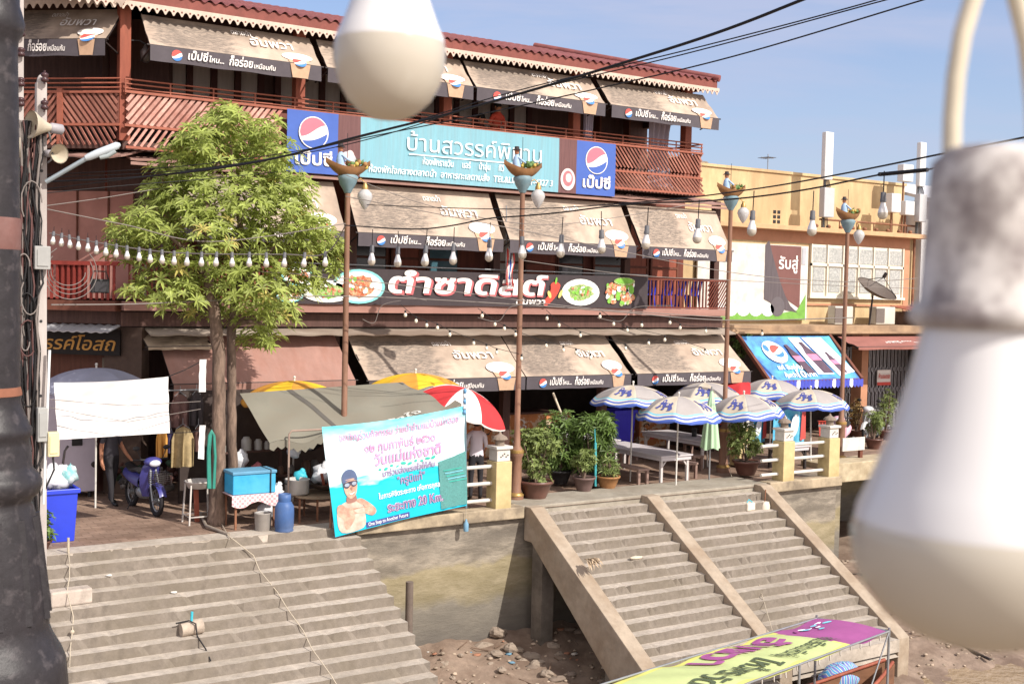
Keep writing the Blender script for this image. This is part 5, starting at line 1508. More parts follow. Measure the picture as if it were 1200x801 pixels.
b = MB()
br = []
for (x0, y0, x1, y1, dy) in ((244, 330, 190, 270, -.5), (244, 330, 235, 230, .4), (276, 340, 330, 280, -.4), (276, 340, 300, 240, .6), (256, 380, 205, 320, .5), (276, 350, 345, 330, .3), (240, 290, 255, 190, 0), (284, 290, 270, 170, -.2), (271, 380, 310, 380, -.5), (244, 330, 165, 290, 0)):
    p0, p1 = tp(x0, y0, 20.8), tp(x1, y1, 20.8 + dy)
    pts = [p0, p0.lerp(p1, .5) + V((rr.uniform(-.1, .1), rr.uniform(-.1, .1), rr.uniform(-.05, .15))), p1]
    b.tube(pts, [.065, .045, .02], 7)
    br.append(pts)
b.build('limbs', bark, t)
# crown: whorled leaves carried in clumps so the sky and the house show between them
CL = [(265, 145, .42), (300, 160, .36), (232, 165, .34), (245, 190, .5), (290, 195, .5), (210, 205, .42), (330, 210, .34), (225, 235, .5), (275, 235, .6), (320, 245, .5), (190, 250, .4), (352, 250, .3), (175, 280, .42), (235, 280, .55), (290, 285, .6), (340, 290, .48), (372, 282, .3), (150, 295, .3), (200, 315, .48), (250, 325, .5), (300, 330, .5), (345, 330, .4), (158, 338, .22), (205, 350, .36), (240, 360, .34), (300, 365, .4), (330, 365, .32), (300, 395, .26), (385, 305, .25), (142, 268, .24), (318, 395, .2), (270, 165, .4), (378, 325, .22), (325, 225, .4), (262, 140, .24), (215, 175, .3), (325, 180, .3), (345, 225, .34), (365, 265, .3), (385, 285, .26), (160, 262, .3), (195, 225, .34), (310, 150, .24)]
b = MB()
for (x, y, r_) in CL:
    c = tp(x, y, 20.8 + rr.uniform(-.8, .8))
    n = int(110*r_*r_/.2) + 8
    for i in range(int(n*.62)):
        while True:
            q_ = V((rr.uniform(-1, 1), rr.uniform(-1, 1), rr.uniform(-1, 1)))
            if q_.length < 1: break
        p = c + V((q_.x*r_*1.3, q_.y*r_*1.7, q_.z*r_*.95))
        ax = V((q_.x*.8 + rr.uniform(-.3, .3), q_.y*.8 + rr.uniform(-.3, .3) - .15, .75 + q_.z*.3))
        whorl(b, p, ax, rr.choice((6, 7, 7, 8)), rr.uniform(.12, .24), rr.uniform(.04, .058), .35, rr, 1 if rr.random() < .035 else 0)
b.build('crown', [leaf_m, mat('old_leaf', (176, 164, 92), .6, .2, 3, island=.3, trans=.3)], t)

def bush(label, px, py, y, h, r_, potr, poth, seed, lm, ln=.07, w=.03, n=700, pot=terra, potname='pot', shape=1.0, wh=5, grp=None, base_z=.055):
    p = PY(px, py, y); p = V((p.x, y, base_z))
    t = thing('potted_plant', label, 'plant', p, grp)
    b = MB(); b.lathe(p, [(potr*.62, 0), (potr*.75, poth*.3), (potr*.95, poth*.82), (potr*1.05, poth*.86), (potr*1.07, poth), (potr*.92, poth), (potr*.88, poth*.88)], 22); pt = b.build('pot', pot, t)
    b = MB(); b.ell(lambda a, c, z=0: p + V((a, c, poth*.9)), 0, 0, potr*.9, potr*.9); b.build('soil', soil, pt)
    rr = random.Random(seed)
    b = MB(); tips = []
    for i in range(9):
        a = rr.uniform(0, 6.28); k = rr.uniform(.2, .9)
        e = p + V((math.cos(a)*r_*k, math.sin(a)*r_*k, poth + h*rr.uniform(.5, .95)))
        b.tube([p + V((0, 0, poth*.8)), p.lerp(e, .5) + V((0, 0, .1*h)), e], [.02, .014, .006], 5)
    b.build('stems', bark, t)
    b = MB(); lumps = [(rr.uniform(-.6, .6), rr.uniform(-.6, .6), rr.uniform(.15, .9), rr.uniform(.35, .6)) for _ in range(11)]
    for i in range(n):
        a, c, z, s = rr.choice(lumps)
        while True:
            q_ = V((rr.uniform(-1, 1), rr.uniform(-1, 1), rr.uniform(-1, 1)))
            if q_.length < 1: break
        pos = p + V(((a + q_.x*s)*r_, (c + q_.y*s)*r_, poth + h*max(-.05, min(1.05, z*shape + q_.z*s*.5))))
        whorl(b, pos, V((q_.x, q_.y, .8 + q_.z)), wh, ln*rr.uniform(.7, 1.2), w, .25, rr)
    b.build('foliage', lm, t)
    return t
bush('round pale green bush in a brown pot at the left end of the landing', 627, 586, 20.2, .98, .48, .36, .36, 3, leaf_b, n=620, ln=.085, w=.042)
bush('tall bush of long leaves in the group behind the landing', 690, 575, 21.1, 1.22, .6, .3, .3, 5, leaf_d, .2, .04, 420, black, wh=6)
bush('second tall bush leaning left behind the round potted bush', 655, 575, 21.5, 1.25, .5, .28, .3, 6, leaf_d, .17, .04, 330, black, wh=6)
bush('small pale leafy plant in a grey pot before the tall bushes', 684, 577, 20.45, .62, .27, .24, .3, 8, leaf_b, .08, .035, 230, mat('grey_pot', (104, 84, 80), .6, .2, 6))
bush('low plant in an ochre clay pot beside the tables', 712, 573, 20.55, .42, .2, .26, .26, 9, leaf_b, .13, .03, 60, mat('ochre_pot', (150, 108, 70), .7, .2, 6))
bush('round bush in a brown pot beside the right parapet posts', 874, 560, 20.6, .95, .42, .32, .34, 11, leaf_b, .075, .036, 560)
bush('small leafy plant in the shade at the foot of the concrete pole', 47, 632, 20.0, .5, .2, .18, .14, 13, leaf_d, .1, .04, 170, base_z=0)
bush('tall green plant beside the pink scooter', 1024, 512, 22.9, .75, .34, .25, .3, 17, leaf_b, .1, .035, 230, base_z=0)
bush('narrow plant in front of the folding gate, left of the white scooter', 1038, 500, 24.2, 1.2, .3, .22, .3, 18, leaf_b, .12, .03, 130, base_z=0)
bush('dry brown potted plant in front of the folding gate', 1003, 505, 24.6, .9, .3, .22, .3, 19, mat('dry_leaf', (132, 108, 66), .7, .25, 3, island=.4), .12, .03, 110, base_z=0)
bush('leafy vine at the gap between the last awning and the bottle banner', 868, 430, 24.6, .8, .28, .15, .15, 23, leaf_d, .12, .05, 120, black, base_z=2.3)
stk = PY(698, 555, 20.6)
b = MB(); b.tube([(stk.x, 20.6, .1), (stk.x - .03, 20.6, 1.05)], .03, 8); b.tube([(stk.x - .03, 20.6, 1.05), (stk.x - .06, 20.6, 1.35)], .014, 6)
tag(b.build('plant_stake', mat('teal_pipe', (70, 160, 168), .5, .1, 5), loc=(stk.x, 20.6, .1)), 'teal plastic pipe standing upright among the potted bushes', 'pipe')
b = MB(); b.tube([PY(660, 490, 21.6), PY(648, 460, 21.8)], .025, 8)
tag(b.build('bamboo_stick', mat('pale_stick', (190, 176, 156), .7, .1, 5), loc=PY(660, 490, 21.6)), 'pale stick leaning behind the tall bushes', 'stick')
# ------------------------------------------------------------------ parapets
def post(px, py, y, label, lamp=False):
    p = PY(px, py, y); x = p.x
    t = thing('parapet_post', label, 'post', (x, y, 0), 'ochre parapet posts along the quay')
    b = MB(); b.bb(x-.18, x+.18, y-.18, y+.18, .04, .98); b.build('shaft', ochre, t, bevel=.012)
    b = MB()
    b.bb(x-.15, x+.15, y-.15, y+.15, .985, 1.22); b.bb(x-.19, x+.19, y-.19, y+.19, 1.223, 1.28); b.build('cap', white_p, t, bevel=.01)
    b = MB()
    for k in range(5):
        z = 1.06 + .03*(k % 3); xx = x - .08 + .04*k
        b.bb(xx, xx+.03, y-.156, y-.152, z, z+.025)
    b.build('stencil', arm_m, t)
    b = MB(); b.lathe((x, y, 1.283), [(.09, 0), (.09, .1), (.16, .12), (.13, .17), (.04, .22), (.015, .27)], 4 if lamp else 12, 0, None, False); b.build('finial', mat('finial_stone', (130, 116, 104), .8, .2, 6), t)
    return x
x0 = post(584, 600, 19.56, 'parapet post left of the stairs, at the right edge of the swimmer banner')
xA = post(917, 572, 19.56, 'middle parapet post right of the stairs')
xB = post(970, 568, 19.56, 'last parapet post before the gap in the quay wall')
xC = post(866, 560, 21.9, 'parapet post half hidden behind the flowering potted bush')
def rails(xa, xb, label, y=19.56):
    t = thing('parapet_rail', label, 'railing', ((xa+xb)/2, y, .1), 'white pipe rails of the parapet')
    for z in (.22, .55, .88):
        b = MB(); b.cyl((xa, y, z), (xb, y, z), .038, n=10); b.build('rail', white_p, t)
rails(9.6, x0 - .18, 'three white pipe rails behind the swimmer banner')
rails(xA + .18, xB - .18, 'three white pipe rails between the two right parapet posts')
rails(19.85 - .2, xA - .18, 'short white pipe rails behind the flowering potted bush')

# ------------------------------------------------------------------ parasols
par_w = mat('parasol_cream', (204, 193, 176), .8, .1, 5, rgb2=(176, 162, 144), amt2=.5, scale2=2.5, trans=.12)
par_g = mat('parasol_grey', (164, 158, 156), .8, .08, 4, trans=.12)
par_b = mat('parasol_blue', (74, 98, 176), .7, .08, 5)
par_c = mat('parasol_cyan', (120, 190, 210), .7, .08, 5)
par_v = mat('parasol_violet', (74, 80, 142), .7, .15, 9)
LION = [(-.5, -.32), (-.42, -.05), (-.5, .12), (-.38, .22), (-.28, .1), (-.1, .16), (.12, .2), (.22, .42), (.42, .48), (.52, .34), (.44, .22), (.5, .08), (.38, .02), (.46, -.2), (.56, -.3), (.4, -.34), (.3, -.16), (.2, -.05), (.1, -.22), (.2, -.36), (.02, -.38), (-.04, -.16), (-.2, -.14), (-.26, -.32), (-.18, -.42), (-.4, -.42)]
def parasol(label, p, r_, h, mats, wavy=True, emblem=True, grp=None, rot0=0.0, tilt=(0, 0), polem=None, base_z=0.0, name='parasol'):
    """p = apex point; ribbed eight-gore canopy with a scalloped rim"""
    p = V(p)
    t = thing(name, label, 'parasol', (p.x, p.y, base_z), grp)
    N = 8; sub = 6
    tl = Matrix.Rotation(tilt[0], 3, 'X') @ Matrix.Rotation(tilt[1], 3, 'Y')
    def surf(a, k, lift=0.0):
        g = (a/(2*PI/N)) % 1; sc_ = 1 - .055*k*math.sin(PI*g)
        rad = r_*math.sin(k*1.15)/math.sin(1.15)*sc_
        z = -h*(1 - math.cos(k*1.15))/(1 - math.cos(1.15)) - .05*r_*k*math.sin(PI*g)
        n_ = V((math.cos(a)*k*.8, math.sin(a)*k*.8, 1)).normalized()*lift
        return p + tl @ (V((rad*math.cos(a + rot0), rad*math.sin(a + rot0), z)) + n_)
    b = MB()
    sub = 10
    nu = N*sub
    wv = lambda i, q: .022*math.sin(i*2*PI/sub*1.0 + q) if wavy else 0
    ks = [(.002, 0, 0)] + [(j/10*.80, 0, 0) for j in range(1, 10)] + [(.80, 1, 0), (.84, 1, 3), (.875, 1, 4), (.92, 1, 2), (.965, 1, 4), (1.0, 0, 2)]
    vs = [surf(2*PI*i/nu, k + wv(i, 0)*w_) for k, w_, _ in ks for i in range(nu)]
    for j in range(len(ks)-1):
        for i in range(nu):
            m = mats[0] if (i//sub) % 2 == 0 else mats[1]
            if len(mats) > 2 and wavy and ks[j+1][2]: m = mats[ks[j+1][2]]
            b.add([vs[j*nu+i], vs[j*nu+(i+1) % nu], vs[(j+1)*nu+(i+1) % nu], vs[(j+1)*nu+i]], [(0, 3, 2, 1)], m, True)
    pal = parasol.pal
    cv = b.build('canopy', pal, t)
    bmx = bmesh.new(); bmx.from_mesh(cv.data); bmesh.ops.remove_doubles(bmx, verts=bmx.verts, dist=.0005); bmx.to_mesh(cv.data); bmx.free()
    b = MB()
    for i in range(N*3):
        a0, a1 = 2*PI*i/(N*3), 2*PI*(i+1)/(N*3)
        q0, q1 = surf(a0, 1), surf(a1, 1); dn = tl @ V((0, 0, -.035))
        qm = (q0 + q1)/2 + dn*1.25
        b.add([q0, q1, q1 + dn*.8, qm, q0 + dn*.8], [(4, 3, 2, 1, 0)], 0)
    b.build('valance', pal[mats[2] if len(mats) > 2 else mats[1]], t)
    if emblem:
        b = MB()
        for g in range(0, N, 1):
            if g % 2 and emblem != 2: continue
            ac = 2*PI*(g+.5)/N
            pts = [surf(ac - x*.54, .55 - y*.42, .012) for x, y in LION]
            tri = tessellate_polygon([[V((x, y, 0)) for x, y in LION]])
            b.add(pts, [tuple(q) for q in tri], 0)
            for x, y, s in ((-.1, .02, .1), (.3, .25, .08), (.25, -.1, .07)):
                b.add([surf(ac - (x + s*math.cos(k))*.54, .55 - (y + s*math.sin(k))*.42, .016) for k in (0, 1.2, 2.4, 3.6, 4.8)], [(0, 1, 2, 3, 4)], 1)
        b.build('lion_emblem', [par_v, mats and pal[mats[0]]], t)
    b = MB()
    for i in range(N):
        a = 2*PI*i/N
        b.tube([surf(a, k, -.012) for k in (.05, .3, .55, .8, 1.0)], .007, 5)
    b.build('ribs', steel, t)
    b = MB(); ax = tl @ V((0, 0, 1)); f_ = p - ax*((p.z - base_z)/max(.3, ax.z)); b.cyl(f_, p + ax*.06, .019, n=8); b.ball(p + ax*.07, .03, 0, 8, 6); b.build('pole', polem or white_p, t)
    return t
parasol.pal = [par_w, par_g, par_b, par_c, white_p, mat('parasol_yellow', (226, 184, 50), .7, .08, 4, trans=.15), mat('parasol_orange', (212, 152, 64), .7, .1, 4, trans=.15), mat('parasol_red', (188, 54, 58), .7, .08, 4, trans=.1), mat('parasol_white', (222, 216, 214), .7, .05, 4, trans=.1), mat('parasol_silver', (150, 152, 168), .6, .06, 4)]
US = [(742, 451, 21.4, .98, 'leftmost lion emblem parasol, over the far table end', .2),
      (795.5, 464, 20.2, 1.0, 'nearest lion emblem parasol, on the steel pole at the white table', .0),
      (826, 448, 22.3, .98, 'lion emblem parasol behind the closed green parasol', .4),
      (872, 462, 21.0, .98, 'lion emblem parasol directly right of the third lamp pole', .1),
      (905, 444, 22.8, .98, 'backmost lion emblem parasol under the bottle banner', .3),
      (950, 456, 21.3, 1.0, 'rightmost lion emblem parasol, beside the last lamp pole', .15)]
for px, py, y, r_, lb, rt in US:
    p = PY(px, py, y)
    parasol(lb, p, r_*random.uniform(.95, 1.04), random.uniform(.42, .54), (0, 1, 2, 3, 4), grp='cream lion emblem parasols on the terrace', rot0=rt, tilt=(random.uniform(-.08, .04), random.uniform(-.08, .08)))
p = PY(345, 446, 22.2); parasol('low yellow parasol just left of the first lamp pole', p, 1.05, .42, (5, 6), False, False, rot0=.3)
p = PY(487, 437, 22.0); yp = parasol('orange yellow parasol right of the first lamp pole', p, 1.2, .5, (6, 5), False, False, rot0=.35)
b = MB()
pq = PY(487, 437, 22.0)
p = PY(548, 455, 20.9); rp_ = parasol('red and white parasol tilted over the person in the white shirt', p, 1.05, .5, (7, 8), False, False, rot0=-.1, tilt=(.15, .3))
p = PY(868, 449, 23.4); parasol('small red parasol partly hidden behind the lion emblem parasols', p + V((0, 0, .05)), 1.0, .4, (7, 7), False, False)
p = PY(113, 431, 23.2); parasol('silver grey parasol behind the hung white cloth', p, 1.05, .38, (9, 9), False, False, rot0=.3)
b = MB()
# closed green parasol
cp_ = PY(834, 458, 20.4)
t = thing('closed_parasol', 'closed pale green parasol hanging folded beside the third lamp pole', 'parasol', (cp_.x, 20.4, 0))
b = MB()
def fold(u, v):
    a = 2*PI*u; k = .03 + .16*v**.8; k *= 1 + .22*math.sin(a*8)*min(1, v*2)
    return (cp_.x + k*math.cos(a), 20.4 + k*math.sin(a), cp_.z - 1.32*v - .03*math.sin(a*4)*(v > .95))
b.grid(fold, 48, 14, 0, True, .004); b.build('canopy', mat('pale_green_cloth', (176, 206, 172), .8, .1, 4, stretch=(4, 4, .4), trans=.1), t)
b = MB(); b.cyl((cp_.x, 20.4, 0), (cp_.x, 20.4, cp_.z + .1), .02, n=8); b.build('pole', steel, t)

# ------------------------------------------------------------------ tables, benches, bins
tb_w = mat('table_white', (192, 186, 190), .55, .08, 5, rgb2=(150, 140, 136), amt2=.3)
tb_l = mat('table_leg_paint', (190, 182, 180), .6, .1, 5)
def table(label, x, y, lx, ly, z, m, grp, legm):
    t = thing('table', label, 'table', (x, y, 0), grp)
    b = MB(); b.bb(x-lx/2, x+lx/2, y-ly/2, y+ly/2, z-.035, z); b.build('tabletop', m, t, bevel=.006)
    b = MB(); b.bb(x-lx/2+.03, x+lx/2-.03, y-ly/2+.03, y-ly/2+.05, z-.12, z-.038); b.bb(x-lx/2+.03, x+lx/2-.03, y+ly/2-.05, y+ly/2-.03, z-.12, z-.038)
    b.bb(x-lx/2+.03, x-lx/2+.05, y-ly/2+.052, y+ly/2-.052, z-.12, z-.038); b.bb(x+lx/2-.05, x+lx/2-.03, y-ly/2+.052, y+ly/2-.052, z-.12, z-.038); b.build('apron', m, t)
    for sx in (-1, 1):
        for sy in (-1, 1):
            b = MB(); b.bb(x + sx*(lx/2-.09) - .03, x + sx*(lx/2-.09) + .03, y + sy*(ly/2-.1) - .03, y + sy*(ly/2-.1) + .03, 0, z-.04)
            b.bar((x + sx*(lx/2-.09), y + sy*(ly/2-.1), z-.28), (x + sx*(lx/2-.28), y + sy*(ly/2-.1), z-.06), .04, .03); b.build('leg', legm, t)
    return t
def bench(label, x, y, lx, ly, z, m, grp):
    t = thing('bench', label, 'bench', (x, y, 0), grp)
    b = MB(); b.bb(x-lx/2, x+lx/2, y-ly/2, y+ly/2, z-.05, z); b.build('seat', m, t, bevel=.008)
    for sy in (-1, 1):
        for sx in (-1, 1):
            b = MB(); b.bb(x + sx*(lx/2-.04)-.03, x + sx*(lx/2-.04)+.03, y + sy*(ly/2-.05)-.03, y + sy*(ly/2-.05)+.03, 0, z-.052); b.build('leg', m, t)
    return t
bench_m = mat('bench_wood', (146, 122, 112), .75, .2, 5, stretch=(2, .4, 2), rgb2=(112, 88, 80), amt2=.5)
table('near white table standing end on behind the landing', 17.95, 21.75, .95, 2.5, .66, tb_w, 'terrace tables', tb_l)
table('second white table joined end to end behind the near one', 17.95, 24.3, .95, 2.3, .68, tb_w, 'terrace tables', tb_l)
table('far grey table right of the blue bin', 20.55, 23.2, .95, 2.4, .68, tb_w, 'terrace tables', tb_l)
bench('long bench on the left side of the near white table', 17.12, 22.0, .32, 2.7, .38, bench_m, 'terrace benches')
bench('bench on the right side of the near white table', 18.8, 22.2, .32, 2.6, .38, bench_m, 'terrace benches')
bench('dark bench left of the far grey table', 19.75, 22.9, .32, 2.3, .38, bench_m, 'terrace benches')
bench('dark bench right of the far grey table', 21.3, 22.8, .32, 2.3, .38, bench_m, 'terrace benches')
table('small low table behind the right parapet rails', 22.2, 21.2, .9, .7, .6, tb_w, 'terrace tables', arm_m)
cd = thing('condiment_rack', 'small dark wire rack of bottles on the white table', 'rack', (17.75, 23.2, .68))
b = MB(); b.bb(17.62, 17.9, 23.1, 23.35, .68, .70)
for i in range(6): b.cyl((17.63 + .05*i, 23.1, .70), (17.63 + .05*i, 23.1, .86), .006, n=5); b.cyl((17.63 + .05*i, 23.35, .70), (17.63 + .05*i, 23.35, .86), .006, n=5)
b.bb(17.62, 17.9, 23.095, 23.105, .855, .865); b.build('rack', steel, cd)
for i in range(3):
    b = MB(); b.lathe((17.68 + .08*i, 23.22, .70), [(.03, 0), (.03, .1), (.012, .14), (.012, .18)], 8); b.build('bottle', black, cd)
tin = thing('tin_can', 'dark can standing on the far grey table', 'can', (20.6, 22.9, .68))
b = MB(); b.lathe((20.6, 22.9, .68), [(.07, 0), (.07, .02), (.066, .025), (.066, .2), (.07, .205), (.07, .22), (.062, .222)], 14); b.build('body', black, tin)
def bin_(label, x, y, w, d, h_, m, full=False, rz=0):
    t = thing('waste_bin', label, 'bin', (x, y, 0))
    b = MB()
    def ring(w_, d_, z): return [(x-w_/2, y-d_/2, z), (x+w_/2, y-d_/2, z), (x+w_/2, y+d_/2, z), (x-w_/2, y+d_/2, z)]
    a = ring(w*.82, d*.82, .0) + ring(w, d, h_*.9) + ring(w*.9, d*.9, h_*.9) + ring(w*.74, d*.74, .05)
    b.add(a, [(3, 2, 1, 0)] + [(i + 4*k, (i+1) % 4 + 4*k, (i+1) % 4 + 4*k+4, i + 4*k+4) for k in range(3) for i in range(4)] + [(12, 13, 14, 15)])
    bo = b.build('body', m, t, bevel=.015)
    b = MB(); b.bb(x-w*.56, x+w*.56, y-d*.56, y-d*.46, h_*.86, h_*.94); b.bb(x-w*.56, x+w*.56, y+d*.46, y+d*.56, h_*.86, h_*.94); b.bb(x-w*.56, x-w*.46, y-d*.455, y+d*.455, h_*.86, h_*.94); b.bb(x+w*.46, x+w*.56, y-d*.455, y+d*.455, h_*.86, h_*.94); b.build('rim', m, t, bevel=.01)
    for sx in (-1, 1):
        b = MB(); b.cyl((x + sx*w*.36, y+d*.42, .07), (x + sx*w*.46, y+d*.42, .07), .08, n=14); b.build('wheel', black, t)
    return t
blue_bin = mat('bin_blue', (40, 62, 196), .4, .08, 5, spec=.5)
bl = PZ(71, 636, 0); bin_('open blue bin heaped with plastic bags beside the concrete pole', bl.x + .02, bl.y + .28, .52, .52, .94, blue_bin)
bin_('deep blue bin at the back of the terrace by the orange counter', 20.35, 25.7, .72, .6, 1.2, mat('bin_violet', (62, 56, 206), .45, .08, 5))
# counters at the back of the terrace
graf = mat('graffiti', (188, 122, 78), .8, .25, 3, rgb2=(206, 186, 160), amt2=.9, scale2=4.5, thr=(.52, .56))
for x0_, x1_, lb in ((11.6, 14.2, 'orange graffiti painted counter behind the white shirted person'), (14.9, 18.9, 'orange graffiti painted counter behind the bushes'), (21.3, 22.4, 'short orange graffiti painted counter right of the far table')):
    t = thing('bar_counter', lb, 'counter', ((x0_+x1_)/2, 26.0, 0))
    b = MB(); b.bb(x0_, x1_, 25.95, 26.5, 0, 1.08); b.build('front', graf, t)
    b = MB(); b.bb(x0_-.05, x1_+.05, 25.85, 26.55, 1.083, 1.14); b.build('top', wood_dk, t, bevel=.01)
    rr = random.Random(int(x0_*7)); b = MB(); pf = flat((x0_, 25.945, 0), (1, 0, 0), (0, 0, 1))
    for i in range(int((x1_-x0_)*5)):
        cx, cz = rr.uniform(.1, x1_-x0_-.1), rr.uniform(.3, .95); k = rr.uniform(.06, .16)
        for j in range(9):
            a0, a1 = j*.62 + cx, (j+1)*.62 + cx
            b.add([pf(cx + k*math.cos(a0)*(1+.3*math.sin(3*a0)), cz + k*math.sin(a0), i*.0002), pf(cx + k*math.cos(a1)*(1+.3*math.sin(3*a1)), cz + k*math.sin(a1), i*.0002), pf(cx + .75*k*math.cos(a1), cz + .75*k*math.sin(a1), i*.0002), pf(cx + .75*k*math.cos(a0), cz + .75*k*math.sin(a0), i*.0002)], [(0, 1, 2, 3)], i % 3)
    b.build('scrawl', [wht, arm_m, lred], t)
# teal cloth stalls behind the right parapet
teal_c = mat('stall_teal', (70, 168, 206), .7, .12, 3, rgb2=(140, 196, 220), amt2=.6, scale2=3)
for px, py, y, w, hh, lb in ((884, 500, 24.6, .9, .9, 'left bright teal cloth hung at the drink stall behind the parapet'), (925, 498, 24.2, 1.3, 1.1, 'right bright teal cloth hung at the drink stall behind the parapet'), (900, 478, 25.2, 2.2, .5, 'upper teal cloth under the bottle banner')):
    p = PY(px, py, y); b = MB()
    b.grid(lambda u, v: (p.x - w/2 + w*u, y + .05*math.sin(u*15), p.z + hh*(.5 - v) - .04*math.sin(u*PI)*(1-v)), 24, 8, 0, True, .006)
    cl = b.build('stall_cloth', teal_c, loc=(p.x, y, p.z - hh/2)); tag(cl, lb, 'cloth')
    pf = flat((p.x - w/2, y - .06, p.z - hh/2), (1, 0, 0), (0, 0, 1)); b = MB()
    b.ell(pf, w*.3, hh*.6, w*.1, hh*.22, 0, 0, 14, .3); b.ell(pf, w*.62, hh*.5, w*.12, hh*.3, 0, .002, 14, -.2); b.add([pf(w*.8, .1, 0), pf(w*.97, .15, 0), pf(w*.95, hh*.9, 0), pf(w*.84, hh*.9, 0)], [(0, 1, 2, 3)], 1)
    b.build('print', [MATS['pic_white'], lred], cl)
# red chairs near the last pole
rc = mat('red_chair', (176, 66, 52), .6, .1, 5)
p = PZ(958, 545, 0); c1_ = chair(22.6, 23.6, 0, .6, 'red chair behind the last parapet post', rc, 'red chairs at the right stall')
copy_tree(c1_, (25.6, 22.9, 0), -.4, 'red chair beside the pink scooter', 'red chairs at the right stall')
# white bench board on a post, right of the last pole
p = PY(1000, 520, 21.0)
t = thing('sign_board', 'small white blank board on a short brown post right of the last lamp pole', 'sign', (p.x, 21.0, 0))
b = MB(); b.bb(p.x - .42, p.x + .42, 20.98, 21.02, p.z - .17, p.z + .17); b.build('board', white_p, t, bevel=.006)
b = MB(); b.bb(p.x + .3, p.x + .4, 21.02, 21.1, 0, p.z + .12); b.build('post', wood_br, t)

# ------------------------------------------------------------------ two-wheelers
def wheel(t, c, r_, ax=(1, 0, 0)):
    b = MB(); x, y, d = b.frame(ax); c = V(c)
    b.tube([c + (x*math.cos(k*PI/12) + y*math.sin(k*PI/12))*r_ for k in range(24)], .045, 8, 0, True); w = b.build('wheel', mat('tyre', (38, 36, 38), .8, .15, 9), t)
    b = MB(); b.tube([c + (x*math.cos(k*PI/12) + y*math.sin(k*PI/12))*(r_-.05) for k in range(24)], .014, 6, 0, True)
    for k in range(10): b.cyl(c, c + (x*math.cos(k*PI/5) + y*math.sin(k*PI/5))*(r_-.05), .005, n=4)
    b.cyl(c - d*.06, c + d*.06, .05, n=10); b.build('rim', steel, w)
def scooter(label, loc, rz, paint, seatm, big=False):
    """built with its front towards -Y, wheels on z = 0"""
    t = thing('motorbike', label, 'motorbike', (0, 0, 0))
    wheel(t, (0, -.62, .29), .25); wheel(t, (0, .62, .29), .25)
    # leg shield and nose
    b = MB()
    prof = [(-.50, .98, .05), (-.46, .9, .15), (-.40, .72, .19), (-.34, .5, .16), (-.30, .33, .09)]
    b.grid(lambda u, v: (lambda k, f: ((2*u-1)*(prof[k][2]*(1-f) + prof[k+1][2]*f), prof[k][0]*(1-f) + prof[k+1][0]*f + .12*abs(2*u-1)**1.6, prof[k][1]*(1-f) + prof[k+1][1]*f))(min(3, int(v*3.999)), v*3.999 - min(3, int(v*3.999)) if v < 1 else 1), 12, 16, 0, True, .02)
    b.build('leg_shield', paint, t)
    b = MB(); b.ball((0, -.42, .99), (.17, .14, .09), 0, 12, 8); b.build('handlebar_cover', paint, t)
    b = MB(); b.ball((0, -.53, .97), (.11, .05, .065), 0, 12, 8); b.build('headlight', mat('headlamp', (206, 206, 214), .15, .04, 5, spec=.6), t)
    b = MB(); b.tube([(-.33, -.30, 1.02), (-.2, -.38, 1.03), (0, -.40, 1.02), (.2, -.38, 1.03), (.33, -.30, 1.02)], .018, 8); b.build('handlebar', black, t)
    for s in (-1, 1):
        b = MB(); b.tube([(s*.2, -.38, 1.03), (s*.27, -.36, 1.2)], .008, 6); b.ball((s*.29, -.35, 1.24), (.07, .025, .045), 0, 10, 6); b.build('mirror', black, t)
    b = MB(); b.grid(lambda u, v: (lambda a: ((2*u-1)*.065, -.62 + .33*math.cos(a), .29 + .33*math.sin(a) - .03*abs(2*u-1)))(PI*.12 + PI*.75*v), 6, 14, 0, True, .012); b.build('front_fender', paint, t)
    for s in (-1, 1):
        b = MB(); b.tube([(s*.075, -.62, .29), (s*.075, -.5, .62), (s*.04, -.42, .9)], .022, 8); b.build('fork', steel, t)
    b = MB(); b.grid(lambda u, v: (lambda a: ((.13 + .03*math.sin(v*PI))*math.sin(a), .02 + .75*v, .58 + .06*v + .12*math.cos(a) - .1*(1-v)*(1-math.cos(a))*.5))(-PI*.62 + PI*1.24*u), 12, 10, 0, True, .015); b.build('rear_cowl', paint, t)
    b = MB(); b.grid(lambda u, v: ((2*u-1)*(.13 - .03*abs(2*v-1)), -.02 + .78*v, .72 + .06*v + .05*(1-(2*u-1)**2) + .03*math.sin(v*7)), 8, 12, 0, True, .05); b.build('seat', seatm, t)
    b = MB(); b.ball((0, .08, .36), (.11, .2, .13), 0, 10, 8); b.cyl((0, -.1, .34), (0, .2, .36), .09, n=12); b.build('engine', steel, t)
    b = MB(); b.tube([(.1, -.05, .28), (.14, .2, .22), (.17, .5, .3), (.18, .8, .36)], [.018, .02, .045, .05], 8); b.build('exhaust', steel, t)
    b = MB(); b.tube([(0, -.4, .8), (0, -.32, .45), (0, -.1, .33), (0, .25, .5), (0, .7, .62)], .03, 8); b.build('frame', black, t)
    b = MB(); b.tube([(-.1, .2, .3), (-.22, .26, .02)], .012, 6); b.build('stand', black, t)
    if big:
        b = MB()
        for k in range(7):
            z = .62 + .035*k; b.tube([(-.17, -.92, z), (.17, -.92, z), (.15, -.62, z), (-.15, -.62, z)], .006, 5, 0, True)
        for k in range(5): b.bar((-.15 + .075*k, -.92, .62), (-.17 + .085*k, -.92, .84), .008, .008); b.bar((-.15 + .075*k, -.6, .62), (-.15 + .075*k, -.6, .84), .008, .008)
        b.build('front_basket', arm_m, t)
    t.location = loc; t.rotation_euler = (0, 0, rz)
    return t
p = PZ(176, 607, 0)
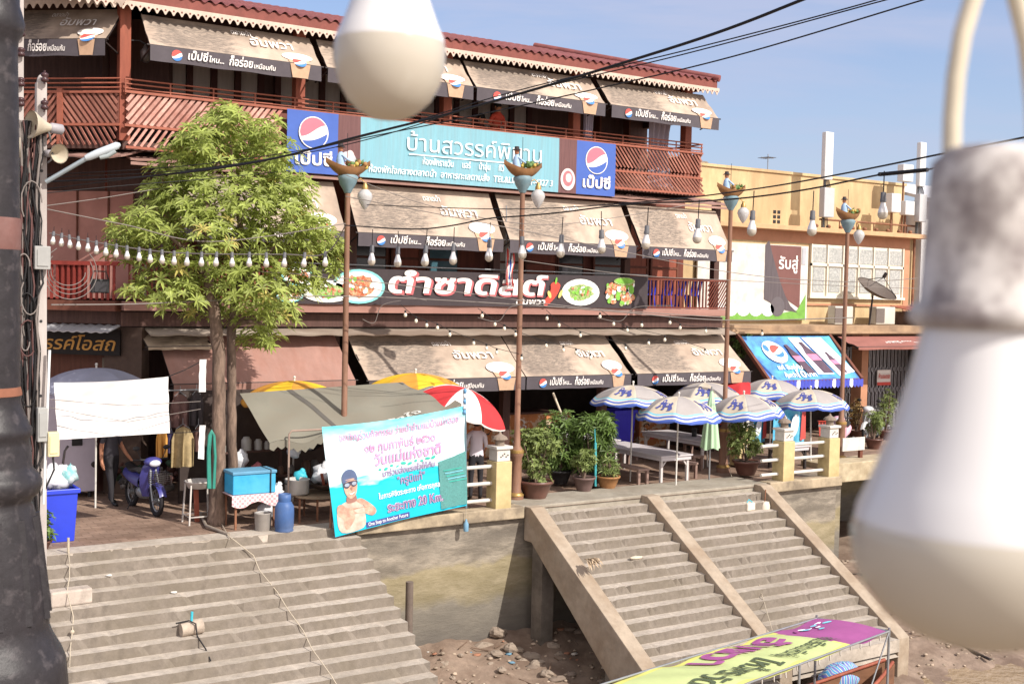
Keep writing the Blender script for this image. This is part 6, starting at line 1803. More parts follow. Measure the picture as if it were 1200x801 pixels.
scooter('purple blue motorbike with a front basket parked facing the stairs on the left paving', (p.x + .1, p.y + .75, 0), R(5), mat('purple_paint', (66, 66, 134), .3, .06, 5, spec=.6), black, True)
scooter('pink scooter beside the white board at the right', (25.75, 22.6, 0), R(-60), mat('pink_paint', (220, 170, 186), .35, .05, 5, spec=.6), black)
scooter('white scooter parked before the folding gate at the far right', (29.0, 24.3, 0), R(-65), mat('white_gloss', (214, 214, 216), .3, .04, 5, spec=.6), black)
# ------------------------------------------------------------------ cloths, tarpaulin, banner at the left
def sheet(name, label, cat_, P00, P10, P11, P01, m, nu=30, nv=16, fold=.03, thick=.004, parent=None, fr=5, sag=0.0):
    """cloth through four corners: top left, top right, bottom right, bottom left"""
    P00, P10, P11, P01 = map(V, (P00, P10, P11, P01)); n = (P10-P00).cross(P01-P00).normalized()
    def fn(u, v):
        p = P00.lerp(P10, u).lerp(P01.lerp(P11, u), v)
        f = fold*(math.sin(u*fr*2*PI + v*2.3)*.35 + math.sin((u*.7 + v)*fr*PI)*.4)*math.sin(PI*min(1, .15 + v*.9)) + fold*1.2*math.sin(PI*u)*math.sin(PI*v)
        return p + n*f - V((0, 0, sag*4*u*(1-u)*(1-v)))
    b = MB(); b.grid(fn, nu, nv, 0, True, thick)
    o = b.build(name, m, parent, loc=None if parent else (P01+P11)/2)
    if not parent: tag(o, label, cat_)
    return o, fn, n
wc, _, _ = sheet('hung_cloth', 'plain white sheet tied up between the concrete pole and the tree', 'cloth', PY(63, 448, 20.4), PY(197, 441, 20.4), PY(199, 507, 20.4), PY(68, 515, 20.4), white_cloth, 40, 20, .05, sag=.03)
for a, c, lb in ((PY(197, 441, 20.4), PY(236, 423, 20.6), 'short cord tying the white sheet to the trunk, upper'), (PY(199, 507, 20.4), PY(244, 503, 20.6), 'short cord tying the white sheet to the trunk, lower')):
    wire(lb, [a, (a+c)/2 - V((0, 0, .02)), c], .008, cable_m, None, 'cord', 'cord')
for y0_, y1_, lb in ((468, 471, 'thin cable drooping across the white sheet, upper'), (477, 490, 'thin cable drooping across the white sheet, lower')):
    wire(lb, [PY(52, y0_ - 1, 20.1), PY(100, (y0_+y1_)/2 + 2, 20.1), PY(150, y1_ + 4, 20.1), PY(235, y0_ + 2, 20.3)], .006, cable_g)
sheet('hung_cloth', 'narrow white strip of cloth hung beside the tree trunk, upper one', 'cloth', PY(234, 421, 20.3), PY(242, 421, 20.3), PY(241, 459, 20.3), PY(233, 459, 20.3), white_cloth, 6, 12, .03)
sheet('hung_cloth', 'narrow white strip of cloth hung beside the tree trunk, lower one', 'cloth', PY(234, 498, 20.3), PY(241, 498, 20.3), PY(239, 538, 20.3), PY(232, 537, 20.3), white_cloth, 6, 12, .03)
tarp_m = mat('tarp_olive_grey', (122, 119, 108), .85, .1, 3, rgb2=(112, 104, 92), amt2=.5, scale2=1.5)
t = thing('tarpaulin', 'sagging grey green tarpaulin stretched over the cooking stall', 'tarpaulin', PY(420, 480, 20.6))
c00, c10 = PY(281, 461, 21.6), PY(497, 446, 21.6); c01, c11 = PY(316, 519, 20.3), PY(541, 474, 20.1)
cm = PY(430, 502, 20.2)
def tf(u, v):
    top = c00.lerp(c10, u); q1, q2 = c01.lerp(cm, min(1, u/.52)), cm.lerp(c11, max(0, (u-.52)/.48))
    bot = q1 if u < .52 else q2
    s_ = V((0, 0, .02*math.sin(PI*u)*math.sin(PI*v) + .015*math.sin(u*19 + v*6)*math.sin(PI*v) + .05*math.sin(u*26)*v**3 - .05*abs(math.sin(u*9))*v**4))
    return top.lerp(bot, v) + s_ * (1 if True else 0)
b = MB(); b.grid(tf, 50, 18, 0, True, .006); b.build('sheet', tarp_m, t)
b = MB(); b.grid(lambda u, v: tf(.235 + .03*u + .13*v, v) + V((0, -.006, .012)), 2, 14, 0, True); b.build('band', mat('tarp_band', (86, 82, 78), .8, .1, 5), t)  # darker slanting band laid across the tarpaulin
b = MB()
for k in range(24):
    b.add([tf(k/24, 1), tf((k+1)/24, 1), tf((k+1)/24, 1) - V((0, 0, .11)), tf((k+.5)/24, 1) - V((0, 0, .17)), tf(k/24, 1) - V((0, 0, .11))], [(4, 3, 2, 1, 0)])
b.build('fringe', tarp_m, t)
b = MB(); b.text('น้ำใจ', lambda a, c, z=0: tf(.62 + a*.16, .97 - c*.22) + V((0, -.012 - z, .014)), 0, 0, .5, 0, 1.1, .02); b.build('lettering', mat('faded_letters', (186, 184, 178), .8, .1, 5), t)

# swimming race banner
B00, B10, B11, B01 = PY(377, 500, 19.25), PY(545, 475, 19.25), PY(547, 592, 19.28), PY(393, 629, 19.25)
ban = thing('race_banner', 'turquoise swimming race banner with a goggled swimmer tied to the quay rails', 'banner', (B01+B11)/2)
bn = (B10-B00).cross(B01-B00).normalized()
if bn.y > 0: bn = -bn
def bf(u, v, lift=0.0):
    p = B00.lerp(B10, u).lerp(B01.lerp(B11, u), v)
    p = p - V((0, 0, .22*u*(1-u)*(1-v)**2 - .10*u*(1-u)*v))
    f = 0
    for (cx, cy) in ((0, 0), (1, 0)):
        du, dv = abs(u-cx), abs(v-cy); a = math.atan2(dv, du + 1e-5); rr_ = math.hypot(du, dv)
        f += .022*math.sin(a*15)*math.exp(-rr_*1.6)*min(1, rr_*5)
    f += .02*math.sin(u*5 + v*2)*math.sin(PI*v)
    return p + bn*(f + lift)
def ban_mat():
    m = mat('race_banner_print', (120, 200, 214), .6, .05, 4)
    nt = m.node_tree; lk = nt.links.new; bs = nt.nodes['Principled BSDF']
    uv = nt.nodes.new('ShaderNodeUVMap'); sp = nt.nodes.new('ShaderNodeSeparateXYZ'); lk(uv.outputs[0], sp.inputs[0])
    n = nt.nodes.new('ShaderNodeTexNoise'); n.inputs['Scale'].default_value = 5; n.inputs['Detail'].default_value = 6
    mp_ = nt.nodes.new('ShaderNodeMapping'); mp_.inputs['Scale'].default_value = (.9, 2.2, 1); lk(uv.outputs[0], mp_.inputs[0]); lk(mp_.outputs[0], n.inputs['Vector'])
    ma = nt.nodes.new('ShaderNodeMath'); ma.operation = 'MULTIPLY_ADD'; lk(n.outputs['Fac'], ma.inputs[0]); ma.inputs[1].default_value = .30; lk(sp.outputs[1], ma.inputs[2])
    r = nt.nodes.new('ShaderNodeValToRGB'); e = r.color_ramp.elements
    e[0].position = .13; e[0].color = S(92, 196, 214) + (1,)
    e[1].position = 1.0; e[1].color = S(20, 176, 204) + (1,)
    for p, c in ((.22, S(150, 214, 224)), (.30, S(210, 222, 228)), (.50, S(196, 220, 228)), (.66, S(204, 222, 226)), (.72, S(24, 178, 196)), (.78, S(40, 186, 206))):
        q = e.new(p); q.color = c + (1,)
    lk(ma.outputs[0], r.inputs[0]); lk(r.outputs[0], bs.inputs['Base Color'])
    return m
b = MB(); b.grid(lambda u, v: bf(u, v), 60, 40, 0, True, .004); b.build('sheet', ban_mat(), ban)
BW, BH = 2.95, 2.1
def bp_(x, y, z=0): return bf(x/BW, 1 - y/BH, .012 + z)
pk = mat('letter_pink', (214, 150, 190), .7, .05, 5); vio = mat('letter_violet', (150, 126, 164), .7, .05, 5); navy = mat('letter_navy', (66, 76, 136), .7, .05, 5); grn = mat('letter_green', (60, 176, 160), .7, .1, 5)
b = MB()
b.text('ขอเชิญร่วมกิจกรรม ว่ายน้ำข้ามแม่น้ำแม่กลอง', bp_, .3, 1.80, .2, 0, 2.5, .012)
b.text('๑๒ กุมภาพันธ์ ๒๕๖๐', bp_, .78, 1.50, .26, 0, 1.5, .02)
b.text('วันแม่แห่งชาติ', bp_, .95, 1.22, .30, 0, 1.45, .03)
b.build('lettering', pk, ban)
b = MB()
b.text('มาร่วมส่งแรงใจให้กับ', bp_, 1.1, .96, .17, 0, 1.15, .02); b.text('"ครูนิแก้"', bp_, 1.4, .74, .22, 0, .62, .025)
b.text('ระยะทาง 20 Km.', bp_, 1.14, .22, .26, 1, 1.25, .05); b.build('lettering', [vio, mat('letter_rim', (212, 206, 222), .7, .05, 5)], ban)
b = MB(); b.text('ระยะทาง 20 Km.', lambda x, y, z=0: bp_(x, y, z+.006), 1.15, .222, .26, 0, 1.24, .018, 0); b.build('lettering', mat('letter_plum', (132, 96, 142), .7, .05, 5), ban)
b = MB(); b.text('ในการพิชิตระยะทาง เพื่อการกุศล', bp_, .98, .52, .15, 0, 1.35, .02); b.build('lettering', MATS['pic_white'], ban)
b = MB(); rr = random.Random(4)
for i in range(10): b.ell(bp_, 1.05 + i*.13, 1.13 + rr.uniform(-.03, .03), rr.uniform(.03, .07), rr.uniform(.015, .035), 0, i*.0003, 8, rr.uniform(-.4, .4))
b.build('print', grn, ban)
b = MB(); b.add([bp_(.66, .02, 0), bp_(1.62, .02, 0), bp_(1.62, .13, 0), bp_(.66, .13, 0)], [(0, 1, 2, 3)], 0); b.text('One Step to Another Future', bp_, .70, .05, .1, 1, .88, .014); b.build('caption', [navy, MATS['pic_white']], ban)
# the printed swimmer
def blob(b, pts, m, lift):
    n_ = len(pts); out = []
    for i in range(n_):
        a, b_, c, d = pts[i-1], pts[i], pts[(i+1) % n_], pts[(i+2) % n_]
        for k in range(4):
            t_ = k/4
            out.append(tuple(.5*((2*b_[j]) + (c[j]-a[j])*t_ + (2*a[j]-5*b_[j]+4*c[j]-d[j])*t_*t_ + (3*b_[j]-a[j]-3*c[j]+d[j])*t_**3) for j in (0, 1)))
    tri = tessellate_polygon([[V((x, y, 0)) for x, y in out]])
    b.add([bp_(x, y, lift) for x, y in out], [tuple(q) for q in tri], m)
b = MB()
blob(b, [(.14, .05), (.60, .05), (.66, .3), (.62, .52), (.5, .62), (.3, .62), (.16, .56), (.08, .4)], 0, .001)
blob(b, [(.5, .6), (.62, .62), (.85, .42), (.9, .3), (.8, .24), (.6, .34), (.3, .36), (.2, .42), (.24, .5), (.5, .46), (.66, .46)], 1, .003)
blob(b, [(.1, .55), (.2, .58), (.36, .4), (.44, .28), (.3, .1), (.22, .12), (.2, .3), (.1, .4)], 1, .004)
blob(b, [(.31, .60), (.50, .60), (.48, .74), (.33, .74)], 2, .005)
blob(b, [(.27, .92), (.29, .78), (.36, .68), (.43, .67), (.51, .75), (.55, .92), (.52, 1.04), (.30, 1.04)], 1, .006)
blob(b, [(.26, .98), (.25, 1.12), (.33, 1.22), (.45, 1.23), (.54, 1.15), (.56, 1.0), (.47, 1.03), (.35, 1.02)], 3, .008)
blob(b, [(.26, .97), (.28, .90), (.35, .88), (.41, .93), (.46, .89), (.53, .91), (.56, .98), (.48, 1.0), (.35, 1.0)], 4, .010)
b.ell(bp_, .335, .945, .05, .036, 5, .012, 12); b.ell(bp_, .485, .95, .05, .036, 5, .012, 12)
blob(b, [(.36, .775), (.42, .765), (.48, .785), (.44, .75), (.40, .745)], 6, .010)
blob(b, [(.395, .88), (.42, .82), (.44, .88)], 2, .009)
b.build('swimmer_picture', [mat('pic_skin_pale', (206, 180, 166), .7, .22, 9, rgb2=(170, 140, 126), amt2=.5, scale2=5), mat('pic_skin', (200, 164, 144), .7, .22, 12, rgb2=(150, 112, 100), amt2=.6, scale2=9), mat('pic_skin_shade', (150, 110, 100), .7, .12, 6), mat('pic_cap', (82, 96, 128), .7, .15, 6), mat('pic_goggle', (70, 66, 84), .5, .2, 6), mat('pic_lens', (150, 160, 176), .4, .2, 6), MATS['pic_white']], ban)
b = MB(); b.grid(lambda u, v: bf(.79 + .21*u, .45 + .53*v + .06*(1-u)*(1-v), .02 + .008*math.sin(u*16 + v*6)), 16, 16, 0, True); b.build('netting', mat('green_netting', (84, 136, 134), .85, .2, 40, rgb2=(92, 156, 152), amt2=.4, scale2=30), ban)
b = MB()
for i in range(5): b.grid(lambda u, v: bf(.82 + .14*u + .01*i, .60 + .06*i*.5 + .008*v, .032), 4, 1, i % 2, True)
b.build('print', [grn, MATS['parasol_cyan']], ban)
b = MB(); b.cyl(B10 + V((.0, .03, .3)), B11 + V((0.0, .03, -.05)), .028, n=8); b.build('upright', mat('tied_pole', (92, 112, 122), .6, .2, 6), ban)
b = MB()
for k in range(5): b.ball(B10 + V((-.02, -.02, .28 - .1*k)), (.035, .035, .05), k % 2, 7, 5, .2)
b.build('tied_bag', [mat('bag_blue', (100, 150, 190), .5, .2, 9), MATS['pic_white']], ban)
b = MB(); b.cyl(PY(391, 500, 19.45), PY(387, 630, 19.45), .024, n=8); b.build('upright', rust, ban)
q0 = PY(546, 608, 19.3)
t = thing('drink_bottle', 'small blue plastic bottle hanging on a string below the banner corner', 'bottle', PY(546, 622, 19.3))
b = MB(); b.lathe(PY(546, 622, 19.3), [(.045, 0), (.05, .02), (.05, .14), (.02, .2), (.02, .23)], 10); b.build('body', mat('bottle_plastic', (110, 150, 176), .3, .1, 5, spec=.5), t)
b = MB(); b.cyl(PY(546, 594, 19.3), PY(546, 612, 19.3), .006, n=5); b.build('string', rope_m, t)

# ------------------------------------------------------------------ the cooking stall under the tarpaulin
tb = thing('food_table', 'low table with a red checked cloth carrying the blue ice chest', 'table', (7.75, 20.2, 0))
i0, i1 = PY(273, 585, 20.05), PY(318, 583, 20.05)
zt = i0.z + .06
b = MB(); b.bb(i0.x, i1.x + .1, 20.0, 20.6, zt - .04, zt); b.build('tabletop', wood_br, tb)
def chk():
    m = mat('checked_cloth', (206, 180, 180), .8, .05, 5); nt = m.node_tree; lk = nt.links.new
    c = nt.nodes.new('ShaderNodeTexChecker'); c.inputs['Scale'].default_value = 22; c.inputs[1].default_value = S(206, 150, 156) + (1,); c.inputs[2].default_value = S(216, 206, 204) + (1,)
    tcx = nt.nodes.new('ShaderNodeTexCoord'); mpx = nt.nodes.new('ShaderNodeMapping'); mpx.inputs['Location'].default_value = (.01, .01, .01); lk(tcx.outputs['Object'], mpx.inputs[0]); lk(mpx.outputs[0], c.inputs[0]); lk(c.outputs[0], nt.nodes['Principled BSDF'].inputs['Base Color']); return m
b = MB(); b.grid(lambda u, v: (i0.x - .04 + (i1.x - i0.x + .18)*u, 19.985 - .015*math.sin(u*30)*v, zt + .004 - (.17 + .05*math.sin(u*9))*v), 30, 5, 0, True, .003); b.grid(lambda u, v: (i0.x - .04 + (i1.x - i0.x + .18)*u, 19.99 + .6*v, zt + .006), 4, 2, 0, False, .003); b.build('cloth', chk(), tb)
for x in (i0.x + .05, i1.x + .05):
    for y in (20.05, 20.55):
        b = MB(); b.bar((x, y, 0), (x, y, zt - .04), .035, .035); b.build('leg', rust, tb)
ic = thing('ice_chest', 'bright blue rectangular ice chest on the checked table', 'cooler', ((i0.x+i1.x)/2, 20.3, zt + .01))
b = MB(); b.bb(i0.x + .0, i1.x + .08, 20.05, 20.5, zt + .012, zt + .36); b.build('body', mat('chest_blue', (48, 150, 196), .6, .15, 5, rgb2=(90, 170, 200), amt2=.5), ic, bevel=.015)
b = MB(); b.bb(i0.x - .015, i1.x + .095, 20.03, 20.52, zt + .363, zt + .42); b.build('lid', mat('chest_lid', (90, 140, 170), .6, .12, 5), ic, bevel=.012)
b = MB(); b.bb(i1.x - .03, i1.x - .015, 20.02, 20.53, zt + .0, zt + .43); b.build('strap', black, ic)
gp = PZ(333, 622, 0)
gc = thing('gas_cylinder', 'dented blue gas cylinder standing at the quay edge', 'gas cylinder', gp)
b = MB(); b.lathe(gp, [(.15, 0), (.165, .02), (.15, .05), (.165, .08), (.17, .30), (.165, .44), (.12, .52), (.06, .56)], 20); b.build('body', mat('gas_blue', (62, 92, 142), .5, .15, 6, rgb2=(96, 108, 132), amt2=.5), gc)
b = MB(); b.lathe(gp, [(.11, .52), (.115, .58), (.11, .66), (.1, .66), (.1, .58)], 18, 0, None, True, False); b.build('collar', MATS['gas_blue'], gc)
b = MB(); b.cyl(gp + V((0, 0, .56)), gp + V((0, 0, .64)), .03, .02, 8); b.build('valve', gold, gc)
kp = PZ(308, 621, 0)
bk_ = thing('paint_bucket', 'grey metal bucket left of the gas cylinder', 'bucket', kp)
b = MB(); b.lathe(kp, [(.13, 0), (.135, .02), (.15, .3), (.157, .31), (.15, .32), (.14, .31), (.125, .03)], 18); b.build('body', mat('bucket_grey', (150, 144, 138), .6, .15, 6, rgb2=(110, 100, 92), amt2=.5), bk_)
b = MB(); b.tube([kp + V((.15*math.cos(a), .02, .3 + .03*math.sin(a))) for a in [PI*k/8 for k in range(9)]], .006, 5); b.build('handle', steel, bk_)
# stove table with pot, wok, frame
s0 = PY(348, 590, 20.15)
st_ = thing('stove_table', 'rusty steel stove table with a curved top right of the gas cylinder', 'table', (s0.x + .4, 20.3, 0))
ztop = PY(360, 580, 20.1).z
b = MB(); b.grid(lambda u, v: (s0.x - .02 + 1.0*u, 20.05 + .7*v, ztop - .06*math.sin(PI*u)*(1-v)), 16, 4, 0, True, .03); b.build('tabletop', mat('stove_top', (150, 130, 108), .8, .2, 6), st_)
for x in (s0.x + .03, s0.x + .38, s0.x + .93):
    for y in (20.1, 20.7):
        b = MB(); b.bar((x, y, 0), (x, y, ztop - .05), .03, .03); b.build('leg', rust, st_)
b = MB(); b.tube([(s0.x - .15, 20.2, 0), (s0.x - .15, 20.2, 1.62), (s0.x - .1, 20.2, 1.68), (s0.x + 1.2, 20.2, 1.68)], .02, 8); b.build('hanging_frame', mat('frame_steel', (150, 128, 116), .5, .2, 6), st_)
pt_ = thing('cooking_pot', 'shiny aluminium cooking pot on the stove table', 'pot', (s0.x + .08, 20.35, ztop))
b = MB(); b.lathe((s0.x + .08, 20.35, ztop), [(.2, 0), (.22, .02), (.225, .26), (.235, .27), (.215, .275), (.21, .03)], 24); b.build('body', mat('aluminium', (196, 192, 188), .35, .1, 6, metal=.25), pt_)
for s in (-1, 1):
    b = MB(); b.tube([(s0.x + .08 + s*.22, 20.3, ztop + .2), (s0.x + .08 + s*.28, 20.33, ztop + .21), (s0.x + .08 + s*.22, 20.4, ztop + .2)], .012, 6); b.build('handle', black, pt_)
wk = thing('wok', 'dark wok with a wooden spatula next to the aluminium pot', 'wok', (s0.x + .65, 20.35, ztop))
b = MB(); b.lathe((s0.x + .65, 20.35, ztop + .02), [(.05, 0), (.2, .04), (.3, .12), (.32, .14), (.3, .13), (.18, .06), (.0, .02)], 22); b.build('pan', mat('wok_iron', (70, 58, 50), .5, .25, 7, metal=.3), wk)
b = MB(); b.bar((s0.x + .6, 20.3, ztop + .1), (s0.x + .5, 20.2, ztop + .36), .05, .02); b.bar((s0.x + .66, 20.3, ztop + .1), (s0.x + .72, 20.25, ztop + .3), .04, .02); b.build('spatula', wood_red, wk)
rr = random.Random(31)
def clutter(label, nm, px, py, y, fn, cat_):
    p = PY(px, py, y); t_ = thing(nm, label, cat_, p); fn(t_, p); return t_
plast = mat('clear_plastic', (206, 206, 210), .3, .08, 9, spec=.5)
def bagfn(m, s=.16):
    def f(t_, p):
        b_ = MB(); b_.ball(p + V((0, 0, s*.8)), (s, s*.8, s*.9), 0, 11, 8, .24); b_.ball(p + V((s*.3, 0, s*1.5)), (s*.5, s*.4, s*.5), 0, 8, 6, .4); b_.build('bag', m, t_)
    return f
tealp = mat('teal_plastic', (62, 172, 190), .5, .1, 5)
for lb, px, py, y, m, s in (('white and teal packet beside the ice chest', 324, 582, 20.2, plast, .13), ('clear plastic bag hanging behind the trunk', 281, 548, 21.2, plast, .17), ('pale hanging bag under the tarpaulin edge', 345, 535, 20.6, plast, .14), ('teal bag on the stove table', 352, 565, 20.6, tealp, .13), ('white packet right of the wok', 377, 566, 20.6, plast, .2), ('pink bag in the dark stall', 300, 556, 21.3, mat('pink_plastic', (190, 110, 116), .5, .1, 5), .12), ('pale bundle hanging at the tarpaulin middle', 362, 525, 20.9, plast, .13), ('grey sack low under the ice chest', 311, 605, 20.5, plast, .16)):
    clutter(lb, 'plastic_bag', px, py, y, bagfn(m, s), 'bag')
# back shelf with jars under the tarp
sf = thing('stall_shelf', 'dark shelf of jars and pans at the back of the cooking stall', 'shelf', (8.6, 21.6, 0))
b = MB(); b.bb(7.6, 10.4, 21.6, 21.9, .62, .66); b.bb(7.6, 10.4, 21.6, 21.9, 1.12, 1.15)
for x in (7.6, 8.9, 10.4): b.bar((x, 21.75, 0), (x, 21.75, 1.9), .05, .05)
b.build('boards', wood_dk, sf)
jm = [mat('jar_grey', (110, 106, 102), .5, .2, 5), mat('jar_brown', (96, 70, 56), .5, .2, 5), mat('jar_white', (170, 166, 160), .4, .1, 5), mat('jar_blue', (80, 110, 130), .4, .1, 5)]
for i in range(22):
    x = 7.7 + (i % 11)*.24 + rr.uniform(-.04, .04); z = (.66, 1.15)[i//11]; s = rr.uniform(.05, .1)
    b = MB(); b.lathe((x, 21.7 + rr.uniform(-.06, .06), z), [(s, 0), (s, s*2), (s*.7, s*2.3), (s*.6, s*2.6)], 9); b.build('jar', jm[rr.randrange(4)], sf)
b = MB(); b.lathe((9.3, 21.4, 1.45), [(.03, 0), (.25, .04), (.34, .1)], 16, 0, (.2, -1, .2), cap=False); b.build('pan', mat('pan_dark', (74, 70, 70), .4, .2, 5, metal=.4), sf)
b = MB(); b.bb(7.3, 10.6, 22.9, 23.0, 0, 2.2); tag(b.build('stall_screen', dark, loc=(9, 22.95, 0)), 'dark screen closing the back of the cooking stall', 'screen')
# basin stand by the trunk
bp0 = PZ(233, 612, 0)
bs_ = thing('basin_stand', 'white wire stand with a basin beside the tree trunk', 'stand', bp0)
hz = PY(233, 563, bp0.y).z
b = MB(); b.lathe(bp0 + V((0, 0, hz - .14)), [(.1, 0), (.2, .02), (.24, .12), (.27, .14), (.25, .15), (.2, .05), (.0, .03)], 18); b.build('basin', mat('basin_white', (190, 184, 178), .5, .1, 5), bs_)
for sx, sy in ((-1, -1), (1, -1), (-1, 1), (1, 1)):
    b = MB(); b.bar(bp0 + V((sx*.24, sy*.2, 0)), bp0 + V((sx*.2, sy*.16, hz - .05)), .025, .025); b.build('leg', MATS['basin_white'], bs_)
b = MB(); b.tube([bp0 + V((-.23, -.19, .14)), bp0 + V((.23, -.19, .14)), bp0 + V((.23, .19, .14)), bp0 + V((-.23, .19, .14))], .012, 6, 0, True); b.build('brace', MATS['basin_white'], bs_)
b = MB(); b.bar(bp0 + V((.0, .1, 0)), bp0 + V((-.02, .12, hz - .18)), .08, .05); b.build('bamboo', wood_red, bs_)
hs_ = PY(247, 510, 20.4)
b = MB()
for k in range(3):
    b.tube([PY(244 + k*1.2, 572, 20.4), PY(243.5 + k, 530, 20.4), PY(245 + k, 510, 20.38), PY(248, 504 + k, 20.38), PY(251 - k*.3, 510, 20.38), PY(252.5 - k*.3, 535, 20.4), PY(251 - k*.5, 572, 20.4)], .022, 7)
tag(b.build('garden_hose', mat('hose_green', (52, 130, 116), .5, .1, 5), loc=hs_), 'green hose looped on the tree trunk', 'hose')
# clothes on hangers in the shade
def cloth_item(label, px0, py0, px1, py1, y, m, hanger=True):
    a, c = PY(px0, py0, y), PY(px1, py1, y); w = c.x - a.x
    t_ = thing('hanging_garment', label, 'garment', ((a.x+c.x)/2, y, c.z))
    b_ = MB(); b_.grid(lambda u, v: (a.x + w*(.5 + (u-.5)*(.62 + .38*min(1, v*3))), y + .06*math.sin(u*14)*v, a.z + (c.z-a.z)*v - (.05*abs(2*u-1) if v < .1 else 0)), 16, 12, 0, True, .015); b_.build('cloth', m, t_)
    b_ = MB(); b_.tube([(a.x + w*.2, y, a.z - .04), (a.x + w*.5, y, a.z + .05), (a.x + w*.8, y, a.z - .04)], .008, 5); b_.tube([(a.x + w*.5, y, a.z + .05), (a.x + w*.5, y, a.z + .16)], .006, 5); b_.build('hanger', steel, t_)
cloth_item('bright orange garment hanging in the shade below the white sheet', 183, 503, 196, 535, 22.3, mat('cloth_orange', (206, 150, 76), .8, .1, 4))
cloth_item('beige patterned dress hanging left of the trunk', 201, 500, 227, 546, 22.4, mat('cloth_beige', (170, 150, 112), .8, .3, 12))
cloth_item('dull pink garment hanging in the upper row behind the sheet', 200, 462, 222, 500, 22.8, mat('cloth_dull', (112, 84, 80), .8, .15, 8))
cloth_item('dark shirt hanging in the upper row left of the trunk', 222, 460, 238, 498, 22.7, mat('cloth_dark', (66, 60, 62), .8, .3, 20))
cloth_item('dark violet cloth beside the orange garment', 196, 503, 203, 530, 22.5, mat('cloth_violet', (66, 60, 96), .8, .1, 6))
cloth_item('dark brown garment right of the beige dress', 226, 500, 239, 528, 22.6, mat('cloth_brown', (92, 66, 60), .8, .2, 6))
b = MB(); b.tube([PY(180, 458, 22.6), PY(242, 456, 22.6)], .018, 6); tag(b.build('clothes_rail', steel, loc=PY(210, 457, 22.6)), 'steel rail carrying the upper row of clothes', 'rail')
rr = random.Random(8)
b = MB()
for i in range(40):
    x = rr.uniform(6.2, 7.6); y = rr.uniform(23.0, 24.2); s = rr.uniform(.04, .12)
    b.ball((x, y, .25 + rr.uniform(0, .45)), (s, s*.8, s*.8), rr.randrange(5), 7, 5, .3)
tag(b.build('goods_pile', [mat('goods_green', (58, 78, 60), .7, .2, 6), wood_dk, mat('goods_grey', (84, 80, 82), .6, .2, 6), mat('goods_white', (110, 106, 104), .6, .1, 6), mat('goods_red', (86, 56, 50), .6, .2, 6)], loc=(6.5, 23, 0)), 'dim pile of boxes and goods behind the purple motorbike', kind='stuff')
# white coin washer
w0, w1 = PY(58, 520, 24.4), PY(113, 520, 24.4)
wm = thing('ice_machine', 'tall white machine cabinet with a round lock behind the hung sheet', 'machine', ((w0.x+w1.x)/2, 24.7, 0))
b = MB(); b.bb(w0.x - .2, w1.x, 24.4, 25.1, .12, 2.0); b.build('cabinet', mat('cabinet_white', (196, 188, 202), .5, .06, 5), wm, bevel=.02)
b = MB(); b.bb(w0.x + .42, w0.x + .62, 24.38, 24.398, 1.05, 1.35); b.build('display', black, wm)
b = MB(); b.lathe((w0.x + .85, 24.395, .66), [(.06, 0), (.06, .03), (.03, .035)], 14, 0, (0, -1, 0)); b.build('lock', arm_m, wm)
b = MB(); b.bb(w0.x + .75, w0.x + 1.0, 24.34, 24.398, 1.22, 1.3); b.build('handle', steel, wm)
b = MB()
for x in (w0.x - .1, w1.x - .1): b.cyl((x, 24.5, 0), (x, 24.5, .12), .04, n=8)
b.build('feet', black, wm)
# rubbish in the blue bin, broom handle
for i, (dx, dz, s, m, lb) in enumerate(((-.12, .88, .2, plast, 'clear plastic bag heaped in the blue bin, left'), (.16, .92, .17, mat('bag_teal', (120, 176, 180), .4, .3, 6, rgb2=(206, 206, 206), amt2=.9, scale2=4), 'crumpled teal and white bag slumped over the blue bin rim'), (.02, .84, .2, plast, 'white plastic bag in the middle of the blue bin'))):
    clutter(lb, 'rubbish_bag', 0, 0, 20, lambda t_, p, dx=dx, dz=dz, s=s, m=m: (setattr(t_, 'location', (bl.x + dx, bl.y + .25, dz)), OFFS.__setitem__(t_.name, V((bl.x + dx, bl.y + .25, dz))), bagfn(m, s)(t_, V((bl.x + dx, bl.y + .25, dz)))), 'bag')
b = MB(); b.tube([PY(73, 548, bl.y + .3), PY(76, 528, bl.y + .3), PY(80, 522, bl.y + .3)], .02, 6)
tag(b.build('broom_handle', arm_m, loc=PY(73, 548, bl.y + .3)), 'dark bent broom handle sticking out of the blue bin', 'broom')
# things lying on the stairs
def on_tread(px, py, y0, z0, n):
    best = None
    for k in range(n):
        p = PZ(px, py, z0 - RI*k); lo, hi = y0 - TR*k, (y0 - TR*(k-1) if k else 99)
        miss = max(0, lo - p.y, p.y - hi)
        if best is None or miss < best[0]: best = (miss, p, lo, hi)
    p = best[1]; p.y = min(max(p.y, best[2] + .03), best[3] - .03)
    return p
def on_left(px, py): return on_tread(px, py, 19.42, .002, 21)
p = on_left(82, 706)
t = thing('concrete_block', 'rough concrete beam lying across the upper left steps', 'block', p)
b = MB(); b.box(p + V((-.02, .12, .12)), (.62, .26, .24), .05); b.build('beam', mat('block_grey', (172, 160, 150), .9, .2, 6, bump=.5), t, bevel=.03)
p = on_left(226, 745)
t = thing('mooring_stone', 'short round stone with a blue peg tied on the left steps', 'stone', p)
b = MB(); b.cyl(p + V((-.17, .08, .1)), p + V((.17, .1, .12)), .11, .12, 12); b.build('stone', mat('stone_grey', (168, 154, 140), .9, .25, 8, bump=.5), t, bevel=.02)
b = MB(); b.cyl(p + V((.0, .08, .18)), p + V((.01, .08, .36)), .022, n=8); b.build('peg', tealp, t)
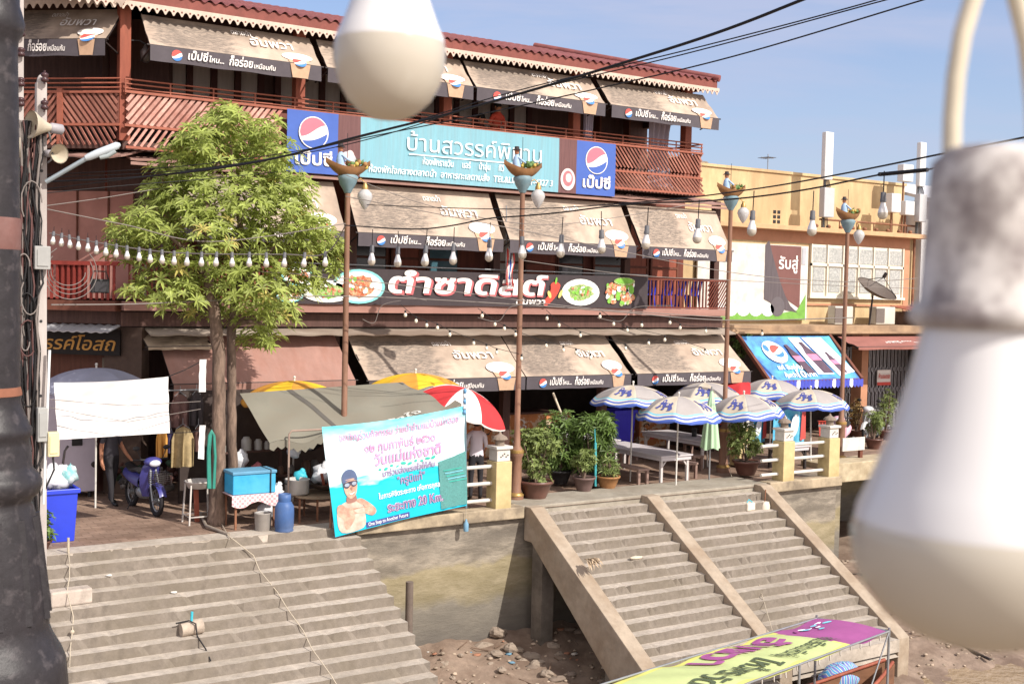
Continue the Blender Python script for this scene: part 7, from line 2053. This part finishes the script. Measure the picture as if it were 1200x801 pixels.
b = MB(); b.tube([p + V((-.25, .05, .22)), p + V((-.05, .04, .24)), p + V((.03, -.04, .2)), p + V((.04, -.08, .02)), p + V((.1, -.3, -.13)), p + V((.14, -.42, -.29))], .012, 6); b.build('cord', cable_m, t)
b = MB()
pts = [PZ(228, 578, 0) + V((.1, -.3, .03)), PZ(268, 628, .03), PZ(274, 632, .02)]
for (x, y) in ((290, 650), (305, 672), (322, 695), (337, 716), (352, 740), (370, 766), (388, 795), (398, 812)): pts.append(on_left(x, y) + V((0, -.04, .05)))
b.tube(pts, .009, 6); tag(b.build('mooring_rope', rope_m, loc=pts[0]), 'long pale rope running down the left stairs from the basin stand', 'rope')
b = MB(); p0 = PZ(205, 608, 0); p1 = PZ(268, 626, .02); b.tube([p0 + V((.5, .1, .05)), p0.lerp(p1, .6) + V((0, 0, .04)), p1], .03, 6); tag(b.build('pipe', mat('grey_pipe', (140, 128, 116), .6, .2, 6), loc=p1), 'bent grey pipe lying at the top of the left stairs below the basin stand', 'pipe')
tr = [PZ(80, 646, .03)] + [on_left(80.5, y) + V((0, -.05, .07)) for y in (662, 680, 700, 722, 741, 762, 786)]
b = MB(); b.tube(tr, .008, 6); b.ball(tr[5], .035, 0, 7, 5); b.cyl(PZ(80, 648, 0), PZ(80, 648, 0) + V((0, 0, .25)), .02, n=8)
tag(b.build('tether_rope', rope_m, loc=PZ(80, 648, 0)), 'taut pale rope hanging straight down over the left steps', 'rope')
for i, (px, py, s, lb) in enumerate(((133, 679, .05, 'white scrap of paper on the second left step'), (200, 692, .07, 'flat pale scrap on the third left step'))):
    p = on_left(px, py); b = MB(); b.ball(p + V((0, 0, .02)), (s, s*.7, .015), 0, 8, 5, .3); tag(b.build('paper_scrap', white_p, loc=p), lb, 'litter')
b = MB(); pA_ = PY(466, 700, 19.35); b.cyl((pA_.x, 18.9, -2.6), (pA_.x, 18.9, PY(466, 683, 18.9).z), .07, n=10); tag(b.build('mooring_stake', mat('stake_grey', (104, 92, 84), .9, .2, 6), loc=(pA_.x, 18.9, -2.5)), 'weathered round stake standing against the quay wall beside the left stairs', 'stake')
def on_right(px, py): return on_tread(px, py, 19.45, .055, 16)
p = on_right(879, 598)
t = thing('white_block', 'small white foam block at the top of the right stairs', 'block', p)
b = MB(); b.box(p + V((0, .08, .09)), (.26, .17, .17), .1); b.build('block', mat('foam_white', (206, 196, 180), .8, .1, 8, bump=.3), t, bevel=.02)
b = MB(); b.tube([p + V((-.08, .05, .18)), p + V((0, .08, .24)), p + V((.08, .05, .18))], .012, 6); b.build('handle', tealp, t)
p = on_right(898, 596)
t = thing('mooring_weight', 'round white concrete weight with an iron rod at the top of the right stairs', 'weight', p)
b = MB(); b.lathe(p + V((0, .09, 0)), [(.13, 0), (.13, .07), (.11, .13), (.1, .15), (.03, .16)], 16); b.build('weight', MATS['foam_white'], t)
b = MB(); b.cyl(p + V((.01, .09, .1)), p + V((.03, .09, .42)), .014, n=6); b.build('rod', rust, t)
p = on_right(643, 607); b = MB(); b.box(p + V((.08, .1, .06)), (.34, .16, .1), .03); tag(b.build('loose_slab', concrete, loc=p, bevel=.015), 'loose pale slab on the top right-hand step beside the left stringer', 'slab')
p = on_right(752, 657); b = MB(); b.ball(p + V((0, .05, .03)), (.16, .07, .035), 0, 10, 6, .15); tag(b.build('flip_flop', mat('sandal_pale', (196, 184, 166), .8, .15, 8), loc=p), 'pale lost sandal on a middle step of the right stairs', 'sandal')
rr = random.Random(5)
for (px, py, z, lb) in ((689, 660, -.55, 'dry grey palm frond lying over the left stringer, upper'), (673, 686, -.95, 'dry pale palm frond hanging on the left stringer, lower')):
    p = PX(px, py, 13.35); b = MB()
    for i in range(26):
        a = rr.uniform(-.9, .9); d = V((rr.uniform(-.35, .35), -.5 + a*.2, .1 + rr.uniform(-.1, .25)))
        leaf(b, p + V((rr.uniform(-.06, .06), rr.uniform(-.06, .06), .08)), d, V((1, 0, 0)), rr.uniform(.16, .32), .05, .8)
    tag(b.build('palm_frond', mat('dry_frond', (176, 156, 132), .9, .25, 6, island=.3), loc=p), lb, 'frond')
fl0, fl1 = PY(857, 545, 20.6), on_right(902, 735)
wire('thin white line from the third lamp pole foot down the right stairs', hang(PY(852, 535, 21.3), PZ(905, 738, -1.95), .12, 12), .007, rope_m, None, 'mooring_line', 'rope')
b = MB(); g0, g1 = PZ(1050, 722, -3.0), PZ(1160, 772, -3.15); b.tube([g0, g0.lerp(g1, .5) + V((0, 0, .03)), g1], .03, 6); tag(b.build('river_pipe', arm_m, loc=g0), 'dark pipe lying on the mud right of the stairs', 'pipe')
p = PZ(1000, 668, -2.7); b = MB(); b.ball(p + V((0, 0, .1)), (.35, .3, .2), 0, 9, 6, .15); o = b.build('rock', MATS['rock'], loc=p); tag(o, 'large rock in the recess right of the stairs', 'rock')

# ------------------------------------------------------------------ the moored boat
def boat():
    wz = -3.3
    bowx = 17.6
    t_ = thing('wooden_boat', 'long wooden boat moored at the foot of the right stairs, under the lime green canopy', 'boat', (13, 13.9, wz))
    b = MB()
    def hf(u, v):
        x = 7.0 + 10.9*u; s = max(0, (u-.62)/.38); w = .72*(1 - s**2.2*.88) * min(1, .45 + u*4)
        zt_ = -2.82 + .42*s**2; zb_ = -3.5 + .42*s**2
        a = PI*v
        return (x, 13.95 + .45*s + w*math.cos(a)*-1, zt_ - (zt_ - zb_)*math.sin(a)**.6)
    b.grid(hf, 40, 16, 0, True, .04); b.build('hull', mat('boat_wood', (120, 84, 62), .7, .25, 6, stretch=(.3, 2, 2), rgb2=(78, 56, 44), amt2=.5), t_)
    b = MB(); b.grid(lambda u, v: (7.2 + 9.0*u, 13.4 + 1.1*v, -2.98), 6, 4, 0, False, .03); b.bb(15.9, 16.0, 13.45, 14.9, -2.84, -2.78); b.build('deck', wood_br, t_)
    b = MB()
    for v_ in (0, 1): b.tube([V(hf(k/20, v_)) + V((0, 0, .02)) for k in range(21)], .035, 6)
    b.build('gunwale', wood_red, t_)
    return t_
boat()
zc = -1.42
F0, F1 = PZ(957, 724, zc), PZ(1042, 739, zc)        # far end corners: left, right
far_l, far_r = F0, F1
dirb = V((-1, -.09, 0))
N0, N1 = PZ(560, 846, zc), PZ(730, 854, zc)
q = PZ(700, 800, zc)
cnp = thing('boat_canopy', 'lime green and magenta canopy sheet with upside down Thai letters over the boat', 'canopy', (13, 14, -2.9))
def cf(u, v):
    p = F0.lerp(N0, u).lerp(F1.lerp(N1, u), v)
    return p + V((0, 0, .035*math.sin(PI*v) + .02*math.sin(u*34)*math.sin(PI*v)*.6 - .05*math.sin(u*2*PI*2.6)**2*(.3 + .7*abs(2*v-1)) + .012*math.sin(u*60 + v*4)))
lime = mat('lime_sheet', (192, 204, 144), .75, .06, 3, trans=.2); mag = mat('magenta_sheet', (158, 86, 142), .75, .08, 4, trans=.15); ylw = mat('yellow_sheet', (208, 208, 118), .75, .06, 4, trans=.15)
b = MB()
nu, nv = 90, 14
vs = [cf(i/nu, j/nv) for j in range(nv+1) for i in range(nu+1)]
for j in range(nv):
    for i in range(nu):
        u, v = (i+.5)/nu, (j+.5)/nv
        m = 1 if u < .17 + .02*math.sin(v*3) else (2 if (v < .1 or v > .9 or u < .185) else 0)
        b.add([vs[j*(nu+1)+i], vs[j*(nu+1)+i+1], vs[(j+1)*(nu+1)+i+1], vs[(j+1)*(nu+1)+i]], [(0, 1, 2, 3)], m, True)
cs = b.build('sheet', [lime, mag, ylw], cnp)
bmx = bmesh.new(); bmx.from_mesh(cs.data); bmesh.ops.remove_doubles(bmx, verts=bmx.verts, dist=.0005); bmx.to_mesh(cs.data); bmx.free()
LW, LH = 7.3, (F1-F0).length
def cpl(x, y, z=0): return cf(x/LW, y/LH) + V((0, 0, .014 + z))   # reads from the river side: letters run away from the far end
b = MB(); b.text('อัมพวา', cpl, 1.7, .14, .66, 0, 1.9, .04); b.build('lettering', mag, cnp)
b = MB(); b.text('ล่องเรือชมหิ่งห้อย', cpl, 1.1, .82, .3, 0, 1.7, .02); b.text('ไหว้พระ วัดจุฬา', cpl, 3.0, .78, .44, 0, 2.4, .025); b.build('lettering', mat('letter_olive', (74, 84, 62), .7, .1, 5), cnp)
b = MB(); rr = random.Random(9)
for i in range(12): b.ell(cpl, .25 + .07*i + rr.uniform(-.05, .05), .35 + rr.uniform(-.12, .16), .09, .035, i % 3, .001*i, 9, rr.uniform(-.6, .6))
b.build('print', [MATS['parasol_cyan'], MATS['pic_white'], mag], cnp)
b = MB()
for p in (F0, F1): b.cyl(V((p.x, p.y, -2.9)), V(p) + V((0, 0, .06)), .022, n=8)
for k in (.4, .8):
    for A_, B_ in ((F0, N0), (F1, N1)): p = A_.lerp(B_, k); b.cyl(V((p.x, p.y, -2.95)), p, .022, n=8)
b.cyl(F0, F1, .02, n=8); b.cyl(F1, N1, .018, n=8); b.cyl(F0, N0, .018, n=8); b.cyl(F1, F1 + V((-.8, -.1, -1.4)), .016, n=6)
b.build('frame', steel, cnp)
b = MB()
for i in range(22):
    p = cf(i/22, 1); b.tube([p, p + V((0, -.0, -.05)), p + V((.02, .01, -.09))], .012, 5)
b.build('ties', white_p, cnp)
for x, y, s, m, lb in ((PZ(986, 792, -2.7).x, PZ(986, 792, -2.7).y, .42, 'stripe', 'heap of colourful striped cloth under the far end of the boat canopy'),):
    m_ = mat('striped_cloth', (110, 150, 196), .8, .1, 3); nt = m_.node_tree; w_ = nt.nodes.new('ShaderNodeTexWave'); w_.inputs['Scale'].default_value = 3.2; w_.inputs['Distortion'].default_value = 2.0
    r_ = nt.nodes.new('ShaderNodeValToRGB'); r_.color_ramp.interpolation = 'CONSTANT'; e = r_.color_ramp.elements; e[0].color = S(80, 150, 190) + (1,); e[1].position = .3; e[1].color = S(206, 206, 206) + (1,)
    for p_, c_ in ((.5, S(186, 100, 120)), (.62, S(80, 170, 160)), (.82, S(110, 100, 180))): q_ = e.new(p_); q_.color = c_ + (1,)
    tcx = nt.nodes.new('ShaderNodeTexCoord'); nt.links.new(tcx.outputs['Object'], w_.inputs[0]); nt.links.new(w_.outputs['Fac'], r_.inputs[0]); nt.links.new(r_.outputs[0], nt.nodes['Principled BSDF'].inputs['Base Color'])
    b = MB(); b.ball((x, y, -2.75), (s*1.2, s*.75, s*.75), 0, 18, 12, .06); tag(b.build('cloth_heap', m_, loc=(x, y, -2.95)), lb, 'cloth')
b = MB(); b.ball((15.2, 13.6, -2.7), (.3, .25, .28), 0, 12, 9, .1); tag(b.build('blue_sack', mat('sack_blue', (50, 110, 200), .5, .1, 5), loc=(15.2, 13.6, -2.95)), 'bright blue plastic sack under the boat canopy', 'sack')
for i in range(4):
    x = 15.45 + .2*i; t = thing('basket', 'small dark basket among the goods under the boat canopy', 'basket', (x, 13.35, -2.95), 'dark baskets in the boat')
    b = MB(); b.lathe((x, 13.35, -2.95), [(.07, 0), (.1, .18), (.095, .19), (.06, .02)], 10); b.build('body', arm_m, t)

# ------------------------------------------------------------------ people
def person(label, verts, edges, radii, mats_fn, head, loc=(0, 0, 0), hair=None, facing=(0, -1, 0), rz=0.0, parts=None):
    me = bpy.data.meshes.new('body')
    me.from_pydata(verts, edges, [])
    o = bpy.data.objects.new('body', me); col.objects.link(o)
    sk = o.modifiers.new('skin', 'SKIN'); sk.use_smooth_shade = True
    for i, r_ in enumerate(radii): me.skin_vertices[0].data[i].radius = (r_[0], r_[1]) if isinstance(r_, tuple) else (r_, r_)
    for i in range(len(verts)): me.skin_vertices[0].data[i].use_root = (i == 0)
    ss = o.modifiers.new('sub', 'SUBSURF'); ss.levels = 2; ss.render_levels = 2
    dg = bpy.context.evaluated_depsgraph_get()
    m2 = bpy.data.meshes.new_from_object(o.evaluated_get(dg))
    bpy.data.objects.remove(o); bpy.data.meshes.remove(me)
    t_ = thing('person', label, 'person', (0, 0, 0))
    o = bpy.data.objects.new('body', m2); col.objects.link(o); o.parent = t_
    ml = []
    for p in m2.polygons:
        k = mats_fn(p.center); 
        if k not in ml: ml.append(k)
    m2.materials.clear()
    for k in ml: m2.materials.append(k)
    for p in m2.polygons: p.material_index = ml.index(mats_fn(p.center)); p.use_smooth = True
    hx, hy, hzz = head
    b_ = MB()
    b_.ball((hx, hy + .015, hzz + .035), (.083, .1, .1), 0, 14, 10) if hair else None
    if hair: b_.build('hair', hair, t_)
    b_ = MB()
    for s in (-1, 1): b_.ball((hx + s*.032, hy - .088, hzz + .015), (.013, .008, .009), 0, 8, 6)
    b_.build('eyes', black, t_)
    b_ = MB(); b_.ball((hx, hy - .102, hzz - .012), (.012, .018, .022), 0, 8, 6); b_.ball((hx, hy - .088, hzz - .05), (.026, .008, .006), 0, 8, 6)
    for s in (-1, 1): b_.ball((hx + s*.08, hy + .01, hzz), (.012, .02, .03), 0, 8, 6)
    b_.build('face', skin, t_)
    t_.location = loc; t_.rotation_euler = (0, 0, rz)
    return t_
def standing(label, loc, rz, shirt, trousers, hairm, sleeve=1.22, armL=None, armR=None, stride=0.0, lean=0.0, s=1.0):
    Lh, Rh = armL or [(.22, -.02, 1.12), (.24, -.1, .90), (.23, -.16, .80)], armR or [(-.22, -.02, 1.12), (-.24, -.1, .90), (-.23, -.16, .80)]
    v = [(0, 0, .92), (0, lean*.3, 1.12), (0, lean*.7, 1.32), (0, lean, 1.42), (0, lean - .01, 1.50), (0, lean - .015, 1.585), (0, lean - .015, 1.66)]
    e = [(0, 1), (1, 2), (2, 3), (3, 4), (4, 5), (5, 6)]
    r_ = [(.15, .10), (.135, .095), (.155, .10), (.10, .075), (.05, .052), (.078, .092), (.06, .07)]
    for sgn, arm in ((1, Lh), (-1, Rh)):
        k = len(v); v += [(sgn*.165, lean, 1.37)] + arm; e += [(3, k), (k, k+1), (k+1, k+2), (k+2, k+3)]; r_ += [.06, .043, .034, .03]
        h_ = V(arm[2]); d = (V(arm[2]) - V(arm[1])).normalized()
        for f in range(5):
            o_ = (f - 1.5)*.016 if f < 4 else 0; base = h_ + d*.05 + V((0, o_, 0)) if f < 4 else h_ + d*.01 + V((0, -.035, 0))
            ln = (.05, .06, .055, .045, .035)[f]; k2 = len(v)
            v += [tuple(base), tuple(base + d*ln + V((-sgn*.015, 0, 0)))]; e += [(k+3, k2), (k2, k2+1)]; r_ += [.011, .008]
    for sgn in (1, -1):
        k = len(v); st_y = stride*sgn
        v += [(sgn*.09, 0, .86), (sgn*.10, st_y*.5 - .03, .48), (sgn*.105, st_y, .09), (sgn*.11, st_y - .07, .04), (sgn*.115, st_y - .16, .03)]; e += [(0, k), (k, k+1), (k+1, k+2), (k+2, k+3), (k+3, k+4)]; r_ += [.09, .062, .042, .04, .032]
    def mf(c):
        if c.z > 1.47: return skin
        if c.z < .10: return black
        if c.z < .94 and abs(c.x) < .21: return trousers
        if abs(c.x) > .19 and c.z < sleeve: return skin
        return shirt
    o = person(label, v, e, r_, mf, (0, lean - .015, 1.60), loc, hairm, rz=rz)
    o.scale = (s, s, s)
    return o
hairb = mat('black_hair', (26, 22, 22), .6, .2, 9)
shirt_k = mat('shirt_charcoal', (72, 70, 76), .85, .15, 5); trous = mat('trousers_black', (46, 44, 48), .85, .15, 5)
p = PZ(130, 590, 0)
standing('person in a dark shirt and black trousers standing behind the white sheet', (p.x, p.y, 0), R(25), shirt_k, trous, hairb, 1.2, stride=.16,
         armL=[(.23, -.0, 1.13), (.25, -.14, .96), (.24, -.24, .90)], armR=[(-.22, .02, 1.12), (-.25, -.02, .88), (-.25, -.05, .79)])
p = PY(577, 146, 24.7)
red = mat('shirt_red', (186, 70, 52), .8, .1, 5)
standing('person in a red shirt leaning on the upper balcony rail', (p.x, 24.62, 7.1), R(10), red, trous, hairb, 1.2, armL=[(.25, -.1, 1.16), (.2, -.3, 1.12), (.14, -.42, 1.14)], armR=[(-.25, -.1, 1.16), (-.2, -.3, 1.12), (-.12, -.42, 1.14)], lean=-.12)
standing('person with dark hair low behind the upper balcony rail beside the red shirted person', (PY(560, 150, 24.9).x, 24.75, 6.83), R(30), mat('shirt_dim', (86, 52, 50), .8, .1, 5), trous, hairb)
p = PZ(574, 575, 0)
standing('person in a white shirt with dark trousers standing under the red and white parasol', (12.75, 20.75, 0), R(160), mat('shirt_white', (214, 206, 214), .8, .05, 5), trous, hairb, 1.1, s=.98, armL=[(.21, -.08, 1.12), (.2, -.22, 1.0), (.14, -.3, 1.02)], armR=[(-.22, -.06, 1.12), (-.2, -.22, 1.0), (-.12, -.3, 1.0)])
